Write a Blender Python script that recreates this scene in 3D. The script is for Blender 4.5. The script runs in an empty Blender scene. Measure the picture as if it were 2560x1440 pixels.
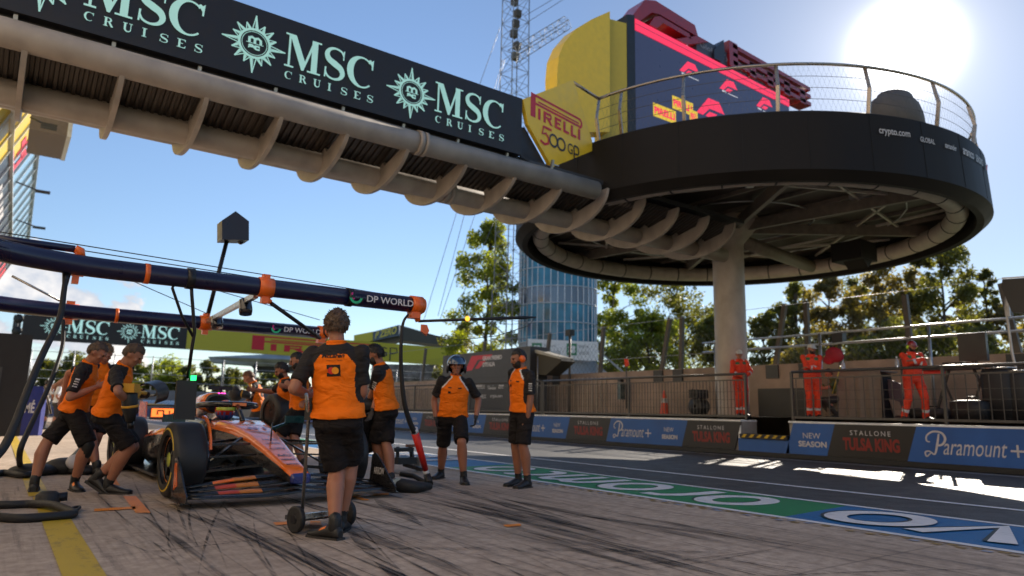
import bpy, bmesh, math, random
from mathutils import Vector, Matrix, noise
random.seed(7)
S = bpy.context.scene
COL = S.collection
R = math.radians

# ------------------------------------------------------------------ camera, sky, sun, exposure
CAM_R = Vector((0.8091, -0.5874, 0.0199)); CAM_U = Vector((-0.1180, -0.1289, 0.9846)); CAM_F = Vector((0.5757, 0.7990, 0.1736))
CAM_P = Vector((0, 0, 0.93)); FOC = 1752.0
cd = bpy.data.cameras.new('camera'); cam = bpy.data.objects.new('camera', cd); COL.objects.link(cam)
m3 = Matrix((CAM_R, CAM_U, -CAM_F)).transposed()
cam.matrix_world = Matrix.Translation(CAM_P) @ m3.to_4x4()
cd.sensor_width = 36.0; cd.lens = FOC / 2560 * 36.0; cd.clip_start = 0.05; cd.clip_end = 3000
cd.dof.use_dof = True; cd.dof.focus_distance = 5.9; cd.dof.aperture_fstop = 1.5
S.camera = cam

SUN_D = Vector((0.827, 0.356, 0.435)).normalized()
SUN_EL = math.asin(SUN_D.z); SUN_AZ = math.atan2(SUN_D.x, SUN_D.y)
W = bpy.data.worlds.new('World'); S.world = W; W.use_nodes = True
nt = W.node_tree; nt.nodes.clear()
def N(t, typ, **k):
    n = t.nodes.new(typ)
    for a, b in k.items(): setattr(n, a, b)
    return n
out = N(nt, 'ShaderNodeOutputWorld'); bg = N(nt, 'ShaderNodeBackground'); sky = N(nt, 'ShaderNodeTexSky')
sky.sky_type = 'NISHITA'; sky.sun_disc = False; sky.sun_elevation = SUN_EL; sky.sun_rotation = SUN_AZ
sky.air_density = 1.0; sky.dust_density = 0.12; sky.ozone_density = 2.2; sky.altitude = 150
bg.inputs['Strength'].default_value = 0.09
geo = N(nt, 'ShaderNodeNewGeometry')     # the incoming direction, used for the circumsolar glow and the clouds
def vmath(op, a=None, b=None):
    n = N(nt, 'ShaderNodeVectorMath', operation=op)
    for i, v in enumerate((a, b)):
        if v is None: continue
        if hasattr(v, 'is_linked'): nt.links.new(v, n.inputs[i])
        else: n.inputs[i].default_value = v
    return n
def fmath(op, a, b=None, clamp=False):
    n = N(nt, 'ShaderNodeMath', operation=op, use_clamp=clamp)
    for i, v in enumerate((a, b)):
        if v is None: continue
        if hasattr(v, 'is_linked'): nt.links.new(v, n.inputs[i])
        else: n.inputs[i].default_value = v
    return n.outputs[0]
tc = N(nt, 'ShaderNodeTexCoord')
DIR = tc.outputs['Generated']
dotn = vmath('DOT_PRODUCT', DIR, SUN_D).outputs['Value']
dcl = fmath('MAXIMUM', dotn, 0.0)
aur = fmath('ADD', fmath('MULTIPLY', fmath('POWER', dcl, 1900.0), 70.0), fmath('ADD', fmath('MULTIPLY', fmath('POWER', dcl, 260.0), 1.9), fmath('MULTIPLY', fmath('POWER', dcl, 36.0), 1.1)))
aurc = vmath('SCALE', (1.0, 0.95, 0.88)); nt.links.new(aur, aurc.inputs['Scale'])
wb = vmath('MULTIPLY', sky.outputs[0], (0.99, 0.99, 1.02))
sepz = N(nt, 'ShaderNodeSeparateXYZ'); nt.links.new(DIR, sepz.inputs[0])
hr_ = N(nt, 'ShaderNodeMapRange', interpolation_type='SMOOTHSTEP'); nt.links.new(sepz.outputs['Z'], hr_.inputs[0]); hr_.inputs[1].default_value = 0.42; hr_.inputs[2].default_value = 0.0; horizon = hr_.outputs[0]
dim = fmath('SUBTRACT', 1.0, fmath('ADD', fmath('MULTIPLY', fmath('POWER', dcl, 7.0), 0.45), fmath('MULTIPLY', horizon, 0.15)))
wbd = vmath('SCALE', wb.outputs[0]); nt.links.new(dim, wbd.inputs['Scale'])
sk = vmath('ADD', wbd.outputs[0], aurc.outputs[0])
# cumulus low over the far end of the pit lane
CL = Vector((-0.055, 0.95, 0.235)).normalized()
cz = N(nt, 'ShaderNodeTexNoise'); cz.inputs['Scale'].default_value = 11; cz.inputs['Detail'].default_value = 9; cz.inputs['Roughness'].default_value = 0.56
cmap = vmath('MULTIPLY', DIR, (1, 1, 1.5)); nt.links.new(cmap.outputs[0], cz.inputs['Vector'])
sepd = N(nt, 'ShaderNodeSeparateXYZ'); nt.links.new(DIR, sepd.inputs[0])
def smooth(v, a, b):
    n = N(nt, 'ShaderNodeMapRange', interpolation_type='SMOOTHSTEP'); nt.links.new(v, n.inputs[0])
    n.inputs[1].default_value = a; n.inputs[2].default_value = b; return n.outputs[0]
azx = fmath('DIVIDE', sepd.outputs['X'], fmath('MAXIMUM', sepd.outputs['Y'], 0.05))     # x over y: 0 is straight down the pit lane
front = smooth(sepd.outputs['Y'], 0.2, 0.5)
topz = fmath('ADD', 0.205, fmath('MULTIPLY', azx, -0.26))
low = fmath('SUBTRACT', topz, sepd.outputs['Z'])
lowm = smooth(low, -0.045, 0.03)
side = smooth(azx, 0.20, 0.12)
cover = fmath('MULTIPLY', fmath('MULTIPLY', lowm, side), front)
cden = fmath('ADD', cz.outputs[0], fmath('MULTIPLY', fmath('SUBTRACT', cover, 1.0), 0.55))
cden = smooth(cden, 0.42, 0.47)
cden = fmath('MULTIPLY', cden, 0.95)
shade = smooth(cz.outputs[0], 0.42, 0.62)
cc = N(nt, 'ShaderNodeMix', data_type='RGBA'); nt.links.new(shade, cc.inputs[0]); cc.inputs[6].default_value = (3.5, 3.75, 4.3, 1); cc.inputs[7].default_value = (6.6, 6.2, 5.8, 1)
cm = N(nt, 'ShaderNodeMix', data_type='RGBA'); nt.links.new(cden, cm.inputs[0]); nt.links.new(sk.outputs[0], cm.inputs[6]); nt.links.new(cc.outputs[2], cm.inputs[7])
nt.links.new(cm.outputs[2], bg.inputs['Color']); nt.links.new(bg.outputs[0], out.inputs['Surface'])

sl = bpy.data.lights.new('sun', 'SUN'); sl.energy = 4.6; sl.angle = R(0.55); sl.color = (1.0, 0.90, 0.76)
so = bpy.data.objects.new('sun', sl); COL.objects.link(so); so.rotation_euler = (-SUN_D).to_track_quat('-Z', 'Y').to_euler(); so.location = (20, 8, 30)
S.view_settings.view_transform = 'Standard'; S.view_settings.look = 'None'; S.view_settings.exposure = 1.0; S.view_settings.gamma = 1.0
S.cycles.max_bounces = 6; S.cycles.diffuse_bounces = 3; S.cycles.glossy_bounces = 3; S.cycles.transparent_max_bounces = 8
S.cycles.caustics_reflective = False; S.cycles.caustics_refractive = False
S.cycles.use_denoising = True
S.cycles.sample_clamp_indirect = 6.0

# a pixel of the 2560 x 1440 frame measured onto a real plane of the place
def ray(px, py): return CAM_R * (px - 1280) + CAM_U * (720 - py) + CAM_F * FOC
def onx(px, py, X): d = ray(px, py); return CAM_P + d * (X / d.x)
def ony(px, py, Y): d = ray(px, py); return CAM_P + d * (Y / d.y)
def onz(px, py, Z=0.0): d = ray(px, py); return CAM_P + d * ((Z - CAM_P.z) / d.z)
def ond(px, py, D): d = ray(px, py); return CAM_P + d * (D / FOC)

# ------------------------------------------------------------------ materials
MATS = {}
def mat(name, col, rough=0.55, metal=0.0, var=0.12, scale=6.0, bump=0.0, bscale=60.0, coat=0.0, emit=None, es=0.0, spec=0.5, stretch=None, alpha=1.0, trans=0.0, subs=0.0, fold=False):
    if name in MATS: return MATS[name]
    m = bpy.data.materials.new(name); m.use_nodes = True; t = m.node_tree; b = t.nodes['Principled BSDF']
    b.inputs['Roughness'].default_value = rough; b.inputs['Metallic'].default_value = metal
    b.inputs['Coat Weight'].default_value = coat; b.inputs['Specular IOR Level'].default_value = spec
    b.inputs['Transmission Weight'].default_value = trans
    if subs:
        b.inputs['Subsurface Weight'].default_value = subs; b.inputs['Subsurface Radius'].default_value = (0.012, 0.005, 0.003)
    tx = N(t, 'ShaderNodeTexCoord'); mp = N(t, 'ShaderNodeMapping'); t.links.new(tx.outputs['Object'], mp.inputs[0])
    if stretch: mp.inputs['Scale'].default_value = stretch
    nz = N(t, 'ShaderNodeTexNoise'); nz.inputs['Scale'].default_value = scale; nz.inputs['Detail'].default_value = 6; t.links.new(mp.outputs[0], nz.inputs['Vector'])
    mr = N(t, 'ShaderNodeMapRange'); t.links.new(nz.outputs[0], mr.inputs[0]); mr.inputs[1].default_value = 0.3; mr.inputs[2].default_value = 0.7
    mr.inputs[3].default_value = 1 - var; mr.inputs[4].default_value = 1 + var
    vm = N(t, 'ShaderNodeVectorMath', operation='SCALE'); vm.inputs[0].default_value = col[:3]; t.links.new(mr.outputs[0], vm.inputs['Scale'])
    t.links.new(vm.outputs[0], b.inputs['Base Color'])
    mr2 = N(t, 'ShaderNodeMapRange'); t.links.new(nz.outputs[0], mr2.inputs[0]); mr2.inputs[1].default_value = 0.3; mr2.inputs[2].default_value = 0.7
    mr2.inputs[3].default_value = max(0.02, rough - 0.08); mr2.inputs[4].default_value = min(1, rough + 0.08); t.links.new(mr2.outputs[0], b.inputs['Roughness'])
    if bump:
        mp2 = N(t, 'ShaderNodeMapping'); t.links.new(mp.outputs[0], mp2.inputs[0]); mp2.inputs['Scale'].default_value = (1, 1, 2.3) if fold else (1, 1, 1); mp2.inputs['Rotation'].default_value = (.35, .2, 0) if fold else (0, 0, 0)
        n2 = N(t, 'ShaderNodeTexNoise'); n2.inputs['Scale'].default_value = bscale; n2.inputs['Detail'].default_value = 2 if fold else 4; n2.inputs['Distortion'].default_value = 1.2 if fold else 0; t.links.new(mp2.outputs[0], n2.inputs['Vector'])
        bp = N(t, 'ShaderNodeBump'); bp.inputs['Strength'].default_value = bump; bp.inputs['Distance'].default_value = 0.045 if fold else 0.02
        t.links.new(n2.outputs[0], bp.inputs['Height']); t.links.new(bp.outputs[0], b.inputs['Normal'])
    if emit:
        b.inputs['Emission Color'].default_value = (*emit[:3], 1); b.inputs['Emission Strength'].default_value = es
    MATS[name] = m
    return m

# ------------------------------------------------------------------ mesh builder
class MB:
    def __init__(s): s.v = []; s.f = []; s.m = []; s.sm = []
    def add(s, vs, fs, mi=0, smooth=False):
        o = len(s.v); s.v += [tuple(v) for v in vs]
        for f in fs: s.f.append([i + o for i in f]); s.m.append(mi); s.sm.append(smooth)
        return s
    def box(s, c, d, mi=0, rot=None):
        hx, hy, hz = d[0] / 2, d[1] / 2, d[2] / 2
        vs = [Vector((x, y, z)) for x in (-hx, hx) for y in (-hy, hy) for z in (-hz, hz)]
        if rot is not None: vs = [rot @ v for v in vs]
        vs = [v + Vector(c) for v in vs]
        return s.add(vs, [(0, 1, 3, 2), (4, 6, 7, 5), (0, 4, 5, 1), (2, 3, 7, 6), (0, 2, 6, 4), (1, 5, 7, 3)], mi)
    def bar(s, a, b, w, h, mi=0, up=(0, 0, 1)):
        a = Vector(a); b = Vector(b); d = (b - a); L = d.length
        if L < 1e-6: return s
        d.normalize(); u = Vector(up)
        if abs(d.dot(u)) > 0.98: u = Vector((1, 0, 0))
        x = d.cross(u).normalized(); z = x.cross(d)
        return s.box((a + b) / 2, (w, L, h), mi, Matrix((x, d, z)).transposed())
    def tube(s, pts, rad, seg=12, mi=0, cap=True, smooth=True, closed=False):
        pts = [Vector(p) for p in pts]; n = len(pts)
        if not hasattr(rad, '__len__'): rad = [rad] * n
        fr = []; prev = None
        for i in range(n):
            if closed: t = pts[(i + 1) % n] - pts[i - 1]
            else: t = pts[min(i + 1, n - 1)] - pts[max(i - 1, 0)]
            t.normalize()
            if prev is None:
                u = Vector((0, 0, 1)) if abs(t.z) < 0.9 else Vector((1, 0, 0))
                u = (u - t * u.dot(t)).normalized()
            else: u = (prev - t * prev.dot(t)).normalized()
            prev = u; fr.append((u, t.cross(u)))
        vs = []
        for i in range(n):
            for k in range(seg):
                a = 2 * math.pi * k / seg
                vs.append(pts[i] + (fr[i][0] * math.cos(a) + fr[i][1] * math.sin(a)) * rad[i])
        fs = []
        for i in range(n if closed else n - 1):
            j = (i + 1) % n
            for k in range(seg):
                l = (k + 1) % seg
                fs.append((i * seg + k, i * seg + l, j * seg + l, j * seg + k))
        s.add(vs, fs, mi, smooth)
        if cap and not closed:
            o = len(s.v) - n * seg
            s.f.append([o + k for k in range(seg)][::-1]); s.m.append(mi); s.sm.append(False)
            s.f.append([o + (n - 1) * seg + k for k in range(seg)]); s.m.append(mi); s.sm.append(False)
        return s
    def loft(s, secs, mi=0, cap=True, smooth=True, mfun=None):
        n = len(secs[0]); vs = [Vector(p) for q in secs for p in q]; o = len(s.v)
        s.v += [tuple(v) for v in vs]
        for i in range(len(secs) - 1):
            for k in range(n):
                l = (k + 1) % n
                s.f.append([o + i * n + k, o + i * n + l, o + (i + 1) * n + l, o + (i + 1) * n + k])
                s.m.append(mfun(i, k) if mfun else mi); s.sm.append(smooth)
        if cap:
            s.f.append([o + k for k in range(n)][::-1]); s.m.append(mfun(0, -1) if mfun else mi); s.sm.append(False)
            s.f.append([o + (len(secs) - 1) * n + k for k in range(n)]); s.m.append(mfun(len(secs) - 2, -1) if mfun else mi); s.sm.append(False)
        return s
    def prism(s, poly, ext, mi=0, side=None):
        ext = Vector(ext); p = [Vector(q) for q in poly]; n = len(p)
        o = len(s.v); s.v += [tuple(q) for q in p] + [tuple(q + ext) for q in p]
        s.f.append([o + i for i in range(n)][::-1]); s.m.append(mi); s.sm.append(False)
        s.f.append([o + n + i for i in range(n)]); s.m.append(mi); s.sm.append(False)
        for i in range(n):
            j = (i + 1) % n; s.f.append([o + i, o + j, o + n + j, o + n + i]); s.m.append(mi if side is None else side); s.sm.append(False)
        return s
    def lathe(s, prof, c, axis='x', seg=32, mi=0, smooth=True, mats=None):
        n = len(prof); vs = []
        for k in range(seg):
            a = 2 * math.pi * k / seg; ca, sa = math.cos(a), math.sin(a)
            for (h, r) in prof:
                p = {'x': (h, r * ca, r * sa), 'y': (r * ca, h, r * sa), 'z': (r * ca, r * sa, h)}[axis]
                vs.append(Vector(p) + Vector(c))
        o = len(s.v); s.v += [tuple(v) for v in vs]
        for k in range(seg):
            l = (k + 1) % seg
            for i in range(n - 1):
                s.f.append([o + k * n + i, o + l * n + i, o + l * n + i + 1, o + k * n + i + 1]); s.m.append(mats[i] if mats else mi); s.sm.append(smooth)
        return s
    def ball(s, c, r, rot=None, nu=14, nv=9, mi=0):
        if not hasattr(r, '__len__'): r = (r, r, r)
        c = Vector(c); vs = []
        for i in range(1, nv):
            th = math.pi * i / nv
            for k in range(nu):
                a = 2 * math.pi * k / nu
                v = Vector((r[0] * math.sin(th) * math.cos(a), r[1] * math.sin(th) * math.sin(a), r[2] * math.cos(th)))
                vs.append(c + (rot @ v if rot else v))
        t = Vector((0, 0, r[2])); vs.append(c + (rot @ t if rot else t)); vs.append(c - (rot @ t if rot else t))
        fs = []
        for i in range(nv - 2):
            for k in range(nu):
                l = (k + 1) % nu; fs.append((i * nu + k, (i + 1) * nu + k, (i + 1) * nu + l, i * nu + l))
        T = (nv - 1) * nu
        for k in range(nu):
            l = (k + 1) % nu; fs.append((T, k, l)); fs.append((T + 1, (nv - 2) * nu + l, (nv - 2) * nu + k))
        return s.add(vs, fs, mi, True)
    def limb(s, pts, rads, seg=12, mi=0):
        """tapered round limb with domed ends"""
        P = [Vector(p) for p in pts]; r = list(rads)
        d0 = (P[0] - P[1]).normalized(); d1 = (P[-1] - P[-2]).normalized()
        a = [P[0] + d0 * r[0] * 0.95, P[0] + d0 * r[0] * 0.6]; b = [P[-1] + d1 * r[-1] * 0.6, P[-1] + d1 * r[-1] * 0.95]
        return s.tube(a + P + b, [r[0] * 0.25, r[0] * 0.8] + r + [r[-1] * 0.8, r[-1] * 0.25], seg, mi)
    def build(s, name, mats, parent=None, world=None):
        me = bpy.data.meshes.new(name); me.from_pydata(s.v, [], s.f)
        if not isinstance(mats, (list, tuple)): mats = [mats]
        for m in mats: me.materials.append(m)
        me.polygons.foreach_set('material_index', s.m); me.polygons.foreach_set('use_smooth', s.sm)
        me.update()
        return link(name, me, parent)
def link(name, me, parent=None):
    o = bpy.data.objects.new(name, me); COL.objects.link(o)
    if parent: o.parent = parent
    return o
def tag(o, label=None, cat=None, group=None, kind=None):
    for k, v in (('label', label), ('category', cat), ('group', group), ('kind', kind)):
        if v: o[k] = v
    return o
def thing(name, label, cat, loc=(0, 0, 0), rz=0, group=None, scale=1):
    o = bpy.data.objects.new(name, None); COL.objects.link(o); o.location = loc; o.rotation_euler = (0, 0, rz); o.scale = (scale,) * 3
    o.empty_display_size = 0.2
    return tag(o, label, cat, group)
def struct(name, mb, mats): return tag(mb.build(name, mats), kind='structure')
def copy_tree(o, parent=None):
    c = o.copy(); COL.objects.link(c)
    if parent: c.parent = parent
    for ch in list(o.children): copy_tree(ch, c)
    return c
def remeshed(mb, voxel, smooth_it=3, fac=0.5):
    me = bpy.data.meshes.new('tmp'); me.from_pydata(mb.v, [], mb.f); me.update()
    o = bpy.data.objects.new('tmp', me); COL.objects.link(o)
    r = o.modifiers.new('r', 'REMESH'); r.mode = 'VOXEL'; r.voxel_size = voxel; r.use_smooth_shade = True
    s = o.modifiers.new('s', 'SMOOTH'); s.factor = fac; s.iterations = smooth_it
    dg = bpy.context.evaluated_depsgraph_get(); dg.update()
    res = bpy.data.meshes.new_from_object(o.evaluated_get(dg))
    bpy.data.objects.remove(o); bpy.data.meshes.remove(me)
    return res

# ------------------------------------------------------------------ lettering
def text_mesh(s, bold=0.0, shear=0.0, space=1.0, ext=0.0):
    c = bpy.data.curves.new('t', 'FONT'); c.body = s; c.size = 1.0; c.offset = bold; c.shear = shear; c.space_character = space; c.extrude = ext; c.resolution_u = 3
    o = bpy.data.objects.new('t', c); COL.objects.link(o)
    dg = bpy.context.evaluated_depsgraph_get(); dg.update()
    me = bpy.data.meshes.new_from_object(o.evaluated_get(dg))
    bpy.data.objects.remove(o); bpy.data.curves.remove(c)
    return me
def text_into(mb, s, o, xd, ud, w, h, mi=0, bold=0.0, shear=0.0, space=1.0):
    """lettering s filling the w x h rectangle with lower left corner o"""
    me = text_mesh(s, bold, shear, space)
    if not me.vertices: return mb
    xs = [v.co.x for v in me.vertices]; ys = [v.co.y for v in me.vertices]
    x0, x1, y0, y1 = min(xs), max(xs), min(ys), max(ys)
    o = Vector(o); xd = Vector(xd).normalized(); ud = Vector(ud).normalized()
    vs = [o + xd * ((v.co.x - x0) / (x1 - x0) * w) + ud * ((v.co.y - y0) / max(1e-6, y1 - y0) * h) for v in me.vertices]
    mb.add(vs, [list(p.vertices) for p in me.polygons], mi)
    bpy.data.meshes.remove(me)
    return mb
class Plane2:
    """a flat sheet of marks: polygons in (u, v) metres on a plane in space, each a hair above the last"""
    def __init__(s, o, xd, ud, lift=0.003):
        s.o = Vector(o); s.x = Vector(xd).normalized(); s.u = Vector(ud).normalized(); s.n = s.x.cross(s.u); s.k = 0; s.lift = lift; s.mb = MB()
    def p(s, q): return s.o + s.x * q[0] + s.u * q[1] + s.n * (s.lift + s.k * 0.0004)
    def poly(s, pts, mi=0): s.mb.add([s.p(q) for q in pts], [list(range(len(pts)))], mi); s.k += 1; return s
    def rect(s, x, y, w, h, mi=0, sl=0.0): return s.poly([(x, y), (x + w, y), (x + w + sl * h, y + h), (x + sl * h, y + h)], mi)
    def stroke(s, pts, wd, mi=0):
        n = len(pts)
        if not hasattr(wd, '__len__'): wd = [wd] * n
        vs = []
        for i in range(n):
            a = Vector(pts[max(0, i - 1)]); b = Vector(pts[min(n - 1, i + 1)]); d = (b - a).normalized(); pn = Vector((-d.y, d.x)); c = Vector(pts[i])
            vs += [s.p(c + pn * wd[i] / 2), s.p(c - pn * wd[i] / 2)]
        s.mb.add(vs, [(2 * i, 2 * i + 1, 2 * i + 3, 2 * i + 2) for i in range(n - 1)], mi); s.k += 1; return s
    def curve(s, pts, wd, mi=0, sub=5):
        P = []; Wd = []; V = [Vector(p_) for p_ in pts]; wd = wd if hasattr(wd, '__len__') else [wd] * len(V)
        for i in range(len(V) - 1):
            p0, p1, p2, p3 = V[max(0, i - 1)], V[i], V[i + 1], V[min(len(V) - 1, i + 2)]
            for k in range(sub):
                u = k / sub; P.append(0.5 * ((2 * p1) + (p2 - p0) * u + (2 * p0 - 5 * p1 + 4 * p2 - p3) * u * u + (3 * p1 - p0 - 3 * p2 + p3) * u ** 3)); Wd.append(wd[i] * (1 - u) + wd[i + 1] * u)
        P.append(V[-1]); Wd.append(wd[-1]); return s.stroke([(p_.x, p_.y) for p_ in P], Wd, mi)
    def disc(s, x, y, r, mi=0, seg=28, ry=None): return s.poly([(x + r * math.cos(2 * math.pi * k / seg), y + (ry or r) * math.sin(2 * math.pi * k / seg)) for k in range(seg)], mi)
    def ring(s, x, y, r, w, mi=0, seg=36, a0=0, a1=360, ry=None): return s.stroke([(x + r * math.cos(R(a0 + (a1 - a0) * k / seg)), y + (ry or r) * math.sin(R(a0 + (a1 - a0) * k / seg))) for k in range(seg + 1)], w, mi)
    def text(s, t, x, y, w, h, mi=0, bold=0.0, shear=0.0, space=1.0):
        text_into(s.mb, t, s.p((x, y)), s.x, s.u, w, h, mi, bold, shear, space); s.k += 1; return s
    # roman serif capitals built from strokes
    def serif(s, ch, x, y, w, h, mi=0):
        q = lambda a, b: (x + a * w, y + b * h); t = 0.075
        def poly(*ps): s.poly([q(*p) for p in ps], mi)
        if ch == 'M':
            poly((.09, 0), (.15, 0), (.15, 1), (.09, 1)); poly((0, 0), (.25, 0), (.25, .05), (0, .05)); poly((0, .95), (.2, .95), (.2, 1), (0, 1))
            poly((.1, 1), (.28, 1), (.56, .28), (.47, 0.0)); poly((.47, 0), (.53, 0), (.84, 1), (.77, 1))
            poly((.73, 0), (.9, 0), (.9, 1), (.73, 1)); poly((.63, 0), (1, 0), (1, .05), (.63, .05)); poly((.75, .95), (1, .95), (1, 1), (.75, 1))
        elif ch == 'C':
            a = [50 + 262 * i / 30 for i in range(31)]
            s.stroke([q(.53 + .42 * math.cos(R(k)), .5 + .46 * math.sin(R(k))) for k in a], [h * (.05 + .15 * max(0, -math.cos(R(k))) ** 1.3 + .03 * (i == 0)) for i, k in enumerate(a)], mi)
            poly((.86, .66), (.91, .66), (.93, .99), (.86, .93)); poly((.74, .93), (.9, .72), (.9, .9), (.8, .97))
        elif ch == 'S':
            pts = [(.88, .80), (.78, .92), (.52, .97), (.27, .91), (.15, .76), (.24, .60), (.5, .5), (.76, .40), (.86, .24), (.74, .09), (.48, .03), (.22, .08), (.1, .22)]
            wd = [.05, .06, .06, .09, .14, .18, .2, .18, .14, .09, .06, .06, .05]
            P = []; Wd = []
            for i in range(len(pts) - 1):
                p0 = Vector(pts[max(0, i - 1)]); p1 = Vector(pts[i]); p2 = Vector(pts[i + 1]); p3 = Vector(pts[min(len(pts) - 1, i + 2)])
                for k in range(4):
                    u = k / 4; P.append(0.5 * ((2 * p1) + (p2 - p0) * u + (2 * p0 - 5 * p1 + 4 * p2 - p3) * u * u + (3 * p1 - p0 - 3 * p2 + p3) * u ** 3)); Wd.append(wd[i] * (1 - u) + wd[i + 1] * u)
            P.append(Vector(pts[-1])); Wd.append(wd[-1])
            s.stroke([q(p.x, p.y) for p in P], [k * h for k in Wd], mi)
            poly((.85, .68), (.9, .68), (.92, .98), (.86, .95)); poly((.06, .03), (.12, .03), (.15, .34), (.08, .34))
        elif ch == 'I':
            poly((.32, 0), (.68, 0), (.68, 1), (.32, 1)); poly((.1, 0), (.9, 0), (.9, .07), (.1, .07)); poly((.1, .93), (.9, .93), (.9, 1), (.1, 1))
        elif ch == 'E':
            poly((.15, 0), (.38, 0), (.38, 1), (.15, 1)); poly((0, 0), (.92, 0), (.97, .27), (.9, .27), (.82, .08), (0, .08)); poly((0, .92), (.82, .92), (.86, .75), (.93, .75), (.93, 1), (0, 1)); poly((.3, .47), (.66, .47), (.66, .55), (.3, .55))
        elif ch == 'U':
            poly((.12, .3), (.34, .3), (.34, 1), (.12, 1)); poly((0, .93), (.46, .93), (.46, 1), (0, 1)); poly((.62, .93), (1, .93), (1, 1), (.62, 1)); poly((.78, .3), (.86, .3), (.86, 1), (.78, 1))
            s.stroke([q(.525 + .3 * math.cos(R(k)), .33 + .28 * math.sin(R(k))) for k in range(180, 361, 12)], [h * (.2 - .13 * i / 15) for i in range(16)], mi)
        elif ch == 'R':
            poly((.12, 0), (.34, 0), (.34, 1), (.12, 1)); poly((0, 0), (.46, 0), (.46, .07), (0, .07)); poly((0, .93), (.5, .93), (.5, 1), (0, 1))
            s.stroke([q(.42 + .3 * math.cos(R(k)), .74 + .22 * math.sin(R(k))) for k in range(90, -91, -15)], [h * (.07 + .1 * math.cos(R(k))) for k in range(90, -91, -15)], mi)
            poly((.3, .48), (.5, .48), (.5, .55), (.3, .55)); poly((.44, .52), (.66, .52), (1, 0), (.76, 0))
        return s
    def build(s, name, mats, parent=None): return s.mb.build(name, mats, parent)
# ------------------------------------------------------------------ ground materials
def new_mat(name):
    m = bpy.data.materials.new(name); m.use_nodes = True; MATS[name] = m
    return m, m.node_tree, m.node_tree.nodes['Principled BSDF']
def noise_n(t, vec, scale, detail=6, rough=0.55, mp=None, rz=0.0, dist=0.0):
    m = N(t, 'ShaderNodeMapping'); t.links.new(vec, m.inputs[0])
    if mp: m.inputs['Scale'].default_value = mp
    m.inputs['Rotation'].default_value = (0, 0, rz)
    n = N(t, 'ShaderNodeTexNoise'); n.inputs['Scale'].default_value = scale; n.inputs['Detail'].default_value = detail; n.inputs['Roughness'].default_value = rough; n.inputs['Distortion'].default_value = dist
    t.links.new(m.outputs[0], n.inputs['Vector']); return n.outputs[0]
def mrange(t, v, a, b, c=0.0, d=1.0):
    n = N(t, 'ShaderNodeMapRange'); n.clamp = True; t.links.new(v, n.inputs[0])
    for i, q in enumerate((a, b, c, d)): n.inputs[i + 1].default_value = q
    return n.outputs[0]
def mth(t, op, a, b):
    n = N(t, 'ShaderNodeMath', operation=op)
    for i, v in enumerate((a, b)):
        if hasattr(v, 'is_linked'): t.links.new(v, n.inputs[i])
        else: n.inputs[i].default_value = v
    return n.outputs[0]
def mixc(t, f, a, b):
    n = N(t, 'ShaderNodeMix', data_type='RGBA')
    if hasattr(f, 'is_linked'): t.links.new(f, n.inputs[0])
    else: n.inputs[0].default_value = f
    for i, v in ((6, a), (7, b)):
        if hasattr(v, 'is_linked'): t.links.new(v, n.inputs[i])
        else: n.inputs[i].default_value = (*v[:3], 1)
    return n.outputs[2]
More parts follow.
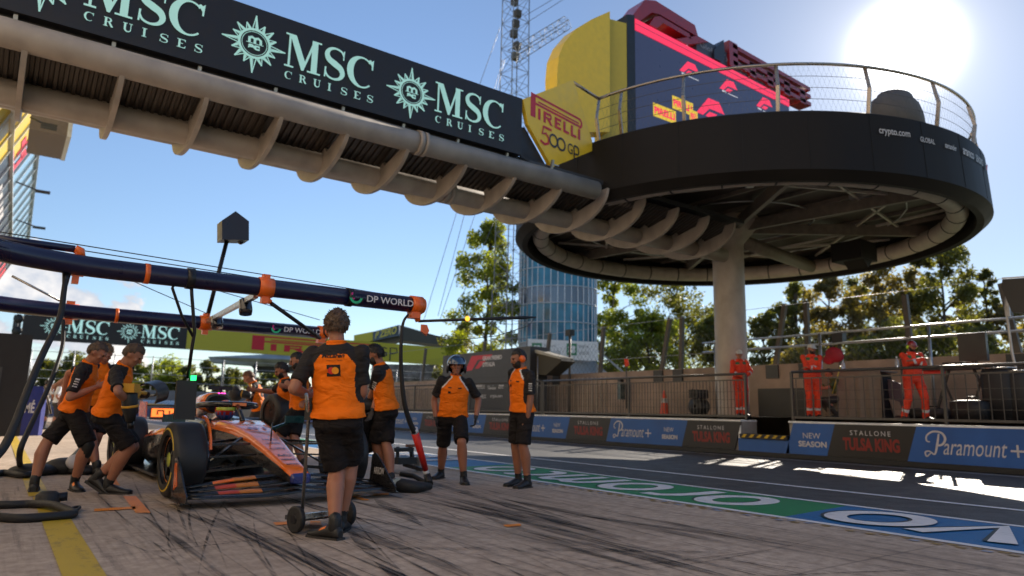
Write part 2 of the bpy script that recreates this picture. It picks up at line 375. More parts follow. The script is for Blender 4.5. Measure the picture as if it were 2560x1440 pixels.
def concrete():
    m, t, b = new_mat('rubbered concrete'); v = N(t, 'ShaderNodeTexCoord').outputs['Object']
    base = mixc(t, mrange(t, noise_n(t, v, 0.55, 5), .35, .65), (.40, .312, .24), (.54, .432, .34))
    base = mixc(t, mrange(t, noise_n(t, v, 9, 8, .7), .4, .75), base, (.26, .20, .155))
    sep = N(t, 'ShaderNodeSeparateXYZ'); t.links.new(v, sep.inputs[0]); X, Y = sep.outputs['X'], sep.outputs['Y']
    # long rubber streaks laid down by cars swinging into and out of the box
    total = None
    for rz, sc, lo, hi, mp, st in ((R(3), 1.0, .52, .68, (9, .35, 1), .75), (R(-14), 1.0, .55, .70, (12, .45, 1), .8), (R(20), 1.0, .57, .70, (11, .40, 1), .7), (R(-32), 1.0, .58, .70, (16, .6, 1), .75), (R(38), 1.0, .60, .70, (20, .7, 1), .55), (R(-55), 1.0, .62, .72, (22, .8, 1), .5)):
        k = mrange(t, noise_n(t, v, sc, 5, .6, mp, rz, .15), lo, hi, 0, st)
        k = mth(t, 'MULTIPLY', k, mrange(t, noise_n(t, v, .45, 3, .5, None, rz * 3), .40, .60))
        total = k if total is None else mth(t, 'MAXIMUM', total, k)
    # thin single tyre lines
    for rz, fr, off in ():
        mp = N(t, 'ShaderNodeMapping'); t.links.new(v, mp.inputs[0]); mp.inputs['Rotation'].default_value = (0, 0, rz); mp.inputs['Scale'].default_value = (fr, .03, 1); mp.inputs['Location'].default_value = (off, 0, 0)
        wv = N(t, 'ShaderNodeTexVoronoi'); wv.feature = 'DISTANCE_TO_EDGE'; wv.inputs['Scale'].default_value = 1.3; t.links.new(mp.outputs[0], wv.inputs['Vector'])
        ln = mrange(t, wv.outputs['Distance'], 0.0, .022, .25, 0)
        ln = mth(t, 'MULTIPLY', ln, mrange(t, noise_n(t, v, 1.3, 4, .6, None, rz), .42, .62))
        total = mth(t, 'MAXIMUM', total, ln)
    fade = mth(t, 'MULTIPLY', mrange(t, X, -2.5, .3, .25, 1), mrange(t, Y, 14, 9, .15, 1))
    total = mth(t, 'MULTIPLY', total, fade)
    fine = mrange(t, noise_n(t, v, 40, 6, .75, (3, .8, 1)), .35, .6, .35, 1)
    total = mth(t, 'MULTIPLY', total, fine)
    col = mixc(t, total, base, (.018, .017, .018))
    jx = mth(t, 'ABSOLUTE', mth(t, 'SUBTRACT', mth(t, 'FRACT', mth(t, 'DIVIDE', Y, 5.2), 0), .5), 0)
    jn = mrange(t, jx, .0018, .003, 1, 0)
    col = mixc(t, mth(t, 'MULTIPLY', jn, .35), col, (.06, .05, .045))
    t.links.new(col, b.inputs['Base Color'])
    t.links.new(mrange(t, total, 0, .8, .80, .62), b.inputs['Roughness']); b.inputs['Specular IOR Level'].default_value = .14
    bp = N(t, 'ShaderNodeBump'); bp.inputs['Strength'].default_value = .25; bp.inputs['Distance'].default_value = .01
    t.links.new(noise_n(t, v, 55, 6, .7), bp.inputs['Height']); t.links.new(bp.outputs[0], b.inputs['Normal'])
    return m
def asphalt():
    m, t, b = new_mat('pit lane asphalt'); v = N(t, 'ShaderNodeTexCoord').outputs['Object']
    col = mixc(t, mrange(t, noise_n(t, v, .5, 6, .6, (1, .2, 1)), .35, .65), (.028, .025, .024), (.044, .040, .037))
    col = mixc(t, mrange(t, noise_n(t, v, 130, 3, .7), .5, .72), col, (.15, .145, .14))
    t.links.new(col, b.inputs['Base Color']); t.links.new(mrange(t, noise_n(t, v, 3, 5), .3, .7, .46, .58), b.inputs['Roughness']); b.inputs['Sheen Weight'].default_value = .0; b.inputs['Sheen Roughness'].default_value = .55; b.inputs['Sheen Tint'].default_value = (1, .95, .88, 1)
    bp = N(t, 'ShaderNodeBump'); bp.inputs['Strength'].default_value = .35; bp.inputs['Distance'].default_value = .010; b.inputs['Specular IOR Level'].default_value = .32
    t.links.new(noise_n(t, v, 150, 3, .7), bp.inputs['Height']); t.links.new(bp.outputs[0], b.inputs['Normal'])
    return m
def paint(name, col, wear=.35, rough=.5, sc=7.0):
    m, t, b = new_mat(name); v = N(t, 'ShaderNodeTexCoord').outputs['Object']
    w = mth(t, 'MULTIPLY', mrange(t, noise_n(t, v, sc, 8, .72, (1.6, .6, 1)), .52, .72), wear)
    c = mixc(t, mrange(t, noise_n(t, v, 1.3, 4), .3, .7), [k * .88 for k in col], col)
    t.links.new(mixc(t, w, c, (.07, .06, .055)), b.inputs['Base Color']); b.inputs['Roughness'].default_value = rough; b.inputs['Specular IOR Level'].default_value = .22
    bp = N(t, 'ShaderNodeBump'); bp.inputs['Strength'].default_value = .3; bp.inputs['Distance'].default_value = .008
    t.links.new(noise_n(t, v, 120, 3, .7), bp.inputs['Height']); t.links.new(bp.outputs[0], b.inputs['Normal'])
    return m
CONC = concrete(); ASPH = asphalt()
P_WHITE = paint('white road paint', (.72, .70, .70), .3); P_GREEN = paint('green road paint', (.012, .20, .062), .22); P_BLUE = paint('blue road paint', (.010, .125, .32), .3)
P_YEL = paint('yellow line paint', (.55, .37, .03), .75, sc=5); P_ORG = paint('orange box paint', (.80, .24, .01), .35); P_DK = paint('dark letter edge paint', (.02, .03, .03), .1)
DIRT = mat('dry verge grass', (.10, .11, .05), .9, var=.4, scale=.8, bump=.5, bscale=20)
WHITE = mat('white paint', (.78, .78, .76), .45); BLACK = mat('matt black', (.012, .012, .013), .5); DGREY = mat('dark grey steel', (.05, .05, .052), .45, .3)
BSTEEL = mat('brushed steel', (.42, .40, .37), .3, .9, var=.1, scale=20); LATT = mat('dull lattice steel', (.20, .20, .20), .55, .3, var=.15, scale=9); GALV = mat('galvanised steel', (.45, .46, .47), .4, .85, var=.15, scale=9)
BRIDGEC = mat('cream painted bridge steel', (.37, .32, .275), .46, 0, var=.18, scale=2.8, bump=.1, bscale=8, stretch=(1, 1, .6))
DARKFAS = mat('dark bronze fascia', (.013, .011, .0095), .62, .0, var=.25, scale=1.2, spec=.2, stretch=(1, 1, .15))
NAVY = mat('navy gantry paint', (.009, .008, .036), .32, 0, var=.08, scale=3, coat=.15); ORANGE = mat('papaya orange paint', (.80, .13, .006), .38, 0, var=.06, scale=5, coat=.2)
RUBBER = mat('black hose rubber', (.014, .013, .013), .6, 0, var=.2, scale=18, bump=.15, bscale=40)

# ------------------------------------------------------------------ the ground, road and markings
def sheet(name, x0, x1, y0, y1, z, m, nx=1, ny=1):
    mb = MB(); mb.add([(x0, y0, z), (x1, y0, z), (x1, y1, z), (x0, y1, z)], [(0, 1, 2, 3)]); return struct(name, mb, m)
sheet('ground', -1200, 1200, -1200, 1500, -0.012, DIRT)
BX0, BX1 = 6.15, 7.56
sheet('concrete_apron', -40, BX0 + .2, -12, 52, -0.004, CONC)
sheet('pit_lane_asphalt', BX0 + .2, 15.6, -12, 130, -0.004, ASPH)
sheet('track_asphalt', -60, BX0 + .2, 52, 62, -0.0045, ASPH)
BAND = [(-4, 4.15, P_BLUE), (4.15, 10.35, P_GREEN), (10.35, 18.3, P_BLUE), (18.3, 24.5, P_GREEN), (24.5, 33, P_BLUE)]
mb = MB(); k = 0
for a, b, m in BAND:
    sk = .08
    mb.add([(BX0, a - sk, 0.0), (BX1, a + sk, 0.0), (BX1, b + sk, 0.0), (BX0, b - sk, 0.0)], [(0, 1, 2, 3)], 1 if m is P_GREEN else 0)
struct('painted_pit_lane_band', mb, [P_BLUE, P_GREEN])
mb = MB()
for x, w in ((BX0 - .08, .10), (BX1 + .02, .10), (8.93, .12), (14.35, .10)):
    mb.add([(x, -12, .0015), (x + w, -12, .0015), (x + w, 60, .0015), (x, 60, .0015)], [(0, 1, 2, 3)])
struct('white_lane_lines', mb, P_WHITE)
# sponsor words painted on the band, upright only for someone on the pit wall side
pl = Plane2((0, 0, 0.0), (0, 1, 0), (-1, 0, 0), .002)   # u runs along +y, v towards the garages: read from the pit wall
def band_word(word, ys, wid):
    for ch, yy, w_ in zip(word, ys, wid):
        U = yy; x0 = BX1 - .17; hgt = 1.05
        for mi, g in ((1, .0), (0, 0)):
            o = .022 if mi == 1 else 0
            q = lambda a, b: (U + a * w_ + (o if a > .5 else o), -x0 + b * hgt - (.012 if mi == 1 else 0))
            tk = .2 if mi == 0 else .235
            def st(pts, k=tk): pl.stroke([q(*p) for p in pts], k, mi)
            if ch in 'ao':
                el = [(.5 + .42 * math.cos(R(a)), .5 + .42 * math.sin(R(a))) for a in range(0, 361, 12)]; st(el)
            elif ch == 'r': st([(.25, .0), (.25, .5), (.33, .75), (.55, .9), (.95, .9)])
            elif ch == 'm': st([(.08, 0), (.08, .62), (.16, .85), (.3, .9), (.44, .82), (.5, .6), (.5, 0)]); st([(.5, .6), (.56, .82), (.7, .9), (.84, .85), (.92, .62), (.92, 0)])
            elif ch == 'c': st([(.5 + .42 * math.cos(R(a)), .5 + .42 * math.sin(R(a))) for a in range(55, 306, 12)])
            elif ch == 'n': st([(.12, 0), (.12, .6), (.25, .85), (.5, .92), (.75, .85), (.88, .6), (.88, 0)])
            elif ch == 'e': st([(.12, .5), (.88, .5), (.8, .78), (.5, .92), (.22, .8), (.1, .5), (.2, .2), (.5, .07), (.8, .15)])
            elif ch == 'v': st([(.06, .95), (.5, .02), (.94, .95)])
            elif ch == 'L': st([(.15, 1), (.15, .08), (.9, .08)])
band_word('aramco', [4.75, 5.60, 6.28, 7.25, 8.45, 9.22], [.74, .55, .80, 1.05, .70, .80])
band_word('Lenovo', [-.9, 0, .75, 1.5, 2.3, 3.1], [.75, .75, .75, .75, .75, .85])
band_word('lenovo'.capitalize(), [11.6, 12.4, 13.3, 14.2, 15.1, 16.1], [.7, .75, .75, .75, .75, .85])
o = pl.build('painted_band_lettering', [P_WHITE, P_DK]); tag(o, kind='structure')
# yellow garage line and orange box marks
mb = MB()
def mk(pts, mi, z=.001): mb.add([(x, y, z) for x, y in pts], [list(range(len(pts)))], mi)
mk([(.40, -6), (.60, -6), (.60, 8.6), (.40, 8.6)], 0); mk([(.37, 8.7), (.55, 8.7), (.55, 30), (.37, 30)], 0)
def px_poly(pts, mi, z=.0022):
    w = [onz(x, y, z) for x, y in pts]; mb.add([(p.x, p.y, z) for p in w], [list(range(len(w)))], mi)
px_poly([(308, 1240), (340, 1240), (377, 1282), (340, 1282)], 1); px_poly([(236, 1272), (338, 1266), (341, 1272), (236, 1278)], 1)
px_poly([(268, 1190), (285, 1190), (300, 1213), (276, 1213)], 1)
px_poly([(895, 1238), (925, 1250), (906, 1250), (880, 1241)], 1); px_poly([(890, 1236), (972, 1232), (972, 1237), (895, 1241)], 1)
px_poly([(1258, 1312), (1300, 1309), (1304, 1314), (1266, 1317)], 1); px_poly([(683, 1306), (742, 1302), (742, 1308), (690, 1313)], 1); px_poly([(776, 1302), (800, 1302), (806, 1313), (776, 1313)], 1)
struct('painted_box_marks', mb, [P_YEL, P_ORG])
# worn checker dashes outside the band
mb = MB(); random.seed(3)
for i in range(150):
    y = -2 + i * .085
    for r in range(2):
        if (i + r) % 2 == 0 and random.random() < .8: mb.add([(BX0 - .24 + r * .07, y, .001), (BX0 - .175 + r * .07, y, .001), (BX0 - .175 + r * .07, y + .07, .001), (BX0 - .24 + r * .07, y + .07, .001)], [(0, 1, 2, 3)], random.choice([0, 0, 1]))
struct('worn_edge_dashes', mb, [paint('worn ochre paint', (.34, .22, .07), .8), paint('worn grey paint', (.30, .32, .40), .8)])

# black tyre marks swept across the box, worn through in places
def mark_mat():
    m, t, b = new_mat('worn rubber tyre mark'); v = N(t, 'ShaderNodeTexCoord').outputs['Object']
    b.inputs['Base Color'].default_value = (.016, .015, .016, 1); b.inputs['Roughness'].default_value = .7; b.inputs['Specular IOR Level'].default_value = .15
    a = mrange(t, noise_n(t, v, 6, 7, .75, (4.5, .10, 1)), .40, .60, 0, .74); a2 = mrange(t, noise_n(t, v, .8, 4, .6), .36, .60, .25, 1)
    t.links.new(mth(t, 'MULTIPLY', a, a2), b.inputs['Alpha']); return m
mb = MB(); rnd = random.Random(21); zl = .0006
def skid(x, y, ang, L, w, curv):
    global zl
    n = 14; vs = []; px_, py_, a = x, y, ang
    for i in range(n + 1):
        f = min(1, 4 * i / n, 4 * (n - i) / n) * .8 + .2; nx_, ny_ = math.cos(a), -math.sin(a)
        vs += [(px_ - nx_ * w * f / 2, py_ - ny_ * w * f / 2, zl), (px_ + nx_ * w * f / 2, py_ + ny_ * w * f / 2, zl)]
        px_ += math.sin(a) * L / n; py_ += math.cos(a) * L / n; a += curv / n
    vs = [v for v in vs]
    if max(v[0] for v in vs) > BX0 - .3: return
    mb.add(vs, [(2 * i, 2 * i + 1, 2 * i + 3, 2 * i + 2) for i in range(n)]); zl += .000012
for i in range(95): skid(rnd.uniform(.9, 5.7), rnd.uniform(1.0, 6.5), R(rnd.gauss(3, 6)), rnd.uniform(1.5, 6), rnd.uniform(.008, .024), R(rnd.gauss(0, 6)))
for i in range(17): skid(rnd.uniform(1.2, 5.0), rnd.uniform(1.2, 6.5), R(rnd.gauss(4, 6)), rnd.uniform(1.5, 4.5), rnd.uniform(.05, .22), R(rnd.gauss(0, 5)))
for i in range(22): skid(rnd.uniform(.2, 4.5), rnd.uniform(1.6, 6.5), R(rnd.gauss(112, 14)), rnd.uniform(1.0, 3.6), rnd.uniform(.008, .03), R(rnd.gauss(0, 15)))
for x, y, a, L, w in ((3.0, 7.2, 172, 4.2, .14), (3.7, 6.3, 176, 3.6, .10), (2.5, 6.6, 168, 4.6, .06), (4.4, 5.2, 165, 2.4, .10), (1.6, 6.4, 176, 3.4, .18), (1.1, 6.9, 178, 4.4, .07), (2.1, 4.6, 120, 2.4, .12)): skid(x, y, R(a), L, w, R(6))
struct('rubber_tyre_marks', mb, mark_mat())

# ------------------------------------------------------------------ pit wall with advertising boards
XW = 14.9
AD_BLUE = mat('blue advert vinyl', (.022, .098, .33), .45, var=.16, scale=1.4); AD_BLK = mat('black advert vinyl', (.016, .014, .013), .4); AD_RED = mat('red advert print', (.23, .018, .012), .45)
AD_PALE = mat('pale advert print', (.54, .52, .53), .5); WALLC = mat('pit wall concrete', (.30, .27, .24), .7, var=.15, bump=.1)
def strip(y0, y1):   # wall box pieces, with a gap
    return
wall = thing('pit_wall', 'low concrete pit wall carrying blue and black advert boards', 'wall', (XW, 0, 0))
mb = MB(); mb.box((.32, 32.9 - .0, .40), (.60, 44, .80)); mb.box((.32, 3.2, .40), (.6, 12.8, .80)); mb.box((.32, 10.25, .2), (.6, 1.3, .40)); mb.build('wall_body', WALLC, wall)
mb = MB(); mb.box((.30, 32.9, .822), (.66, 44, .04)); mb.box((.30, 3.2, .822), (.66, 12.8, .04)); mb.box((-.016, 10.94, .45), (.03, .06, .72)); mb.build('white_coping', WHITE, wall)
mb = MB(); mb.box((-.02, 24, .055), (.05, 60, .10)); mb.build('black_skirting', BLACK, wall)
mb = MB(); mb.box((.1, 10.25, .46), (.4, 1.28, .10))
for i in range(6): mb.prism([(-.102, 9.7 + i * .21, .43), (-.102, 9.79 + i * .21, .43), (-.102, 9.71 + i * .21, .505), (-.102, 9.62 + i * .21, .505)], (-.006, 0, 0), 1)
mb.build('hazard_striped_step', [BLACK, mat('hazard yellow', (.6, .38, .02), .5)], wall)
# the boards run along the wall, u towards the camera (right in the picture)
def board(name, y0, y1, col, label, sl=.22, z0=.11, z1=.80):
    p = MB(); p.prism([(XW - .035, y0 + sl / 2, z0), (XW - .035, y1 + sl / 2, z0), (XW - .035, y1 - sl / 2, z1), (XW - .035, y0 - sl / 2, z1)], (.03, 0, 0))
    o = p.build(name, col); tag(o, label, 'advert board', 'advert boards along the pit wall'); return o
def ad_blue(y0, y1, label, logo=True):
    o = board('advert_board', y1, y0, AD_BLUE, label); Lg = y0 - y1
    s = Plane2((XW - .036, y0, .11), (0, -1, 0), (0, 0, 1))
    if logo:
        w = Lg * .50; x = Lg * .07
        s.curve([(x + .10, .19), (x + .02, .12), (x - .0, .20), (x + .08, .22), (x + .17, .17), (x + .23, .36), (x + .27, .56)], [.02, .03, .03, .025, .03, .045, .03], 0)
        s.curve([(x + .10, .40), (x + .04, .42), (x + .05, .52), (x + .17, .60), (x + .32, .58), (x + .38, .47), (x + .32, .36), (x + .2, .33)], [.02, .03, .03, .035, .04, .045, .04, .025], 0)
        s.text('aramount', x + .33, .17, w * .62, .25, 0, .0, .35)
        c_ = x + .33 + w * .62 + .16; s.stroke([(c_ - .11, .30), (c_ + .11, .30)], .035, 0); s.stroke([(c_, .19), (c_, .41)], .035, 0)
        s.text('NEW', Lg * .755, .36, Lg * .115, .12, 0, .0); s.text('SEASON', Lg * .725, .17, Lg * .19, .12, 0, .04)
    else:
        s.text('NEW', Lg * .34, .36, .42, .12, 0); s.text('SEASON', Lg * .22, .17, .68, .13, 0, .04)
    s.build('lettering', AD_PALE, o)
def ad_black(y0, y1, label):
    o = board('advert_board', y1, y0, AD_BLK, label); Lg = y0 - y1
    s = Plane2((XW - .036, y0, .11), (0, -1, 0), (0, 0, 1))
    s.text('STALLONE', Lg * .26, .47, Lg * .50, .10, 0, .0, 0, 1.4); s.text('TULSA KING', Lg * .16, .15, Lg * .70, .27, 1, .045)
    s.build('lettering', [AD_PALE, AD_RED], o)
ad_blue(6.88, 3.4, 'blue board with the largest script logo, at the near end of the pit wall')
ad_black(8.58, 6.88, 'black board with tall red words between the largest script logo and the words NEW SEASON')
ad_blue(9.58, 8.58, 'blue NEW SEASON board just right of the hazard striped gap', False)
o = board('advert_board', 9.60, 10.98, AD_BLUE, 'plain blue low board below the hazard striped step in the gap', 0, .08, .40)
ad_black(12.66, 10.99, 'black board with red words at the left edge of the hazard striped gap')
ad_blue(15.55, 12.66, 'blue script logo board right of the black board behind the orange cone')
ad_black(17.42, 15.55, 'black board with red words under the fence post nearest the ear defender man')
ad_blue(20.25, 17.42, 'blue script logo board just right of the man wearing ear defenders')
ad_black(22.2, 20.25, 'black board with red words half hidden by the ear defender man')
ad_blue(25.2, 22.2, 'blue script logo board partly behind the helmeted mechanic')
ad_black(27.1, 25.2, 'small far black board with red words left of the helmeted mechanic')
ad_blue(30.2, 27.1, 'farthest readable blue script logo board beyond the red and white pole')
ad_black(32.2, 30.2, 'far black board with red words behind the bending bearded mechanic')
ad_blue(44.0, 32.2, 'long far blue board at the distant end of the pit wall', False)

# steel pedestrian fence on the wall
FENCE = mat('grey fence steel', (.085, .078, .07), .42, .5)
def fence(y0, y1, label, step=2.4, gap=.11):
    t = thing('steel_fence', label, 'fence', (XW + .22, 0, .84), group='steel bar fences on top of the pit wall')
    n = max(1, round((y1 - y0) / step)); b = MB()
    for i in range(n + 1):
        y = y0 + (y1 - y0) * i / n; p = MB(); p.box((0, y, .57), (.055, .055, 1.14)); p.build('post', FENCE, t)
    p = MB(); p.tube([(0, y0, 1.14), (0, y1, 1.14)], .032, 8); p.build('top_rail', FENCE, t)
    p = MB(); p.box((0, (y0 + y1) / 2, .09), (.04, y1 - y0, .05)); p.box((0, (y0 + y1) / 2, .99), (.03, y1 - y0, .03))
    yy = y0 + .11
    while yy < y1: p.box((0, yy, .54), (.014, .014, .9)); yy += gap
    for z in (.3, .5, .7): p.box((0, (y0 + y1) / 2, z), (.008, y1 - y0, .008))
    p.build('bar_infill', FENCE, t)
    return t
fence(10.9, 19.0, 'steel bar fence on the pit wall between the ear defender man and the gap', 4.05)
fence(3.0, 9.62, 'steel bar fence right of the gap, in front of the two right marshals', 3.3, .2)
fence(19.1, 42.0, 'long far steel bar fence running behind the helmeted mechanic', 4.5)

# timing stand platform behind the wall and the pink track wall
sheet('marshal_platform', XW + .62, 19.0, -4, 60, .92, mat('platform boards', (.10, .09, .085), .8, bump=.1))
tw = thing('track_wall', 'tall pink beige concrete wall separating the pit platform from the track', 'wall', (19, 0, 0))
PINKW = mat('pink beige concrete', (.33, .245, .195), .75, var=.32, scale=1.1, bump=.08)
mb = MB(); mb.box((.15, 28, 1.25), (.3, 70, 2.5)); mb.build('wall_body', PINKW, tw)
mb = MB(); y = 20.0
while y < 42: mb.box((-.02, y, 1.65), (.05, .06, 1.4)); y += .26
mb.build('vertical_ribs', mat('pale wall ribs', (.46, .38, .31), .7), tw)
mb = MB()
for y in (6.3, 8.7, 11.6, 12.7, 16.4, 17.3, 23, 24): mb.box((-.03, y, 2.28), (.06, .42, .40))
mb.build('post_brackets', DGREY, tw)
mb = MB(); mb.box((-.05, 12.1, 1.35), (.06, 2.2, .85)); mb.build('dark_recess_panel', AD_BLK, tw)
# debris fence above
df = thing('debris_fence', 'leaning debris fence of dark posts, cables and wire mesh above the track wall', 'fence', (19.15, 0, 2.45))
POSTC = mat('weathered brown fence steel', (.10, .085, .07), .6, .3, var=.2)
for y, lean in ((4.8, .1), (6.3, -.25), (8.7, -.1), (11.6, -.05), (12.7, .35), (16.4, .0), (17.3, .35), (20.5, .1), (24, .2), (29, .1), (35, .1)):
    p = MB(); p.bar((0, y, 0), (.1, y - lean, 1.9 if y > 9 else 1.75), .13, .13); p.build('post', POSTC, df)
p = MB()
for z in (.55, 1.85): p.tube([(.02, 2, z), (.02, 44, z)], .007, 5)
p.build('cables', GALV, df)
p = MB(); yy = 2.0
while yy < 36:
    p.bar((.05, yy, 0), (.05, yy + 1.15, 1.25), .005, .005); p.bar((.06, yy + 1.15, 0), (.06, yy, 1.25), .005, .005); yy += .24
p.build('wire_mesh', mat('dull mesh wire', (.06, .06, .055), .8, .1), df)
for y in (9.9, 14.5, 19.5):
    pass
gr = thing('inner_guard_rail', 'light galvanised double tube guard rail on posts behind the marshals', 'railing', (18.6, 0, .92))
p = MB()
for z in (2.05, 2.35): p.tube([(0, 3, z), (0, 15, z)], .03, 8)
p.build('rails', GALV, gr)
for y in (4.0, 8.0, 10.9, 14.5):
    p = MB(); p.tube([(0, y, 0), (0, y, 2.35)], .04, 8); p.build('post', GALV, gr)

# ------------------------------------------------------------------ pedestrian bridge
br = thing('footbridge', 'cream tubular steel footbridge crossing the pit lane below the LED board', 'bridge', (0, 12.1, 0))
p = MB(); p.tube([(-9, -1.2, 5.73), (10.05, -1.2, 5.73)], .20, 24)
for x in (5.72,): p.tube([(x - .1, -1.2, 5.73), (x, -1.2, 5.73)], .228, 24); p.tube([(x + .02, -1.2, 5.73), (x + .1, -1.2, 5.73)], .228, 24)
p.build('front_tube', BRIDGEC, br)
p = MB(); p.tube([(-9, 0, 5.36), (16.0, 0, 5.36)], .20, 24); p.tube([(6.9, 0, 5.36), (7.0, 0, 5.36)], .225, 24); p.tube([(7.03, 0, 5.36), (7.13, 0, 5.36)], .225, 24); p.build('bottom_tube', BRIDGEC, br)
p = MB(); p.tube([(-9, 1.2, 5.73), (15.5, 1.2, 5.73)], .20, 24); p.build('rear_tube', BRIDGEC, br)
ribx = [-6, -4.85, -3.7, -2.55, -1.4, -.25, .9, 2.04, 3.18, 4.31, 5.46, 6.70, 7.85, 9.05, 10.3, 11.46, 12.6, 13.72, 14.75]
for x in ribx:
    outer = []; inner = []
    for i in range(25):
        a = R(180 + 180 * i / 24); outer.append((x, 1.34 * math.cos(a), 5.80 + .72 * math.sin(a)))
    top = [(x, 1.05, 5.78), (x, .95, 5.60), (x, .35, 5.47), (x, .25, 5.60), (x, -.25, 5.60), (x, -.35, 5.47), (x, -.95, 5.60), (x, -1.05, 5.78)]
    p = MB(); poly = [(q[0] - .035, q[1], q[2]) for q in outer + top]; p.prism(poly, (.07, 0, 0)); p.build('rib', BRIDGEC, br)
# corrugated soffit between the tubes
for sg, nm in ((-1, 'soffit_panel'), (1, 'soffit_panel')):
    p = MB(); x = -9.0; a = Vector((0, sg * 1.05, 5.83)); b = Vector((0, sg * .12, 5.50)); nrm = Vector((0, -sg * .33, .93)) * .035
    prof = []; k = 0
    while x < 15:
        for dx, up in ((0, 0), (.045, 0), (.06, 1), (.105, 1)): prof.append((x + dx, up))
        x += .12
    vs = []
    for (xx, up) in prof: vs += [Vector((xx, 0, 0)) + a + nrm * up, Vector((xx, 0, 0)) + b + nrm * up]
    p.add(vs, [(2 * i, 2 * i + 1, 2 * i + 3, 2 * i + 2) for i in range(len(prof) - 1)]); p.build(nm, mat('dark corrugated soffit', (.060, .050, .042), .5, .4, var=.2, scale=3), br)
p = MB(); p.box((3.2, 0, 5.98), (24.4, 2.3, .10)); p.build('deck', DGREY, br)
for sg in (-1, 1):
    p = MB(); p.box((-.55, sg * 1.14, 6.55), (16.9, .05, 1.05)); p.build('side_panel', mat('blue grey bridge panel', (.03, .04, .09), .4), br)
x = -5
while x < 9:
    p = MB(); p.bar((x, -1.2, 5.9), (x, -1.26, 6.12), .05, .05); p.bar((x, -1.26, 6.02), (x + .16, -1.26, 6.02), .02, .02); x += 1.15; p.build('board_clamp', GALV, br)

# LED advert board hung on the bridge
LEDY = 10.75
LEDK = mat('unlit LED face', (.014, .012, .013), .45, var=.06); LEDT = mat('lit aqua LED letters', (.35, .6, .55), .5, emit=(.37, .70, .64), es=.22, var=.04)
led = thing('led_advert_board', 'long black LED board with pale aqua cruise line lettering hung along the footbridge', 'advert board', (0, LEDY, 0))
p = MB(); p.box((-.7, .17, 6.60), (17.25, .30, 1.205)); p.build('screen_cabinet', LEDK, led)
def led_logo(s, cx, cz, r):
    for k in range(16):
        a = R(90 + 22.5 * k); L = r * (1.42 if k % 4 == 0 else 1.15 if k % 2 == 0 else 1.05); w = R(10.5)
        tip = (cx + L * math.cos(a), cz + L * math.sin(a)); l_ = (cx + r * .72 * math.cos(a - w), cz + r * .72 * math.sin(a - w)); r_ = (cx + r * .72 * math.cos(a + w), cz + r * .72 * math.sin(a + w)); m_ = (cx + r * .72 * math.cos(a), cz + r * .72 * math.sin(a))
        s.stroke([l_, tip], .016); s.stroke([r_, tip], .016); s.stroke([m_, tip], .010); s.stroke([((l_[0] + m_[0]) / 2, (l_[1] + m_[1]) / 2), tip], .022)
    s.ring(cx, cz, r * .68, .04); s.ring(cx, cz, r * .56, .010)
    # lower case m over sc inside the ring
    q = r * .5
    s.rect(cx - q * .60, cz - q * .0, q * .24, q * .55); s.stroke([(cx - q * .5, cz + q * .42), (cx - q * .28, cz + q * .56), (cx - .0, cz + q * .45), (cx + q * .02, cz)], q * .24); s.stroke([(cx + q * .0, cz + q * .42), (cx + q * .3, cz + q * .56), (cx + q * .52, cz + q * .42), (cx + q * .55, cz + q * .02)], q * .24)
    s.stroke([(cx - q * .75, cz - q * .02), (cx + q * .8, cz - q * .02)], q * .06)
    s.text('sc', cx - q * .55, cz - q * .62, q * 1.05, q * .48, 0, .06)
def led_set(nm_parent, y, pitch, x_start, n, mats, sc=1.0, z0=0.0, only=None):
    for i in range(n):
        s = Plane2((x_start + i * pitch, y, z0), (1, 0, 0), (0, 0, 1), .004)
        led_logo(s, 0, .575 * sc, .345 * sc)
        s.serif('M', .48 * sc, .36 * sc, .60 * sc, .58 * sc); s.serif('S', 1.12 * sc, .36 * sc, .40 * sc, .59 * sc); s.serif('C', 1.54 * sc, .36 * sc, .52 * sc, .59 * sc)
        for k, ch in enumerate('CRUISES'): s.serif(ch, (.50 + k * .237) * sc, .145 * sc, (.125 if ch != 'I' else .08) * sc, .135 * sc)
        s.build('lettering', mats, nm_parent)
led_set(led, -.0 + .018, 2.785, -2.94, 4, LEDT, 1.0, 6.0)
# (lettering is parented to the board, so shift into its own frame)
# ------------------------------------------------------------------ round podium platform on its column
DC = Vector((16.38, 12.08, 0)); DR = 6.06
pod = thing('podium_platform', 'large round dark podium platform on a single cream column beyond the pit wall', 'platform', DC)
def ringband(prof, a0=0, a1=360, seg=96):
    p = MB(); full = (a1 - a0) >= 360; secs = []
    n = len(prof)
    vs = []; K = seg if full else seg + 1
    for k in range(K):
        a = R(a0 + (a1 - a0) * k / seg)
        for (r, z) in prof: vs.append((r * math.cos(a), r * math.sin(a), z))
    fs = []
    for k in range(seg):
        l = (k + 1) % K
        for i in range(n - 1): fs.append((k * n + i, l * n + i, l * n + i + 1, k * n + i + 1))
    p.add(vs, fs, 0, True); return p
fas = MB()
for pr in ([(DR - .25, 5.62), (DR - .10, 5.60)], [(DR - .10, 5.60), (DR + .10, 5.78)], [(DR + .10, 5.78), (DR + .04, 7.02)], [(DR + .04, 7.02), (DR - .02, 7.06), (DR - .35, 7.06), (DR - .35, 6.9)], [(DR - .25, 5.62), (DR - .22, 6.4)]):
    q = ringband(pr, seg=128); fas.add(q.v, q.f, 0, True)
fas.build('fascia', DARKFAS, pod)
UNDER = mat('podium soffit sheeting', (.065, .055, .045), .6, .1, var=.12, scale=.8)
p = MB(); p.lathe([(6.45, 0.01), (6.45, DR - .05)], (0, 0, 0), 'z', 96, smooth=False)
p.v = [(v[0], v[1], 6.45) if True else v for v in p.v]
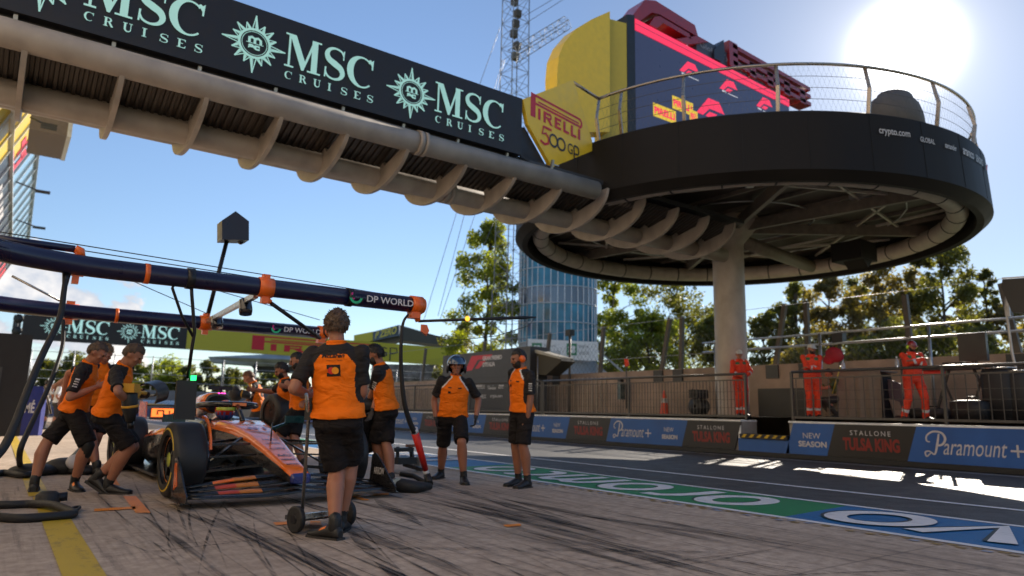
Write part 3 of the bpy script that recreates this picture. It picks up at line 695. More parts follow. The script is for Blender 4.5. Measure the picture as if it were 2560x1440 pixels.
# the lathe runs its height along z, so write the disc directly
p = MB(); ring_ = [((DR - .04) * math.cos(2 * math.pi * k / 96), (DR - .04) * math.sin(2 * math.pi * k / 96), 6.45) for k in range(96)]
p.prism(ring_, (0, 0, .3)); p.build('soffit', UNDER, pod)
p = MB(); ring_ = [((DR - .3) * math.cos(2 * math.pi * k / 96), (DR - .3) * math.sin(2 * math.pi * k / 96), 6.93) for k in range(96)]
p.prism(ring_, (0, 0, .08)); p.build('deck', DGREY, pod)
p = MB(); RT = DR - .62
p.tube([(RT * math.cos(2 * math.pi * k / 96), RT * math.sin(2 * math.pi * k / 96), 5.93) for k in range(96)], .24, 16, closed=True); p.build('ring_tube', BRIDGEC, pod)
for k in list(range(0, 96, 3)):
    p = MB(); a = R(k * 3.75 + 1); c = Vector((RT * math.cos(a), RT * math.sin(a), 5.93)); tg = Vector((-math.sin(a), math.cos(a), 0)); p.tube([c - tg * .02, c + tg * .02], .252, 16); p.build('tube_strap', DGREY, pod)
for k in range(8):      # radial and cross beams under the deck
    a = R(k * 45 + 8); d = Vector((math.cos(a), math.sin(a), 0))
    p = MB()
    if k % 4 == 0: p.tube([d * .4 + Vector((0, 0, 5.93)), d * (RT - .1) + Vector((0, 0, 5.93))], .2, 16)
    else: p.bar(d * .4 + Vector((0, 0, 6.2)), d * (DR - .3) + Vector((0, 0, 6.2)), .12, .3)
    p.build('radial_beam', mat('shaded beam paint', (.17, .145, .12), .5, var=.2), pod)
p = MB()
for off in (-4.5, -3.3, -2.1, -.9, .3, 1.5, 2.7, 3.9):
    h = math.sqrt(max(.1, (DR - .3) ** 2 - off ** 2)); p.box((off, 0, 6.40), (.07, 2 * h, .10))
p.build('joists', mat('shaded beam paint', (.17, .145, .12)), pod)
p = MB()
for k in range(10):
    a = R(k * 36 + 15); b = R(k * 36 + 15 + 100)
    p.bar((DR * .9 * math.cos(a), DR * .9 * math.sin(a), 6.32), (DR * .9 * math.cos(b), DR * .9 * math.sin(b), 6.32), .06, .06)
p.build('cross_bracing', mat('pale bracing steel', (.5, .46, .41), .4, .2), pod)
p = MB(); p.lathe([(.0, .43), (5.75, .43)], (.0, .15, 0), 'z', 40); p.lathe([(5.55, .44), (5.75, .44), (6.3, .9), (6.45, .9)], (.0, .15, 0), 'z', 40); p.build('column', BRIDGEC, pod)
for an in (262, 300): pass
p = MB(); a = R(-60); c = Vector(((DR + .02) * math.cos(R(-2)), (DR + .02) * math.sin(R(-2)), 5.6)); p.box((3.6, -1.6, 5.75), (.9, .9, .55)); p.prism([(3.2, -2.0, 5.6), (4.0, -2.0, 5.6), (3.6, -2.0, 5.25)], (0, .6, 0)); p.build('soffit_housing', DARKFAS, pod)
# handrail round the deck
RAILM = mat('champagne handrail steel', (.36, .31, .26), .3, .85)
hr = [(DR - .12) * Vector((math.cos(R(a)), math.sin(R(a)), 0)) for a in range(0, 361, 3)]
A0, A1 = -172, 60
p = MB(); p.tube([((DR - .1) * math.cos(R(a)), (DR - .1) * math.sin(R(a)), 8.12) for a in range(A0, A1 + 1, 3)], .035, 8); p.build('handrail', RAILM, pod)
p = MB()
for z in (7.35, 7.6, 7.85): p.tube([((DR - .1) * math.cos(R(a)), (DR - .1) * math.sin(R(a)), z) for a in range(A0, A1 + 1, 3)], .006, 4)
for i in range((A1 - A0) * 2):   # fine diagonal cable net
    a = R(A0 + i * .5 * 1.0); b = R(A0 + i * .5 + 3.5)
    if i % 2 == 0:
        q0 = ((DR - .1) * math.cos(a), (DR - .1) * math.sin(a)); q1 = ((DR - .1) * math.cos(b), (DR - .1) * math.sin(b))
        p.bar((*q0, 7.1), (*q1, 8.08), .0018, .0018); p.bar((*q1, 7.1), (*q0, 8.08), .0018, .0018)
p.build('cable_net', mat('dull net cable', (.12, .11, .10), .6, .3), pod)
for a in (-172, -166, -152, -134, -116, -98, -80, -62, -44, -26, -8, 10, 28, 46):
    c, s_ = math.cos(R(a)), math.sin(R(a)); r1 = DR - .12
    p = MB(); p.bar((r1 * c, r1 * s_, 7.0), ((r1 + .10) * c, (r1 + .10) * s_, 7.62), .08, .035); p.bar(((r1 + .10) * c, (r1 + .10) * s_, 7.62), (r1 * c, r1 * s_, 8.12), .07, .03); p.build('rail_post', RAILM, pod)
# small sponsor words on the fascia
for k in range(30):
    p = MB(); a = R(k * 12 + 3); p.bar(((DR + .101) * math.cos(a), (DR + .101) * math.sin(a), 5.80), ((DR + .043) * math.cos(a), (DR + .043) * math.sin(a), 7.0), .012, .006, 0, (math.cos(a), math.sin(a), 0)); p.build('panel_seam', mat('dark seam', (.004, .004, .004), .8), pod)
for k in range(7):
    p = MB(); a = R(k * 51 + 20); p.box((3.6 * math.cos(a), 3.6 * math.sin(a), 6.36), (.5, .18, .1), 0, Matrix.Rotation(a, 3, 'Z')); p.build('light_fitting', GALV, pod)
for r_ in (2.2, 4.4): p = MB(); p.tube([(r_ * math.cos(R(a)), r_ * math.sin(R(a)), 6.33) for a in range(0, 361, 12)], .02, 6); p.build('conduit', GALV, pod)
FT = mat('pale fascia print', (.5, .48, .46), .5); FR = mat('red fascia print', (.6, .03, .03), .5)
def fascia_text(s, a, w, h, z, mi=0, ring=None):
    q = MB(); c = Vector(((DR + .085) * math.cos(R(a)), (DR + .085) * math.sin(R(a)), z)); xd = Vector((-math.sin(R(a)), math.cos(R(a)), 0))
    text_into(q, s, c - xd * w / 2, xd, (0, 0, 1), w, h, mi, .02)
    if mi == 0 and s == 'ROLEX ': pass
    q.build('lettering', [FT, FR], pod)
for s, a, w, h in (('crypto.com', -112, .75, .17), ('GLOBAL', -104, .42, .11), ('aramco', -90, .55, .14), ('LENOVO', -84, .5, .16), ('santander', -97, .42, .12)): fascia_text(s, a, w, h, 6.55)
q = MB(); c = Vector(((DR + .10) * math.cos(R(-78)), (DR + .10) * math.sin(R(-78)), 6.55)); xd = Vector((-math.sin(R(-78)), math.cos(R(-78)), 0)); u = Vector((0, 0, 1))
q.add([c - xd * .2, c - xd * .02, c + xd * .12 + u * .17, c + xd * .0 + u * .17, c - xd * .08 + u * .1], [(0, 1, 2, 3, 4)], 1); q.build('lettering', [FT, FR], pod)
# clear wind shield where the bridge meets the deck
GLASS = mat('smoked screen', (.10, .10, .10), .12, 0, var=.05, spec=.6)
# loudspeakers, crates and a covered stand on the deck
def dome(name, label, cat, c, pts, depth, m, group=None):
    p = MB(); p.prism(pts, (0, depth, 0)); o = p.build(name, m); o.location = c; tag(o, label, cat, group); return o
CASE = mat('black flight case', (.02, .019, .018), .5)
for nm, lab, cat, px, py, Y, w, h in (('stage_speaker', 'black angled stage speaker on the podium deck nearest the yellow labels', 'speaker', 1800, 300, 9.35, .62, .36), ('flight_case', 'black flat topped case on the podium deck right of the tallest steel rail post', 'case', 1907, 296, 8.5, .55, .32), ('stage_monitor', 'black stepped stage monitor beside the rail post left of the sun', 'speaker', 2045, 298, 7.75, .75, .45)):
    b = ony(px, py, Y); b.z = 7.01
    k = -w / 2
    dome(nm, lab, cat, b, [(k, 0, 0), (-k, 0, 0), (-k * .95, 0, h * .55), (-k * .6, 0, h), (k * .55, 0, h * .96), (k * .9, 0, h * .5)] if nm != 'flight_case' else [(k, 0, 0), (-k, 0, 0), (-k, 0, h), (k, 0, h)], .5, CASE)
b = ony(2243, 330, 6.85); 
cv = MB(); secs = []
for z, w, d in ((0, .85, .5), (.5, .82, .48), (.72, .70, .42), (.82, .5, .35), (.92, .45, .32), (1.0, .25, .2)):
    secs.append([(w * math.cos(R(a)) * (1 if a < 180 else 1), d * math.sin(R(a)), z) for a in range(0, 360, 24)])
cv.loft(secs); o = cv.build('covered_stand', mat('dark cover sheet', (.12, .11, .10), .7, bump=.5, bscale=5)); o.location = (b.x, b.y, 7.01); tag(o, 'dark draped equipment stand at the deck edge under the sun', 'stand')

# yellow hexagonal board at the end of the bridge
YEL = mat('signal yellow board', (.90, .60, .035), .4, var=.05); YRED = mat('crimson print', (.58, .010, .030), .45); YNAVY = mat('dark navy print', (.02, .022, .035), .45)
hx = [(7.95, 7.20), (9.62, 8.28), (10.33, 7.07), (10.33, 6.82), (8.9, 6.02), (8.12, 6.72)]
hexb = thing('hexagonal_sign', 'yellow hexagonal tyre maker sign between the LED board and the podium rail', 'sign', (0, 10.78, 0))
hd = Vector((1, .22, 0)).normalized()
hp = lambda x, z: Vector((7.95, 0, 0)) + hd * ((x - 7.95) * 1.02) + Vector((0, 0, z))
p = MB(); p.prism([hp(*q) for q in hx], (-.02, .09, 0)); p.build('panel', YEL, hexb)
def big_logo(s, x, y, w, h, mi=0):
    """the long-topped P with the stretched bowl over the other letters"""
    s.rect(x, y, w * .085, h * .94, mi); s.rect(x, y + h * .90, w * .90, h * .10, mi)
    s.stroke([(x + w * .13, y + h * .74), (x + w * .9, y + h * .74)], h * .07, mi)
    s.rect(x + w * .085, y + h * .56, w * .82, h * .10, mi); s.ring(x + w * .90, y + h * .755, h * .185, h * .12, mi, 14, -90, 90)
    ltr = [('I', .13, .045), ('R', .225, .17), ('E', .43, .12), ('L', .59, .11), ('L', .735, .11), ('I', .88, .05)]
    for ch, a, b in ltr:
        X, Wd, Hh = x + w * a, w * b, h * .48; t = w * .042; q = h * .11
        s.rect(X, y, t, Hh, mi)
        if ch in 'EL': s.rect(X + t * .9, y, Wd - t * .9, q, mi)
        if ch == 'E': s.rect(X + t * .9, y + Hh - q, Wd - t * .9, q, mi); s.rect(X + t * .9, y + Hh * .5 - q * .4, (Wd - t) * .8, q * .8, mi)
        if ch == 'R':
            s.rect(X + t * .9, y + Hh - q, Wd * .55, q, mi); s.rect(X + t * .9, y + Hh * .42, Wd * .55, q * .8, mi); s.ring(X + Wd * .62, y + Hh * .72, Hh * .22, q * .9, mi, 10, -90, 90)
            s.poly([(X + Wd * .38, y + Hh * .44), (X + Wd * .66, y + Hh * .44), (X + Wd * 1.02, y), (X + Wd * .72, y)], mi)
s = Plane2(hp(7.95, 0), hd, (0, 0, 1), .004)
# u is measured from x = 7.95
sh = -.0
big_logo(s, .24, 6.93 + .0, 1.86, .52, 0)
s.stroke([(.93, 6.83), (.66, 6.83), (.62, 6.66), (.74, 6.70), (.84, 6.62), (.82, 6.50), (.7, 6.45), (.56, 6.5)], .055, 0)
s.ring(1.0, 6.62, .13, .045, 1); s.ring(1.27, 6.62, .13, .045, 1); s.text('G', 1.50, 6.50, .17, .24, 1); s.curve([(1.73, 6.38), (1.73, 6.55), (1.73, 6.72), (1.86, 6.72), (1.90, 6.64), (1.86, 6.56), (1.75, 6.55)], .04, 1)
s.build('lettering', [YRED, YNAVY], hexb)
q_ = Vector((DC.x + (DR - .1) * math.cos(R(-172)), DC.y + (DR - .1) * math.sin(R(-172)), 8.12)); p = MB(); p.tube([hp(9.62, 8.26) + Vector((0, .05, 0)), q_ - hexb.location], .035, 8); p.build('link_rail', RAILM, hexb)
bpk = MB(); bpk.prism([hp(7.97, 6.62) + Vector((0, .1, 0)), hp(8.1, 6.68) + Vector((0, .1, 0)), hp(8.88, 5.98) + Vector((0, .1, 0)), hp(8.0, 6.0) + Vector((0, .1, 0))], (0, .05, 0)); bpk.build('backing_plate', BLACK, hexb)

# podium back wall: yellow arch, screen with red crown
py = 13.3
stg = thing('podium_backdrop', 'tall podium backdrop with yellow arched side and navy screen edged in red', 'podium screen', (0, py, 0))
q = [ony(1395, 330, py), ony(1393, 185, py), ony(1397, 140, py), ony(1412, 105, py), ony(1440, 72, py), ony(1480, 48, py), ony(1525, 28, py), ony(1525, 330, py)]
p = MB(); p.prism([(v.x, 0, v.z) for v in q], (0, .5, 0)); p.build('arched_panel', YEL, stg)
xa = ony(1525, 100, py).x; za = ony(1525, 28, py).z
xb = ony(1568, 100, py).x
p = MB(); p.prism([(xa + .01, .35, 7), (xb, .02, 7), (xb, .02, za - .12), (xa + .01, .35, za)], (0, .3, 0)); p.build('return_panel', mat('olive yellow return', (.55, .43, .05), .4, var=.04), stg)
NAVS = mat('lit navy screen', (.02, .024, .05), .35, emit=(.05, .06, .13), es=.22); REDS = mat('lit red screen band', (.6, .02, .05), .4, emit=(.85, .03, .09), es=.5)
tl = ony(1580, 42, py); tr = ony(2010, 268, py)
p = MB(); p.prism([(xb, 0, 7), (xb + .32, 0, 7), (xb + .32, 0, tl.z + .1), (xb, 0, tl.z + .0)], (0, .6, 0)); p.build('edge_pillar', BLACK, stg)
zt = tl.z; x0 = tl.x + .14; x1 = 21.6
p = MB(); p.prism([(x0, .02, 7), (x1, .02, 7), (x1, .02, zt - .55), (x0, .02, zt - .35)], (0, .4, 0)); p.build('screen', NAVS, stg)
p = MB(); p.prism([(x0, 0, zt - .36), (x1, 0, zt - .56), (x1, 0, zt - .28), (x0, 0, zt)], (0, .4, 0)); p.build('red_band', REDS, stg)
p = MB(); p.prism([(x0, -.006, zt - .17), (x1, -.006, zt - .41), (x1, -.006, zt - .395), (x0, -.006, zt - .155)], (0, -.004, 0)); p.build('band_groove', NAVS, stg)
s = Plane2((0, .02, 0), (1, 0, 0), (0, 0, 1), .006)
SR, SY, SW = 0, 1, 2
def race_mark(x, z, w, h, mi=0):
    s.poly([(x, z), (x + w * .22, z), (x + w * .46, z + h * .46), (x + w * .98, z + h * .46), (x + w * .80, z + h), (x + w * .42, z + h)][:6], mi)
    s.poly([(x + w * .30, z), (x + w * .55, z), (x + w * .72, z + h * .3), (x + w * .45, z + h * .3)], mi)
for (a, b) in (((1700, 175), (1752, 146)), ((1800, 220), (1848, 196)), ((1892, 264), (1935, 240)), ((1742, 280), (1818, 243))):
    v0 = ony(*a, py); v1 = ony(*b, py); race_mark(v0.x, v0.z, (v1.x - v0.x) * .92, (v1.x - v0.x) * .42, SR)
for (a, b) in (((1634, 289), (1690, 255)), ((1682, 270), (1733, 243)), ((1725, 304), (1745, 292))):
    v0 = ony(*a, py); v1 = ony(b[0], b[1], py); h = .42; s.rect(v0.x, v0.z, v1.x - v0.x, h, SY); s.text('PIRELLI', v0.x + .05, v0.z + .10, (v1.x - v0.x) - .1, .22, 0, .05)
for a in ((1705, 184), (1806, 228), (1895, 272)):
    v0 = ony(*a, py); s.rect(v0.x, v0.z, .22, .06, SW); s.rect(v0.x + .3, v0.z, .5, .03, SW)
s.build('screen_graphics', [REDS, mat('lit yellow labels', (.6, .42, .02), .4, emit=(.75, .5, .03), es=.4), mat('lit pale graphics', (.5, .5, .5), .4, emit=(.6, .6, .65), es=.3), YRED], stg)
# header strip and red crown of solid letters above the screen
p = MB(); h0 = ony(1735, 95, py + .3); p.prism([(h0.x, .2, zt - .15), (x1 - .5, .2, zt - .36), (x1 - .5, .2, zt + .40), (h0.x, .2, zt + .62)], (0, .3, 0)); p.build('header_strip', mat('dark header strip', (.05, .055, .075), .4), stg)
s = Plane2((h0.x + .15, .19, zt + .24), (1, 0, -.028), (.028, 0, 1), .004); s.text('Global Tyre Partner of Formula 1', 0, -.03, 5.0, .24, 0, .01); s.build('lettering', mat('grey header print', (.3, .3, .34), .5), stg)
CRED = mat('deep red crown paint', (.30, .012, .016), .35, coat=.3)
p = MB(); z = zt
# stylised forward-leaning race logo in solid metal
c0 = ony(1585, 38, py).x; cw = ony(1742, 90, py).x - c0
f = lambda a, b: (c0 + a * cw * 1.04, .1, zt + .08 + b * .78 - a * .05)
p.prism([f(0, 0), f(.12, 0), f(.30, .62), f(.42, .72), f(1.03, .60), f(.98, 1.06), f(.36, 1.22), f(.2, 1.02)], (0, .7, 0))
p.prism([f(.26, .05), f(.37, .05), f(.47, .42), f(.92, .34), f(.88, .55), f(.42, .64), f(.34, .5)], (0, .7, 0)); p.prism([f(.66, 0), f(.84, 0), f(1.20, .62), f(1.02, .64)], (0, .7, 0))
p.build('crown_emblem', CRED, stg)
p = MB(); g = lambda a, b: (c0 + cw * 1.35 + a, .1, zt + .02 + b - a * .03)
p.prism([g(0, 0), g(.35, 0), g(.55, .25), g(.52, .85), g(.0, .3)], (0, .6, 0)); p.build('dark_fin', NAVS if False else YNAVY, stg)
p = MB()
for a, b in ((1.0, .10), (1.0, .40), (1.0, .70)): p.prism([g(a, b + .05), g(5.6, b + .0), g(5.6, b + .14), g(a, b + .2)], (0, .5, 0))
p.prism([g(.8, .05), g(1.25, .05), g(1.25, .95), g(.8, .95)], (0, .5, 0))
for k in range(4): p.prism([g(1.9 + k * 1.0, .05), g(2.25 + k * 1.0, .05), g(2.25 + k * 1.0, .6), g(1.9 + k * 1.0, .6)], (0, .45, 0))
p.build('crown_lettering', CRED, stg)

# ------------------------------------------------------------------ lattice mast with arm and guy wires
def lattice(mb, base, top, w0, w1, n, r=.045, br=.025):
    base = Vector(base); top = Vector(top); ax = (top - base).normalized(); u = Vector((1, 0, 0)) if abs(ax.x) < .8 else Vector((0, 0, 1)); u = (u - ax * u.dot(ax)).normalized(); v = ax.cross(u)
    P = []
    for i in range(n + 1):
        t = i / n; c = base.lerp(top, t); w = (w0 + (w1 - w0) * t) / 2
        P.append([c + u * w * sx + v * w * sy for sx, sy in ((-1, -1), (1, -1), (1, 1), (-1, 1))])
    for k in range(4): mb.tube([P[i][k] for i in range(n + 1)], r, 5)
    for i in range(n):
        for k in range(4):
            l = (k + 1) % 4
            mb.bar(P[i][k], P[i + 1][l], br, br) if (i + k) % 2 else mb.bar(P[i][l], P[i + 1][k], br, br)
            mb.bar(P[i + 1][k], P[i + 1][l], br, br)
mb_ = ond(1272, 880, 52); mb_.z = 0
mast = thing('lattice_mast', 'tall galvanised lattice mast standing left of the glass tower', 'mast', (mb_.x, mb_.y, 0))
p = MB(); lattice(p, (0, 0, 0), (0, 0, 10), 1.95, 1.9, 8, .055, .035); lattice(p, (0, 0, 10), (0, 0, 34), 1.75, 1.55, 22, .045, .026); p.build('lattice', LATT, mast)
ar = ond(1420, 55, 52) - Vector((mb_.x, mb_.y, 0)); ar0 = ond(1308, 125, 52) - Vector((mb_.x, mb_.y, 0))
p = MB(); lattice(p, ar0 - (ar - ar0) * .25, ar, .8, .7, 9, .03, .018); p.build('arm', LATT, mast)
for dz in range(6):
    p = MB(); p.box((.1 + .2 * math.sin(dz * 2.1), .1, 29 + dz * .95), (.5, .4, .6)); p.build('equipment_box', mat('brown weathered boxes', (.07, .055, .035), .6), mast)
gw = thing('guy_wires', 'thin guy wires running down from the lattice mast', 'wires', (mb_.x, mb_.y, 0))
p = MB()
for a, b in (((1258, 150), (1060, 800)), ((1262, 150), (1095, 790)), ((1246, 360), (1100, 800)), ((1250, 520), (1130, 800)), ((1312, 60), (1500, -60)), ((1312, 40), (1480, -60)), ((1250, 70), (1200, 210))):
    p.tube([ond(*a, 52) - gw.location, ond(*b, 52) - gw.location], .022, 4)
p.build('wire_strands', mat('dull wire', (.15, .16, .18), .5, .5), gw)

# ------------------------------------------------------------------ glass control tower
tc_ = ond(1393, 900, 62); tc_.z = 0; TR = 3.45
tower = thing('glass_tower', 'round fronted blue glass control tower with dark bands behind the track', 'tower', (tc_.x, tc_.y, 0), math.atan2(-tc_.x, tc_.y))
def tmat(name, c, refl=.06, em=None): return mat(name, c, refl, .0, var=.25, scale=.35, spec=1.0, coat=.6)
TG = mat('teal tower glass', (.022, .165, .26), .12, .0, var=.6, scale=.55, spec=.5); TD = tmat('dark spandrel glass', (.03, .045, .085), .12); TF = mat('pale mullion', (.55, .58, .62), .4, .3)
arc = [(TR * math.sin(R(a)), -TR * .75 * math.cos(R(a))) for a in range(-90, 91, 10)]
def tband(z0, z1, m, nm):
    p = MB(); n = len(arc); vs = [(x, y, z) for z in (z0, z1) for x, y in arc]; p.add(vs, [(i, i + 1, n + i + 1, n + i) for i in range(n - 1)]); 
    p.add([(-TR, 0, z0), (TR, 0, z0), (TR, 3, z0), (-TR, 3, z0), (-TR, 0, z1), (TR, 0, z1), (TR, 3, z1), (-TR, 3, z1)], [(0, 4, 7, 3), (1, 2, 6, 5), (3, 7, 6, 2)]); p.build(nm, m, tower)
zz = 6.9
for h, m, nm in ((3.35, TG, 'glass_band'), (1.5, TD, 'spandrel_band'), (3.4, TG, 'glass_band'), (1.5, TD, 'spandrel_band'), (3.0, TG, 'glass_band')): tband(zz, zz + h, m, nm); zz += h
tband(2.6, 6.9, mat('grey clad base', (.32, .34, .38), .5), 'base_cladding')
p = MB()
for a in range(-90, 91, 10): x, y = (TR * math.sin(R(a)), -TR * .75 * math.cos(R(a))); p.box((x * 1.01, y * 1.01, 13.2), (.07, .07, 12.6))
for z in (6.9, 8.6, 10.25, 11.75, 13.4, 15.15, 16.6):
    p.tube([(x * 1.012, y * 1.012, z) for x, y in arc], .05, 5)
p.build('mullions', TF, tower)
p = MB(); p.prism([(-2.5, -2.9, 5.45), (3.45, -2.9, 5.25), (3.45, -2.9, 6.85), (-2.5, -2.9, 7.05)], (0, .15, 0)); p.build('sign_board', WHITE, tower)
s = Plane2((-2.4, -2.9, 5.35), (1, 0, 0), (0, 0, 1), .01); GRN = mat('green emblem', (.02, .22, .09), .5); GTX = mat('grey sign print', (.25, .28, .30), .5)
for k in (0.25, 3.2):
    s.rect(k, .35, .85, 1.0, 0)
    for a in (45, 135, 225, 315): s.disc(k + .42 + .2 * math.cos(R(a)), .85 + .22 * math.sin(R(a)), .17, 2)
    s.text('Regione', k + 1.05, .95, 1.0 if k < 1 else .8, .3, 1); s.text('Lombardia', k + 1.05, .42, 1.4 if k < 1 else .85, .36, 1)
s.build('lettering', [GRN, GTX, WHITE], tower)
p = MB(); p.prism([(3.4, -.5, 5.3), (6.9, -.5, 2.2), (6.9, -.5, 0), (-1, -.5, 0), (-1, -.5, 4.6)], (0, .6, 0)); p.bar((3.6, -.7, 6.3), (8.4, -.7, 2.2), .15, .15); p.build('sloped_stair_wall', mat('pale stair wall', (.42, .42, .42), .6), tower)

# ------------------------------------------------------------------ dark hospitality block and awning on the platform
hb = thing('event_hoarding', 'dark grey race event hoarding with red emblem behind the ear defender man', 'hoarding', (0, 0, 0))
HX = 17.4
v0 = onx(1108, 890, HX); v1 = onx(1326, 868, HX)
p = MB(); p.prism([(HX, v1.y, .92), (HX, v0.y, .92), (HX, v0.y, v0.z), (HX, v1.y, v1.z + .05)], (.9, 0, 0)); p.build('panel', mat('charcoal hoarding', (.052, .050, .052), .5, var=.06), hb)
s = Plane2((HX, v0.y, 0), (0, -1, 0), (0, 0, 1), .006); L = v0.y - v1.y
def hp2(px, py): v = onx(px, py, HX); return (v0.y - v.y, v.z)
s.poly([hp2(1163, 928), hp2(1180, 926), hp2(1195, 900), hp2(1225, 896), hp2(1232, 886), hp2(1180, 890)], 0); s.poly([hp2(1188, 922), hp2(1198, 921), hp2(1215, 902), hp2(1200, 903)], 0)
a = hp2(1207, 901); b = hp2(1255, 903); s.text('GRAN PREMIO', a[0], a[1] - .02, b[0] - a[0], .20, 1, .05); a = hp2(1207, 914); b = hp2(1235, 915); s.text("D'ITALIA", a[0], a[1] - .06, (b[0] - a[0]) * 1.1, .20, 1, .05)
for t_, pa, pb in (('PIRELLI', (1190, 968), (1212, 968)), ('Heineken', (1220, 970), (1240, 970)), ('aws', (1247, 968), (1260, 968)), ('AMEX', (1195, 992), (1216, 992)), ('crypto.com', (1226, 992), (1256, 992))):
    a = hp2(*pa); b = hp2(*pb); s.text(t_, a[0], a[1] - .07, b[0] - a[0], .17, 1, .05)
s.rect(.02, hp2(1150, 948)[1], L * .95, .02, 2)
s.build('lettering', [mat('emblem red', (.55, .02, .035), .45), AD_PALE, DGREY], hb)
aw = thing('awning', 'olive brown canvas awning beside the dark hoarding', 'awning', (0, 0, 0))
def w(px, py, X=17.7): return onx(px, py, X)
p = MB(); a, b, c, d_ = w(1326, 872), w(1398, 893), w(1402, 905), w(1368, 940)
p.prism([w(1326, 872), w(1400, 893), w(1404, 902), w(1365, 938), w(1326, 935)], (.8, .1, 0)); p.build('canvas', mat('olive canvas', (.06, .052, .036), .8, bump=.3, bscale=3), aw)
p = MB(); p.prism([w(1326, 870), w(1402, 892), w(1402, 898), w(1326, 879)], (-.06, -.02, 0)); p.build('pale_edge', mat('pale canvas edge', (.4, .38, .32), .7), aw)
p = MB(); p.tube([w(1345, 890), (w(1345, 890).x, w(1345, 890).y, .95)], .03, 6); p.build('leg', GALV, aw)
# loudspeaker on a pole, near the awning
def pole_thing(name, label, cat, px, top, X, head, m=DGREY, z0=.93):
    v = onx(px, top, X); t = thing(name, label, cat, (v.x, v.y, z0)); p = MB(); p.tube([(0, 0, 0), (0, 0, v.z - z0)], .05, 8); p.build('pole', POSTC, t); p = MB(); p.box((0, 0, v.z - z0), head); p.build('head', m, t); return t
pole_thing('camera_pole', 'dark pole with small camera box in front of the white tower sign', 'pole', 1425, 832, 18.6, (.25, .3, .25), BLACK)
pole_thing('signal_pole', 'small dark signal box on a pole between the two right marshals', 'signal', 2098, 845, 18.7, (.22, .3, .32), BLACK)
# ------------------------------------------------------------------ far gantry sign across the track
GY = 75
fg = thing('far_gantry_sign', 'far sign gantry over the track with black left panel and yellow right panel', 'gantry sign', (0, GY, 0))
a0 = ony(60, 789, GY); a1 = ony(470, 817, GY); a2 = ony(1135, 873, GY)
p = MB(); p.box(((a0.x + a1.x) / 2, .3, 7.45), (a1.x - a0.x, .6, 2.15)); p.build('black_panel', LEDK, fg)
FY = mat('far yellow panel', (.50, .44, .03), .45, var=.04)
p = MB(); p.box(((a1.x + a2.x) / 2, .3, 7.45), (a2.x - a1.x - .02, .6, 2.15)); p.build('yellow_panel', FY, fg)
led_x = ony(135, 815, GY).x
led_set(fg, -.01, 6.05, led_x, 2, mat('far aqua letters', (.4, .6, .58), .5, emit=(.4, .7, .66), es=.35), 2.15, 6.4)
s = Plane2((0, 0, 0), (1, 0, 0), (0, 0, 1), .02)
v = ony(628, 880, GY); v2 = ony(960, 880, GY); big_logo(s, v.x, 6.75, (v2.x - v.x), 1.5, 0)
v = ony(950, 880, GY); s.text('G', v.x - .3, 6.95, 1.2, 1.1, 1); s.stroke([(v.x + 1.3, 6.5), (v.x + 1.3, 8.0), (v.x + 2.1, 8.0), (v.x + 2.2, 7.5), (v.x + 1.4, 7.3)], .16, 1)
s.build('lettering', [YRED, YNAVY], fg)
for x in (a0.x - .4, a2.x + .5):
    p = MB(); p.box((x, .3, 4.2), (.6, .6, 8.4)); p.build('leg', DGREY, fg)

# ------------------------------------------------------------------ grandstand with patterned roof
gs = thing('grandstand', 'far covered grandstand with dark roof, yellow and blue tyre brand fascia', 'grandstand', (0, 0, 0))
GSX = 34
def gx(px, py, Y): return ony(px, py, Y)
b0 = gx(885, 838, 95); b1 = gx(1000, 818, 95)
def slab(pts, ext, m, nm): q = MB(); q.prism(pts, ext); return q.build(nm, m, gs)
rf = [ond(520, 893, 110), ond(700, 886, 110), ond(900, 868, 100), ond(900, 905, 100), ond(740, 925, 105), ond(560, 905, 110)]
slab([ond(885, 842, 100), ond(998, 812, 92), ond(1130, 850, 100), ond(1130, 866, 100), ond(1000, 850, 92), ond(885, 872, 100)], (2, 4, 0), mat('dark stand roof', (.035, .033, .03), .6), 'roof')
slab([ond(885, 838, 99), ond(932, 829, 96), ond(932, 851, 96), ond(885, 866, 99)], (.3, .3, 0), FY, 'roof_fascia')
slab([ond(933, 829, 95.5), ond(998, 813, 91.5), ond(998, 839, 91.5), ond(933, 852, 95.5)], (.3, .3, 0), mat('slate blue fascia', (.06, .10, .17), .5), 'roof_fascia')
d0 = ond(938, 848, 95.2); d1 = ond(992, 834, 91.6); xd = d1 - d0
s = MB(); text_into(s, 'P ZERO', d0 + Vector((-.1, -.15, 0)), xd, (0, 0, 1), xd.length, 1.0, 0, .03, .2); s.build('lettering', FY, gs)
slab([ond(520, 892, 108), ond(705, 884, 108), ond(900, 905, 104), ond(900, 918, 104), ond(650, 915, 108), ond(530, 906, 108)], (1, 3, 0), mat('pale grey stand roof', (.30, .31, .30), .6, var=.3, scale=.4), 'lower_roof')
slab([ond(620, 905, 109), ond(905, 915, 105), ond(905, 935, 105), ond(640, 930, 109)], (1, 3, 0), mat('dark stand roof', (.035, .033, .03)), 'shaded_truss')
for x in (560, 640, 760, 840):
    q = MB(); q.tube([ond(x, 905, 108), Vector((ond(x, 905, 108).x, ond(x, 905, 108).y, 0))], .25, 8); q.build('support_post', DGREY, gs)
slab([ond(930, 910, 98), ond(1100, 912, 98), ond(1100, 950, 98), ond(930, 955, 98)], (2, 4, 0), mat('spectator seating rows', (.16, .15, .17), .8, var=.7, scale=1.2), 'seating')
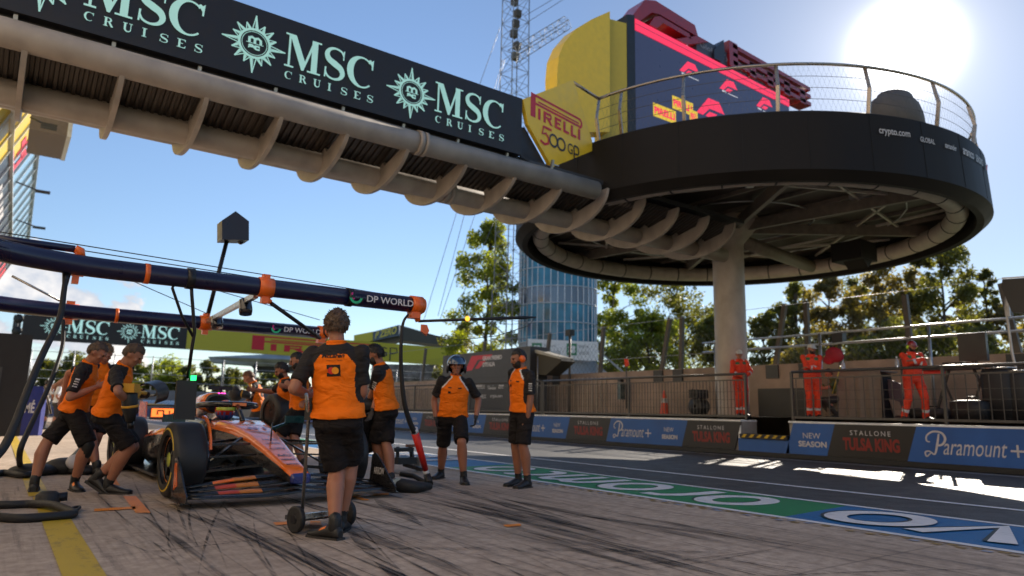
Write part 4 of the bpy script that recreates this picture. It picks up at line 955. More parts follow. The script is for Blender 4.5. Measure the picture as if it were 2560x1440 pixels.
# grey barrier wall across the far end and its LED strip
bw = thing('far_barrier_wall', 'long grey barrier wall with blue foot across the far end of the track', 'wall', (0, 60, 0))
p = MB(); p.box((20, .2, 1.0), (70, .4, 2.0)); p.build('wall_body', mat('grey barrier panels', (.17, .18, .20), .6, var=.15, scale=.6), bw)
p = MB(); p.box((20, -.05, .30), (70, .12, .6)); p.build('blue_foot', mat('dull blue foot', (.10, .12, .24), .6), bw)
p = MB()
for k in range(28): p.tube([(-14 + k * 2.6, .2, 2), (-14 + k * 2.6, .2, 4.6)], .05, 5)
for z in (2.6, 3.2, 3.9, 4.5): p.tube([(-15, .2, z), (56, .2, z)], .02, 4)
p.build('catch_fence', GALV, bw)
ls = thing('led_strip_board', 'low orange LED strip board with black blocky letters on the far track edge', 'LED board', (0, 0, 0))
l0 = onz(378, 1019, .25); LYY = 50.0
l0 = ony(378, 1018, LYY); l1 = ony(524, 1021, LYY)
p = MB(); p.box(((l0.x + l1.x) / 2, LYY + .15, .36), (l1.x - l0.x, .3, .72)); p.build('cabinet', BLACK, ls)
s = Plane2((l0.x, LYY, .10), (1, 0, 0), (0, 0, 1), .01); LW = l1.x - l0.x
s.rect(.05, .05, LW - .1, .52, 0)
s.stroke([(.4, .18), (.4, .44), (.75, .44), (.75, .18)], .12, 1); s.stroke([(1.1, .44), (1.1, .18), (1.45, .3)], .12, 1); s.stroke([(1.7, .2), (2.0, .42)], .12, 1); s.stroke([(1.7, .42), (2.0, .2)], .12, 1); s.stroke([(2.3, .2), (2.6, .42)], .12, 1)
s.build('lit_graphics', [mat('lit orange LED', (.8, .15, .02), .4, emit=(1, .17, .03), es=1.1), BLACK], ls)

# ------------------------------------------------------------------ pit building with its leaning glazed front
bd = thing('pit_building', 'leaning glazed pit building front with yellow and blue panels at the left edge', 'building', (0, 0, 0))
GL1 = mat('pale blue facade glass', (.22, .36, .48), .10, var=.25, scale=.2, spec=.9, coat=.5); GLY = mat('yellow facade vinyl', (.66, .45, .03), .4); GLN = mat('navy facade vinyl', (.025, .03, .055), .4); MUL = mat('white facade mullion', (.62, .64, .66), .45); FRD = mat('red facade print', (.62, .03, .06), .45)
XT, ZT, XB, ZB = .10, 16.9, -4.4, 6.6; NR = 4; ys = [24 + 3.0 * k for k in range(21)]
def fp(y, t, off=0.0):
    x = XB + (XT - XB) * t; z = ZB + (ZT - ZB) * t; x += max(0, y - 45) * .013 * 1.0
    return Vector((x + off * .916, y, z - off * .40))
for nm, m, sel in (('glazing_pane', GL1, lambda r, k: 0), ('yellow_panel', GLY, lambda r, k: 1), ('navy_panel', GLN, lambda r, k: 2)):
    p = MB()
    for r in range(NR):
        for k in range(len(ys) - 1):
            kind = 0
            yy = ys[k]
            if yy < 46 + (3 - r) * -3: kind = 1
            elif r == 2 and yy < 84: kind = 2
            if r == 3 and yy >= 48: kind = 0
            if kind != sel(r, k): continue
            a, b = r / NR, (r + 1) / NR
            p.add([fp(ys[k], a), fp(ys[k + 1], a), fp(ys[k + 1], b), fp(ys[k], b)], [(0, 1, 2, 3)])
    if p.v: p.build(nm, m, bd)
p = MB()
for r in range(NR + 1): p.bar(fp(ys[0], r / NR, .05), fp(45, r / NR, .05), .22, .14); p.bar(fp(45, r / NR, .05), fp(ys[-1], r / NR, .05), .22, .14)
for y in ys: p.bar(fp(y, 0, .05), fp(y, 1, .05), .10, .10)
p.build('mullions', MUL, bd)
p = MB()
for (ya, yb, ta, tb) in ((47.6, 48.6, .80, .95), (46.2, 50.6, .74, .78), (46.4, 50.2, .84, .88), (49.4, 50.4, .78, .90)): p.add([fp(ya, ta, .03), fp(yb, ta, .03), fp(yb, tb, .03), fp(ya, tb, .03)], [(0, 1, 2, 3)])
for k in range(5): p.add([fp(66 + k * 4, .58, .03), fp(68.5 + k * 4, .58, .03), fp(68.5 + k * 4, .68, .03), fp(66 + k * 4, .68, .03)], [(0, 1, 2, 3)])
p.build('red_lettering', FRD, bd)
p = MB()
for k in range(5): p.add([fp(50 + k * 1.9, .57, .03), fp(51.2 + k * 1.9, .57, .03), fp(51.2 + k * 1.9, .68, .03), fp(50 + k * 1.9, .68, .03)], [(0, 1, 2, 3)])
p.build('pale_lettering', AD_PALE, bd)
p = MB(); p.prism([(XB, 24, ZB), (XT, 24, ZT), (-14, 24, ZT), (-14, 24, 0), (-6.5, 24, 0), (-6.5, 24, 5)], (0, .0, 0)); 
p = MB(); p.add([(XB, 24, ZB - .2), (XB + .5, 84, ZB - .2), (XB - 1.6, 84, 4.2), (XB - 1.6, 24, 4.2)], [(0, 1, 2, 3)]); p.build('lower_chamfer', mat('pale soffit panel', (.5, .53, .56), .5), bd)
p = MB(); p.box((-9.8, 54, 2.1), (7.6, 60, 4.2)); p.build('garage_block', mat('garage wall grey', (.33, .33, .34), .6), bd)
gw_ = mat('cream bounce garage wall', (.62, .52, .40), .7, var=.06, scale=.4)
p = MB(); p.box((-10.2, -3, 7.5), (7.4, 53, 15)); p.build('garage_front', gw_, bd)  # unseen front beside the camera, added to bounce warm light into the shade
p = MB()
for k in range(8): p.box((-6.47, -26 + k * 6.4, 1.9), (.06, 4.6, 3.6))
p.build('garage_doorways', DGREY, bd)
p = MB(); p.prism([(XT - .2, 24.2, ZT), (XB - .2, 24.2, ZB), (-12, 24.2, ZB), (-12, 24.2, ZT)], (0, 59, 0)); p.build('upper_storeys', MUL, bd)
p = MB()
c = ony(128, 318, 40); p.box((c.x - .1, c.y, c.z), (1.5, 4, 1.9)); p.build('roof_canopy', mat('brown grey canopy', (.17, .14, .13), .6), bd)
p = MB(); p.box((c.x + .72, c.y, c.z + .02), (.18, 4.1, 2.0)); p.build('canopy_edge', MUL, bd)
for px, py_, Y in ((100, 478, 52), (92, 568, 62)):
    v = ony(px, py_, Y); q = MB(); q.tube([v + Vector((-1.3, 0, .35)), v + Vector((0, 0, 0))], .05, 6); q.box(v + Vector((.15, 0, -.02)), (.8, .3, .14)); q.build('flood_lamp', DGREY, bd)
for px, py_, Y in ((115, 312, 36),):
    v = ony(px, py_, Y); q = MB(); q.tube([v + Vector((-.6, 0, .2)), v], .05, 6); q.box(v + Vector((.12, 0, -.05)), (.6, .3, .2), 0); q.build('flood_lamp', DGREY, bd)

# ------------------------------------------------------------------ trees
BARK = mat('grey brown bark', (.07, .055, .04), .85, bump=.4, bscale=12)
def leaf_mat(name, c, tr):
    m, t, b = new_mat(name)
    oi = N(t, 'ShaderNodeNewGeometry'); v = N(t, 'ShaderNodeTexCoord').outputs['Object']
    k = mrange(t, noise_n(t, v, .7, 4), .35, .65, .6, 1.35)
    vm = N(t, 'ShaderNodeVectorMath', operation='SCALE'); vm.inputs[0].default_value = c; t.links.new(k, vm.inputs['Scale'])
    k2 = N(t, 'ShaderNodeMapRange'); t.links.new(oi.outputs['Random Per Island'], k2.inputs[0]); k2.inputs[3].default_value = .65; k2.inputs[4].default_value = 1.4
    v2 = N(t, 'ShaderNodeVectorMath', operation='SCALE'); t.links.new(vm.outputs[0], v2.inputs[0]); t.links.new(k2.outputs[0], v2.inputs['Scale'])
    t.links.new(v2.outputs[0], b.inputs['Base Color']); b.inputs['Roughness'].default_value = .5
    tl = N(t, 'ShaderNodeBsdfTranslucent'); v3 = N(t, 'ShaderNodeVectorMath', operation='MULTIPLY'); t.links.new(v2.outputs[0], v3.inputs[0]); v3.inputs[1].default_value = (2.2 * tr, 2.1 * tr, .5 * tr); t.links.new(v3.outputs[0], tl.inputs['Color'])
    ad = N(t, 'ShaderNodeMixShader'); ad.inputs[0].default_value = .45; o = t.nodes['Material Output']
    t.links.new(b.outputs[0], ad.inputs[1]); t.links.new(tl.outputs[0], ad.inputs[2]); t.links.new(ad.outputs[0], o.inputs['Surface'])
    return m
LEAF_A = leaf_mat('yellow green leaves', (.13, .15, .026), 1.5); LEAF_B = leaf_mat('olive leaves', (.085, .088, .030), 1.4); LEAF_C = leaf_mat('hazy brown leaves', (.13, .105, .045), 1.35)  # olive and brown are lightened, backlit haze put into the leaf colour
def make_crown(h, w, base, n, leaf, seed, shape=1.0):
    rnd = random.Random(seed); mb = MB(); clumps = []
    nc = int(16 + h * 3.2)
    for i in range(nc):
        z = base + (h - base) * (rnd.random() ** .85); t = (z - base) / (h - base)
        rr = w / 2 * math.sqrt(max(.06, 1 - abs(2 * t - .85) ** 2.2 * .8)) * shape
        a = rnd.random() * 6.283; q = rr * math.sqrt(rnd.random()) * .95
        clumps.append((Vector((q * math.cos(a), q * math.sin(a), z)), (.07 + .10 * rnd.random()) * w))
    for i in range(n):
        c, r = clumps[rnd.randrange(nc)]
        d = Vector((rnd.gauss(0, 1), rnd.gauss(0, 1), rnd.gauss(0, .75)))
        d = d.normalized() * r * (rnd.random() ** .45)
        p = c + d; s = leaf * (.6 + .8 * rnd.random())
        u = Vector((rnd.gauss(0, 1), rnd.gauss(0, 1), rnd.gauss(0, 1))).normalized(); v = u.orthogonal().normalized()
        v = (v * math.cos(1) + u.cross(v) * math.sin(1)) if i % 2 else v
        w_ = u.cross(v)
        mb.add([p - v * s, p + w_ * s * .45 - v * s * .1, p + v * s, p - w_ * s * .45 + v * s * .1], [(0, 1, 2, 3)])
    return mb, clumps
def make_tree(h, w, base, n, leaf, seed, lm, label, loc, group, trunk_r=.22, shape=1.0):
    t = thing('tree', label, 'tree', loc, 0, group)
    mb, cl = make_crown(h, w, base, n, leaf, seed, shape); mb.build('crown', lm, t)
    tr = MB(); rnd = random.Random(seed + 1); top = h * .86
    pts = [(rnd.gauss(0, .12) * (i > 0), rnd.gauss(0, .12) * (i > 0), top * i / 6) for i in range(7)]
    tr.tube(pts, [trunk_r * (1.25 - .17 * i) for i in range(7)], 8)
    for c, r in cl[::2]:
        z = max(base * .6, c.z - .35 * math.hypot(c.x, c.y) - .6); k = min(5, int(z / top * 6)); b0 = Vector(pts[k]).lerp(Vector(pts[k + 1]), z / top * 6 - k) if z < top else Vector(pts[6])
        mid = b0.lerp(c, .55) + Vector((0, 0, .2)); tr.tube([b0, mid, c], [trunk_r * .35, trunk_r * .22, trunk_r * .08], 5)
    tr.build('trunk', BARK, t); return t
def tree_px(px, top, D, wpx, basefrac, n, leaf, seed, lm, label, group, shape=1.0):
    n = int(n * 2.0); leaf *= .72; wpx *= 1.15; top -= (870 - top) * .07
    g = ond(px, top, D); h = g.z; w = wpx * D / FOC
    return make_tree(h, w, h * basefrac, n, leaf, seed, lm, label, (g.x, g.y, 0), group, shape=shape)
G1, G2, G3 = 'trees around the glass tower', 'trees behind the right debris fence', 'distant trees at the far end of the track'
tree_px(1225, 585, 66, 165, .14, 8500, .24, 11, LEAF_A, 'tall leafy tree showing behind the lattice mast', G1)
tree_px(1160, 815, 70, 130, .1, 3000, .24, 12, LEAF_B, 'low bushy tree at the left foot of the lattice mast', G1)
tree_px(1535, 688, 72, 130, .12, 6000, .25, 13, LEAF_A, 'yellow green tree touching the right side of the glass tower', G1)
tree_px(1690, 675, 76, 200, .15, 6500, .25, 14, LEAF_B, 'broad tree just left of the cream column, sky showing through', G1)
tree_px(1620, 795, 66, 190, .05, 6000, .24, 15, LEAF_A, 'low bright tree in front of the broad one, left of the column', G1)
tree_px(1775, 800, 64, 120, .05, 4000, .24, 115, LEAF_B, 'low tree right behind the cream column', G1)
tree_px(1905, 795, 64, 130, .05, 5000, .22, 16, LEAF_B, 'low dark green tree immediately right of the cream column', G2)
tree_px(1985, 722, 62, 85, .15, 3000, .22, 17, LEAF_B, 'thin tree with open top left of the tallest trees', G2)
tree_px(2070, 700, 60, 130, .08, 5500, .23, 18, LEAF_C, 'brown tinged tree above the middle marshal', G2)
tree_px(2205, 665, 60, 170, .10, 7000, .23, 19, LEAF_C, 'wide brown green tree under the pointed soffit housing', G2)
tree_px(2345, 622, 58, 170, .10, 8000, .23, 20, LEAF_B, 'tallest dark tree right of the round platform', G2)
tree_px(2453, 668, 60, 70, .10, 3500, .22, 21, LEAF_B, 'slim pointed tree right of the tallest dark tree', G2, .85)
for k_, (a_, b_, c_, m_, l_) in enumerate(((2010, 735, 110, LEAF_C, 'airy brown tree between the thin tree and the brown tinged one'), (2140, 705, 120, LEAF_B, 'olive airy tree left of the wide brown green tree'), (2285, 690, 110, LEAF_C, 'brown airy tree left of the tallest dark tree'), (2410, 730, 100, LEAF_C, 'brown low tree between the tallest tree and the slim pointed one'), (1945, 770, 90, LEAF_B, 'small green tree between the column and the thin tree'))):
    tree_px(a_, b_, 66, c_, .05, 3200, .22, 60 + k_, m_, l_, G2)
tree_px(2525, 770, 58, 120, .08, 4500, .22, 22, LEAF_C, 'low brown tree behind the lamp post at the right edge', G2)
tree_px(2270, 815, 48, 260, .02, 7500, .2, 23, LEAF_B, 'broad dark shrubby tree behind the right hand marshal', G2)
tree_px(2060, 850, 48, 210, .02, 6500, .2, 24, LEAF_C, 'broad brown shrubby tree behind the middle marshal', G2)
tree_px(2450, 850, 46, 190, .02, 5000, .2, 124, LEAF_B, 'dark shrubby tree behind the monitor stand', G2)
for i, (px, top, w, lm, lab) in enumerate(((110, 905, 95, LEAF_B, 'distant round tree behind the white shirted people'), (190, 885, 110, LEAF_B, 'distant tree in the gap behind the leftmost mechanic'), (352, 912, 80, LEAF_B, 'small distant tree left of the yellow green one'), (418, 902, 130, LEAF_A, 'distant yellow green tree left of the hanging black panel'), (520, 903, 75, LEAF_B, 'distant dark tree right of the hanging black panel'), (585, 925, 80, LEAF_B, 'distant low tree behind the auburn haired mechanic'), (300, 918, 90, LEAF_A, 'distant low tree between the two left mechanics'), (680, 930, 90, LEAF_B, 'distant low tree under the pale stand roof'), (255, 910, 80, LEAF_A, 'distant low bright tree behind the blond mechanic'), (470, 915, 70, LEAF_B, 'distant tree directly behind the hanging black panel'))):
    tree_px(px, top, 120, w, .03, 2600, .38, 40 + i, lm, lab, G3)
# ------------------------------------------------------------------ pit gantries over the car
STEELK = mat('black tube steel', (.014, .014, .016), .35, .3); LGR = mat('lit green lamp', (.02, .5, .1), .4, emit=(.02, 1, .18), es=1.6)
def gantry(label, Y, path_l, x_end, clamps, rad, txt_px):
    t = thing('pit_gantry', label, 'gantry', (0, Y, 2.16), group='overhead pit gantries')
    pts = [Vector((x, y - Y, z - 2.16)) for x, y, z in path_l]
    q = []
    for i in range(len(pts) - 1):
        for k in range(5): q.append(pts[i].lerp(pts[i + 1], k / 5))
    q.append(pts[-1])
    for _ in range(3): q = [q[0]] + [(q[i - 1] + q[i] * 2 + q[i + 1]) / 4 for i in range(1, len(q) - 1)] + [q[-1]]
    p = MB(); p.tube(q + [(x_end, 0, 0)], rad, 24); p.build('boom_tube', NAVY, t)
    for px, w, col, r2 in clamps:
        x = ony(px, 700 if Y < 9 else 800, Y).x
        p = MB(); p.tube([(x - w / 2, 0, 0), (x + w / 2, 0, 0)], rad * r2, 20)
        if w > .09: p.box((x, 0, -rad * 1.15), (w * .45, .07, .12)); p.box((x, 0, rad * 1.1), (w * .5, .06, .07))
        p.build('clamp', ORANGE if col else STEELK, t)
    p = MB(); p.tube([(x_end - .02, 0, 0), (x_end + .13, 0, 0)], rad * 1.16, 20); p.tube([(x_end + .13, 0, 0), (x_end + .16, 0, 0)], rad * .95, 20); p.box((x_end + .04, 0, -rad * 1.2), (.12, .12, .1)); p.build('end_cap', ORANGE, t)
    s = Plane2((0, -rad - .004, 0), (1, 0, 0), (0, 0, 1), .004)
    a = ony(txt_px[0], 755 if Y < 9 else 815, Y).x; b = ony(txt_px[1], 760 if Y < 9 else 820, Y).x; h = rad * .82
    s.text('DP WORLD', a, -h * .55, b - a, h, 0, .02)
    c = a - .13; s.ring(c, 0, .065, .028, 1, 12, 180, 350); s.ring(c, .02, .05, .022, 2, 10, 150, 250)
    s.build('lettering', [AD_PALE, mat('green emblem print', (.02, .45, .2), .5), mat('magenta emblem print', (.5, .02, .2), .5)], t)
    return t
YA, YB = 7.4, 11.3
ga = gantry('nearer navy pit gantry tube with orange clamps and a white word at its tip', YA, [(-.75, 5.9, 2.16), (-.5, 6.6, 2.16), (-.1, 7.15, 2.16), (.5, 7.4, 2.16), (1.2, 7.4, 2.16)], 3.86, [(365, .045, 1, 1.06), (475, .07, 0, 1.12), (665, .15, 1, 1.12), (875, .06, 0, 1.12), (188, .12, 1, 1.06)], .094, (908, 1024))
gb = gantry('farther navy pit gantry tube with orange clamps, lower in the frame', YB, [(-1.2, 10.0, 2.16), (-.6, 10.8, 2.16), (.2, 11.2, 2.16), (.9, 11.3, 2.16), (1.6, 11.3, 2.16)], 4.2, [(172, .20, 1, 1.1), (290, .045, 1, 1.05), (515, .18, 1, 1.12)], .10, (706, 797))
def loc_of(o): return o.location
def ptube(parent, name, pts, r, m, seg=8):
    p = MB(); p.tube([Vector(q) - parent.location for q in pts], r, seg); return p.build(name, m, parent)
# feed pipe with orange elbow above the near boom
a = ony(0, 597, YA); b = ony(188, 623, YA); ptube(ga, 'feed_pipe', [a + (a - b) * .4, b], .034, NAVY)
ptube(ga, 'pipe_elbow', [b, (b.x + .04, YA, b.z - .01), (b.x + .05, YA, 2.24)], .042, ORANGE)
for pa, pb in (((0, 580), (1040, 748)), ((0, 594), (1040, 757))): ptube(ga, 'stay_wire', [ony(*pa, YA + .1), ony(*pb, YA + .1)], .005, STEELK, 4)
for pa, pb in (((200, 645), (520, 785)), ((330, 665), (800, 800))): ptube(gb, 'stay_wire', [ony(*pa, YB - 1.8), ony(*pb, YB)], .006, STEELK, 4)
ptube(gb, 'stay_wire', [ony(30, 690, YB), ony(150, 752, YB)], .016, BSTEEL, 6)
# red and white boom and flag on the end of the near gantry
e = ony(1038, 785, YA); e2 = ony(1046, 803, YA); e3 = ony(1340, 793, 7.0); ptube(ga, 'end_bracket', [e, e2], .035, ORANGE); ptube(ga, 'probe_arm', [e2, e2.lerp(e3, .9), e3], [.016, .022, .008], STEELK)
m_ = ony(1166, 797, 7.2); p = MB(); p.tube([m_ - ga.location + Vector((0, -.03, 0)), m_ - ga.location + Vector((0, -.02, 0))], .032, 16); p.build('marker_lamp', mat('amber lamp', (.8, .3, .02), .4, emit=(1, .4, .03), es=1.0), ga)
f_ = ony(1062, 822, YA) - ga.location; p = MB(); p.prism([f_ + Vector((-.04, 0, .05)), f_ + Vector((.03, 0, .05)), f_ + Vector((.065, 0, -.02)), f_ + Vector((.03, 0, -.08)), f_ + Vector((-.04, 0, -.03))], (0, .03, 0)); p.build('orange_handle', ORANGE, ga)
ptube(ga, 'thin_lead', [e3, ony(1320, 815, 7.2), ony(1240, 840, 7.3), ony(1150, 850, 7.4), ony(1062, 835, 7.4)], .005, STEELK, 4)
# spot lamps between the two gantries
lb = thing('spot_lamp_bar', 'slanted aluminium bar carrying two black spot lamps between the gantries', 'lamp bar', (2.0, 9, 2.2))
A = ony(640, 738, YA + .2); B = ony(520, 803, YB - .1); p = MB(); p.bar(A - lb.location, B - lb.location, .05, .06); p.build('bar', BSTEEL, lb)
for px, py_, Y, r in ((612, 765, 8.2, .075), (541, 803, 10.6, .085)):
    c = ony(px, py_, Y) - lb.location; p = MB(); p.tube([c + Vector((0, 0, .09)), c + Vector((0, 0, .07)), c + Vector((.01, -.02, -.05)), c + Vector((.01, -.03, -.10))], [r * .5, r * .9, r, r * .9], 18); p.build('spot_lamp', mat('glossy black lamp', (.012, .012, .02), .12, coat=.6), lb)
ptube(ga, 'elbow', [ony(668, 738, YA), ony(670, 750, YA), ony(676, 756, YA)], .03, ORANGE); ptube(ga, 'drop_arm', [ony(678, 758, YA), ony(800, 845, YA + .5)], .022, STEELK)
# camera mast on the far gantry
cm_ = thing('camera_mast', 'black leaning mast with a pointed camera box above the far gantry', 'camera mast', (0, YB, 2.2))
ptube(cm_, 'mast_pole', [ony(518, 795, YB), ony(568, 600, YB)], .032, STEELK)
g = [ony(*q, YB) - cm_.location for q in ((549, 603), (549, 556), (583, 533), (616, 558), (616, 605))]
p = MB(); p.prism([q + Vector((0, -.15, 0)) for q in g], (0, .3, 0)); p.build('camera_box', mat('deep violet black', (.014, .011, .022), .35), cm_)
c = ony(602, 604, YB) - cm_.location; p = MB(); p.ball(c, .05); p.build('camera_dome', mat('glossy black lamp', (.012, .012, .02), .12), cm_)
# hanging light panel
hl = thing('pit_light_panel', 'black rectangular light panel with a green lamp hanging over the car nose', 'pit light', (1.5, 7.6, 1.3))
ptube(hl, 'hanger', [ony(478, 700, YA), ony(480, 740, YA), ony(487, 830, 7.5), ony(480, 870, 7.5), ony(470, 945, 7.6)], .017, STEELK)
ptube(hl, 'side_strut', [ony(436, 712, YA), ony(431, 720, YA), ony(455, 790, 7.5), ony(485, 845, 7.5)], .014, STEELK)
q = [ony(*k, 7.6) - hl.location for k in ((444, 951), (494, 953), (487, 1050), (436, 1048))]; p = MB(); p.prism(q, (0, .06, 0)); p.build('panel', mat('black honeycomb panel', (.018, .017, .016), .5), hl)
c = ony(484, 945, 7.6) - hl.location; p = MB(); p.box(c, (.045, .04, .05)); p.build('green_lamp', LGR, hl)

# ------------------------------------------------------------------ air hoses
def hose(label, pts, r, sub=()):
    t = thing('air_hose', label, 'hose', (pts[-1].x, pts[-1].y, 0), group='air hoses')
    q = [Vector(p_) for p_ in pts]; P = []
    for i in range(len(q) - 1):
        p0 = q[max(0, i - 1)]; p1 = q[i]; p2 = q[i + 1]; p3 = q[min(len(q) - 1, i + 2)]
        for k in range(5):
            u = k / 5; P.append(0.5 * ((2 * p1) + (p2 - p0) * u + (2 * p0 - 5 * p1 + 4 * p2 - p3) * u * u + (3 * p1 - p0 - 3 * p2 + p3) * u ** 3))
    P.append(q[-1]); n = len(P)
    rr = [(r[0] + (r[1] - r[0]) * i / (n - 1)) for i in range(n)] if hasattr(r, '__len__') else r
    p = MB(); p.tube([v - t.location for v in P], rr, 10); p.build('hose', RUBBER, t); return t
def gz(px, py, z=.03): return onz(px, py, z)
h1 = hose('thick black air hose falling from the near gantry at the left edge', [ony(165, 690, 7.35), ony(160, 730, 7.3), ony(148, 800, 7.2), ony(105, 890, 7.0), ony(66, 985, 6.8), ony(40, 1055, 6.7), ony(5, 1125, 6.6), ony(-60, 1190, 6.6), gz(-90, 1260)], (.021, .036))
p = MB(); c = ony(165, 697, 7.35) - h1.location; p.tube([c + Vector((0, 0, .05)), c - Vector((0, 0, .06))], [.035, .022], 10); p.build('connector', STEELK, h1)
h2 = hose('second black air hose falling from the far gantry to the floor pile', [ony(158, 800, 11.2), ony(157, 860, 11.2), ony(140, 920, 11.0), ony(112, 990, 10.8), ony(72, 1075, 10.5), ony(50, 1130, 10.3), gz(55, 1172, .06), gz(90, 1180, .05), gz(60, 1188, .04), gz(10, 1182, .04), gz(-40, 1190, .04)], (.022, .045))
hose('loose black hose loop lying on the yellow line at the lower left', [gz(-60, 1262), gz(20, 1262), gz(80, 1260), gz(130, 1262, .05), gz(175, 1278), gz(180, 1286), gz(120, 1292), gz(40, 1296), gz(-40, 1288)], .035)
hp_ = thing('hose_coupling', 'black domed hose coupling standing on the loose hose loop', 'coupling', gz(118, 1262, 0)); p = MB(); p.lathe([(.0, .10), (.09, .10), (.12, .06), (.125, 0)], (0, 0, 0), 'z', 18); p.build('body', RUBBER, hp_); p = MB(); p.tube([(.02, 0, .06), (.15, -.02, .07)], .04, 12); p.build('outlet', STEELK, hp_)
hose('thin lead looping at the end of the floor hose', [gz(140, 1290, .02), gz(180, 1282, .02), gz(200, 1268, .02), gz(180, 1270, .02), gz(160, 1283, .02)], .012)
ge = onz(1073, 1212, .04)
h3 = hose('black air hose hanging from the near gantry tip down to the striped lance', [ony(1021, 786, 7.4), ony(1008, 808, 7.4), ony(1003, 860, 7.4), ony(1003, 920, 7.45), ony(1010, 1000, 7.5), ony(1023, 1050, 7.55), ony(1036, 1080, 7.6)], (.013, .036))
lance = thing('striped_lance', 'red lance with pale ends slanting down to the black hose bundle', 'lance', (ge.x, ge.y, 0))
la = ony(1035, 1072, 7.6); lbp = onz(1068, 1188, .14); p = MB(); p.tube([la.lerp(lbp, .08) - lance.location, la.lerp(lbp, .88) - lance.location], [.047, .036], 12); p.build('red_sleeve', mat('signal red sleeve', (.62, .018, .012), .5), lance)
p = MB(); p.tube([la - lance.location, la.lerp(lbp, .08) - lance.location], .047, 12); p.tube([la.lerp(lbp, .88) - lance.location, lbp - lance.location], .036, 12); p.build('pale_end', AD_PALE, lance)
p = MB(); p.tube([lbp - lance.location, Vector((.0, 0, .05))], [.045, .05], 10); p.build('black_boot', RUBBER, lance)
hb_ = thing('hose_bundle', 'black hose bundle lying on the floor at the foot of the striped lance', 'hose bundle', onz(1015, 1215, 0))
p = MB(); p.tube([onz(975, 1212, .06) - hb_.location, onz(1000, 1214, .07) - hb_.location, onz(1040, 1218, .06) - hb_.location, onz(1075, 1216, .05) - hb_.location], [.07, .085, .07, .04], 12); p.tube([onz(1000, 1185, .1) - hb_.location, onz(1035, 1190, .08) - hb_.location, onz(1065, 1208, .05) - hb_.location], .03, 10); p.build('hose', RUBBER, hb_)
p = MB(); p.tube([onz(990, 1213, .075) - hb_.location, onz(994, 1214, .075) - hb_.location], .088, 12); p.build('silver_band', BSTEEL, hb_)
# low wheeled jack behind it
jk = thing('rear_jack', 'low black jack with grey wheels standing behind the hose bundle', 'jack', onz(1010, 1178, 0))
def jl(px, py, z): return onz(px, py, z) - jk.location
p = MB(); p.box((0, 0, .16), (.32, .22, .10)); p.box((-.02, .03, .32), (.30, .16, .06)); p.bar((-.12, 0, .18), (-.10, .05, .36), .05, .05); p.bar((.14, 0, .18), (.12, .05, .36), .05, .05); p.bar((0, 0, .1), (.1, -.4, .05), .06, .05); p.build('frame', BLACK, jk)
for sx in (-.26, .24): p = MB(); p.lathe([(-.03, .0), (-.03, .09), (-.02, .11), (.02, .11), (.03, .09), (.03, 0)], (sx, 0, .11), 'x', 20); p.build('wheel', mat('grey jack wheel', (.28, .27, .27), .5), jk)
p = MB(); p.box((.10, .0, .38), (.16, .05, .04)); p.build('wood_pad', mat('brown pad', (.16, .07, .04), .6), jk)
p = MB(); p.prism([(-.30, .0, .2), (-.16, .0, .2), (-.2, .0, .40), (-.34, .0, .42)], (0, .05, 0)); p.build('white_cover', WHITE, jk)

# ------------------------------------------------------------------ the racing car
CARX, CARY, CS = 2.50, 8.02, 1.05
car = thing('racing_car', 'orange and black open wheel racing car stopped in its pit box', 'racing car', (CARX, CARY, 0), R(1.0), None, CS)
PAP = mat('papaya car paint', (.88, .17, .012), .22, 0, var=.03, scale=4, coat=.7); CARB = mat('bare carbon fibre', (.014, .013, .014), .3, .1, var=.3, scale=60, coat=.35); CYEL = mat('orange fade paint', (.55, .17, .012), .3, coat=.5); CRED2 = mat('red orange fade paint', (.50, .05, .015), .3, coat=.5)
TEAL = mat('dark teal paint', (.012, .05, .05), .3, coat=.5); CBLUE = mat('deep blue nose tip', (.02, .03, .16), .3, coat=.5)
def sq(y, hw, hh, zc, n=20, pw=.45, top=None, pz=None):
    P = []
    for k in range(n):
        a = 2 * math.pi * (k + .5) / n; c, s_ = math.cos(a), math.sin(a)
        x = hw * math.copysign(abs(c) ** pw, c); z = hh * math.copysign(abs(s_) ** (pz or pw), s_)
        if top and s_ < 0: x *= 1 - (1 - top) * min(1, abs(s_) * 1.2)
        P.append((x, y, zc + z))
    return P
def up_sel(i, k): return 0 if k < 0 else (0 if 0 <= k <= 8 else 1)
p = MB()
secs = [sq(-1.0, .075, .03, .215), sq(-.97, .10, .05, .225), sq(-.7, .105, .075, .275, pw=.2, pz=.42), sq(-.3, .130, .105, .355, pw=.16, top=.8, pz=.42), sq(.15, .165, .14, .44, pw=.16, top=.75, pz=.42), sq(.6, .22, .17, .50, pw=.16, top=.75, pz=.42), sq(1.0, .29, .195, .525, pw=.18, top=.8, pz=.42), sq(1.35, .33, .20, .52, pw=.4, top=.9)]
def chm(i, k):
    if i <= 0: return 2
    return up_sel(i, k)
p.loft(secs, mfun=chm); p.build('nose_and_chassis', [PAP, CARB, CBLUE], car)
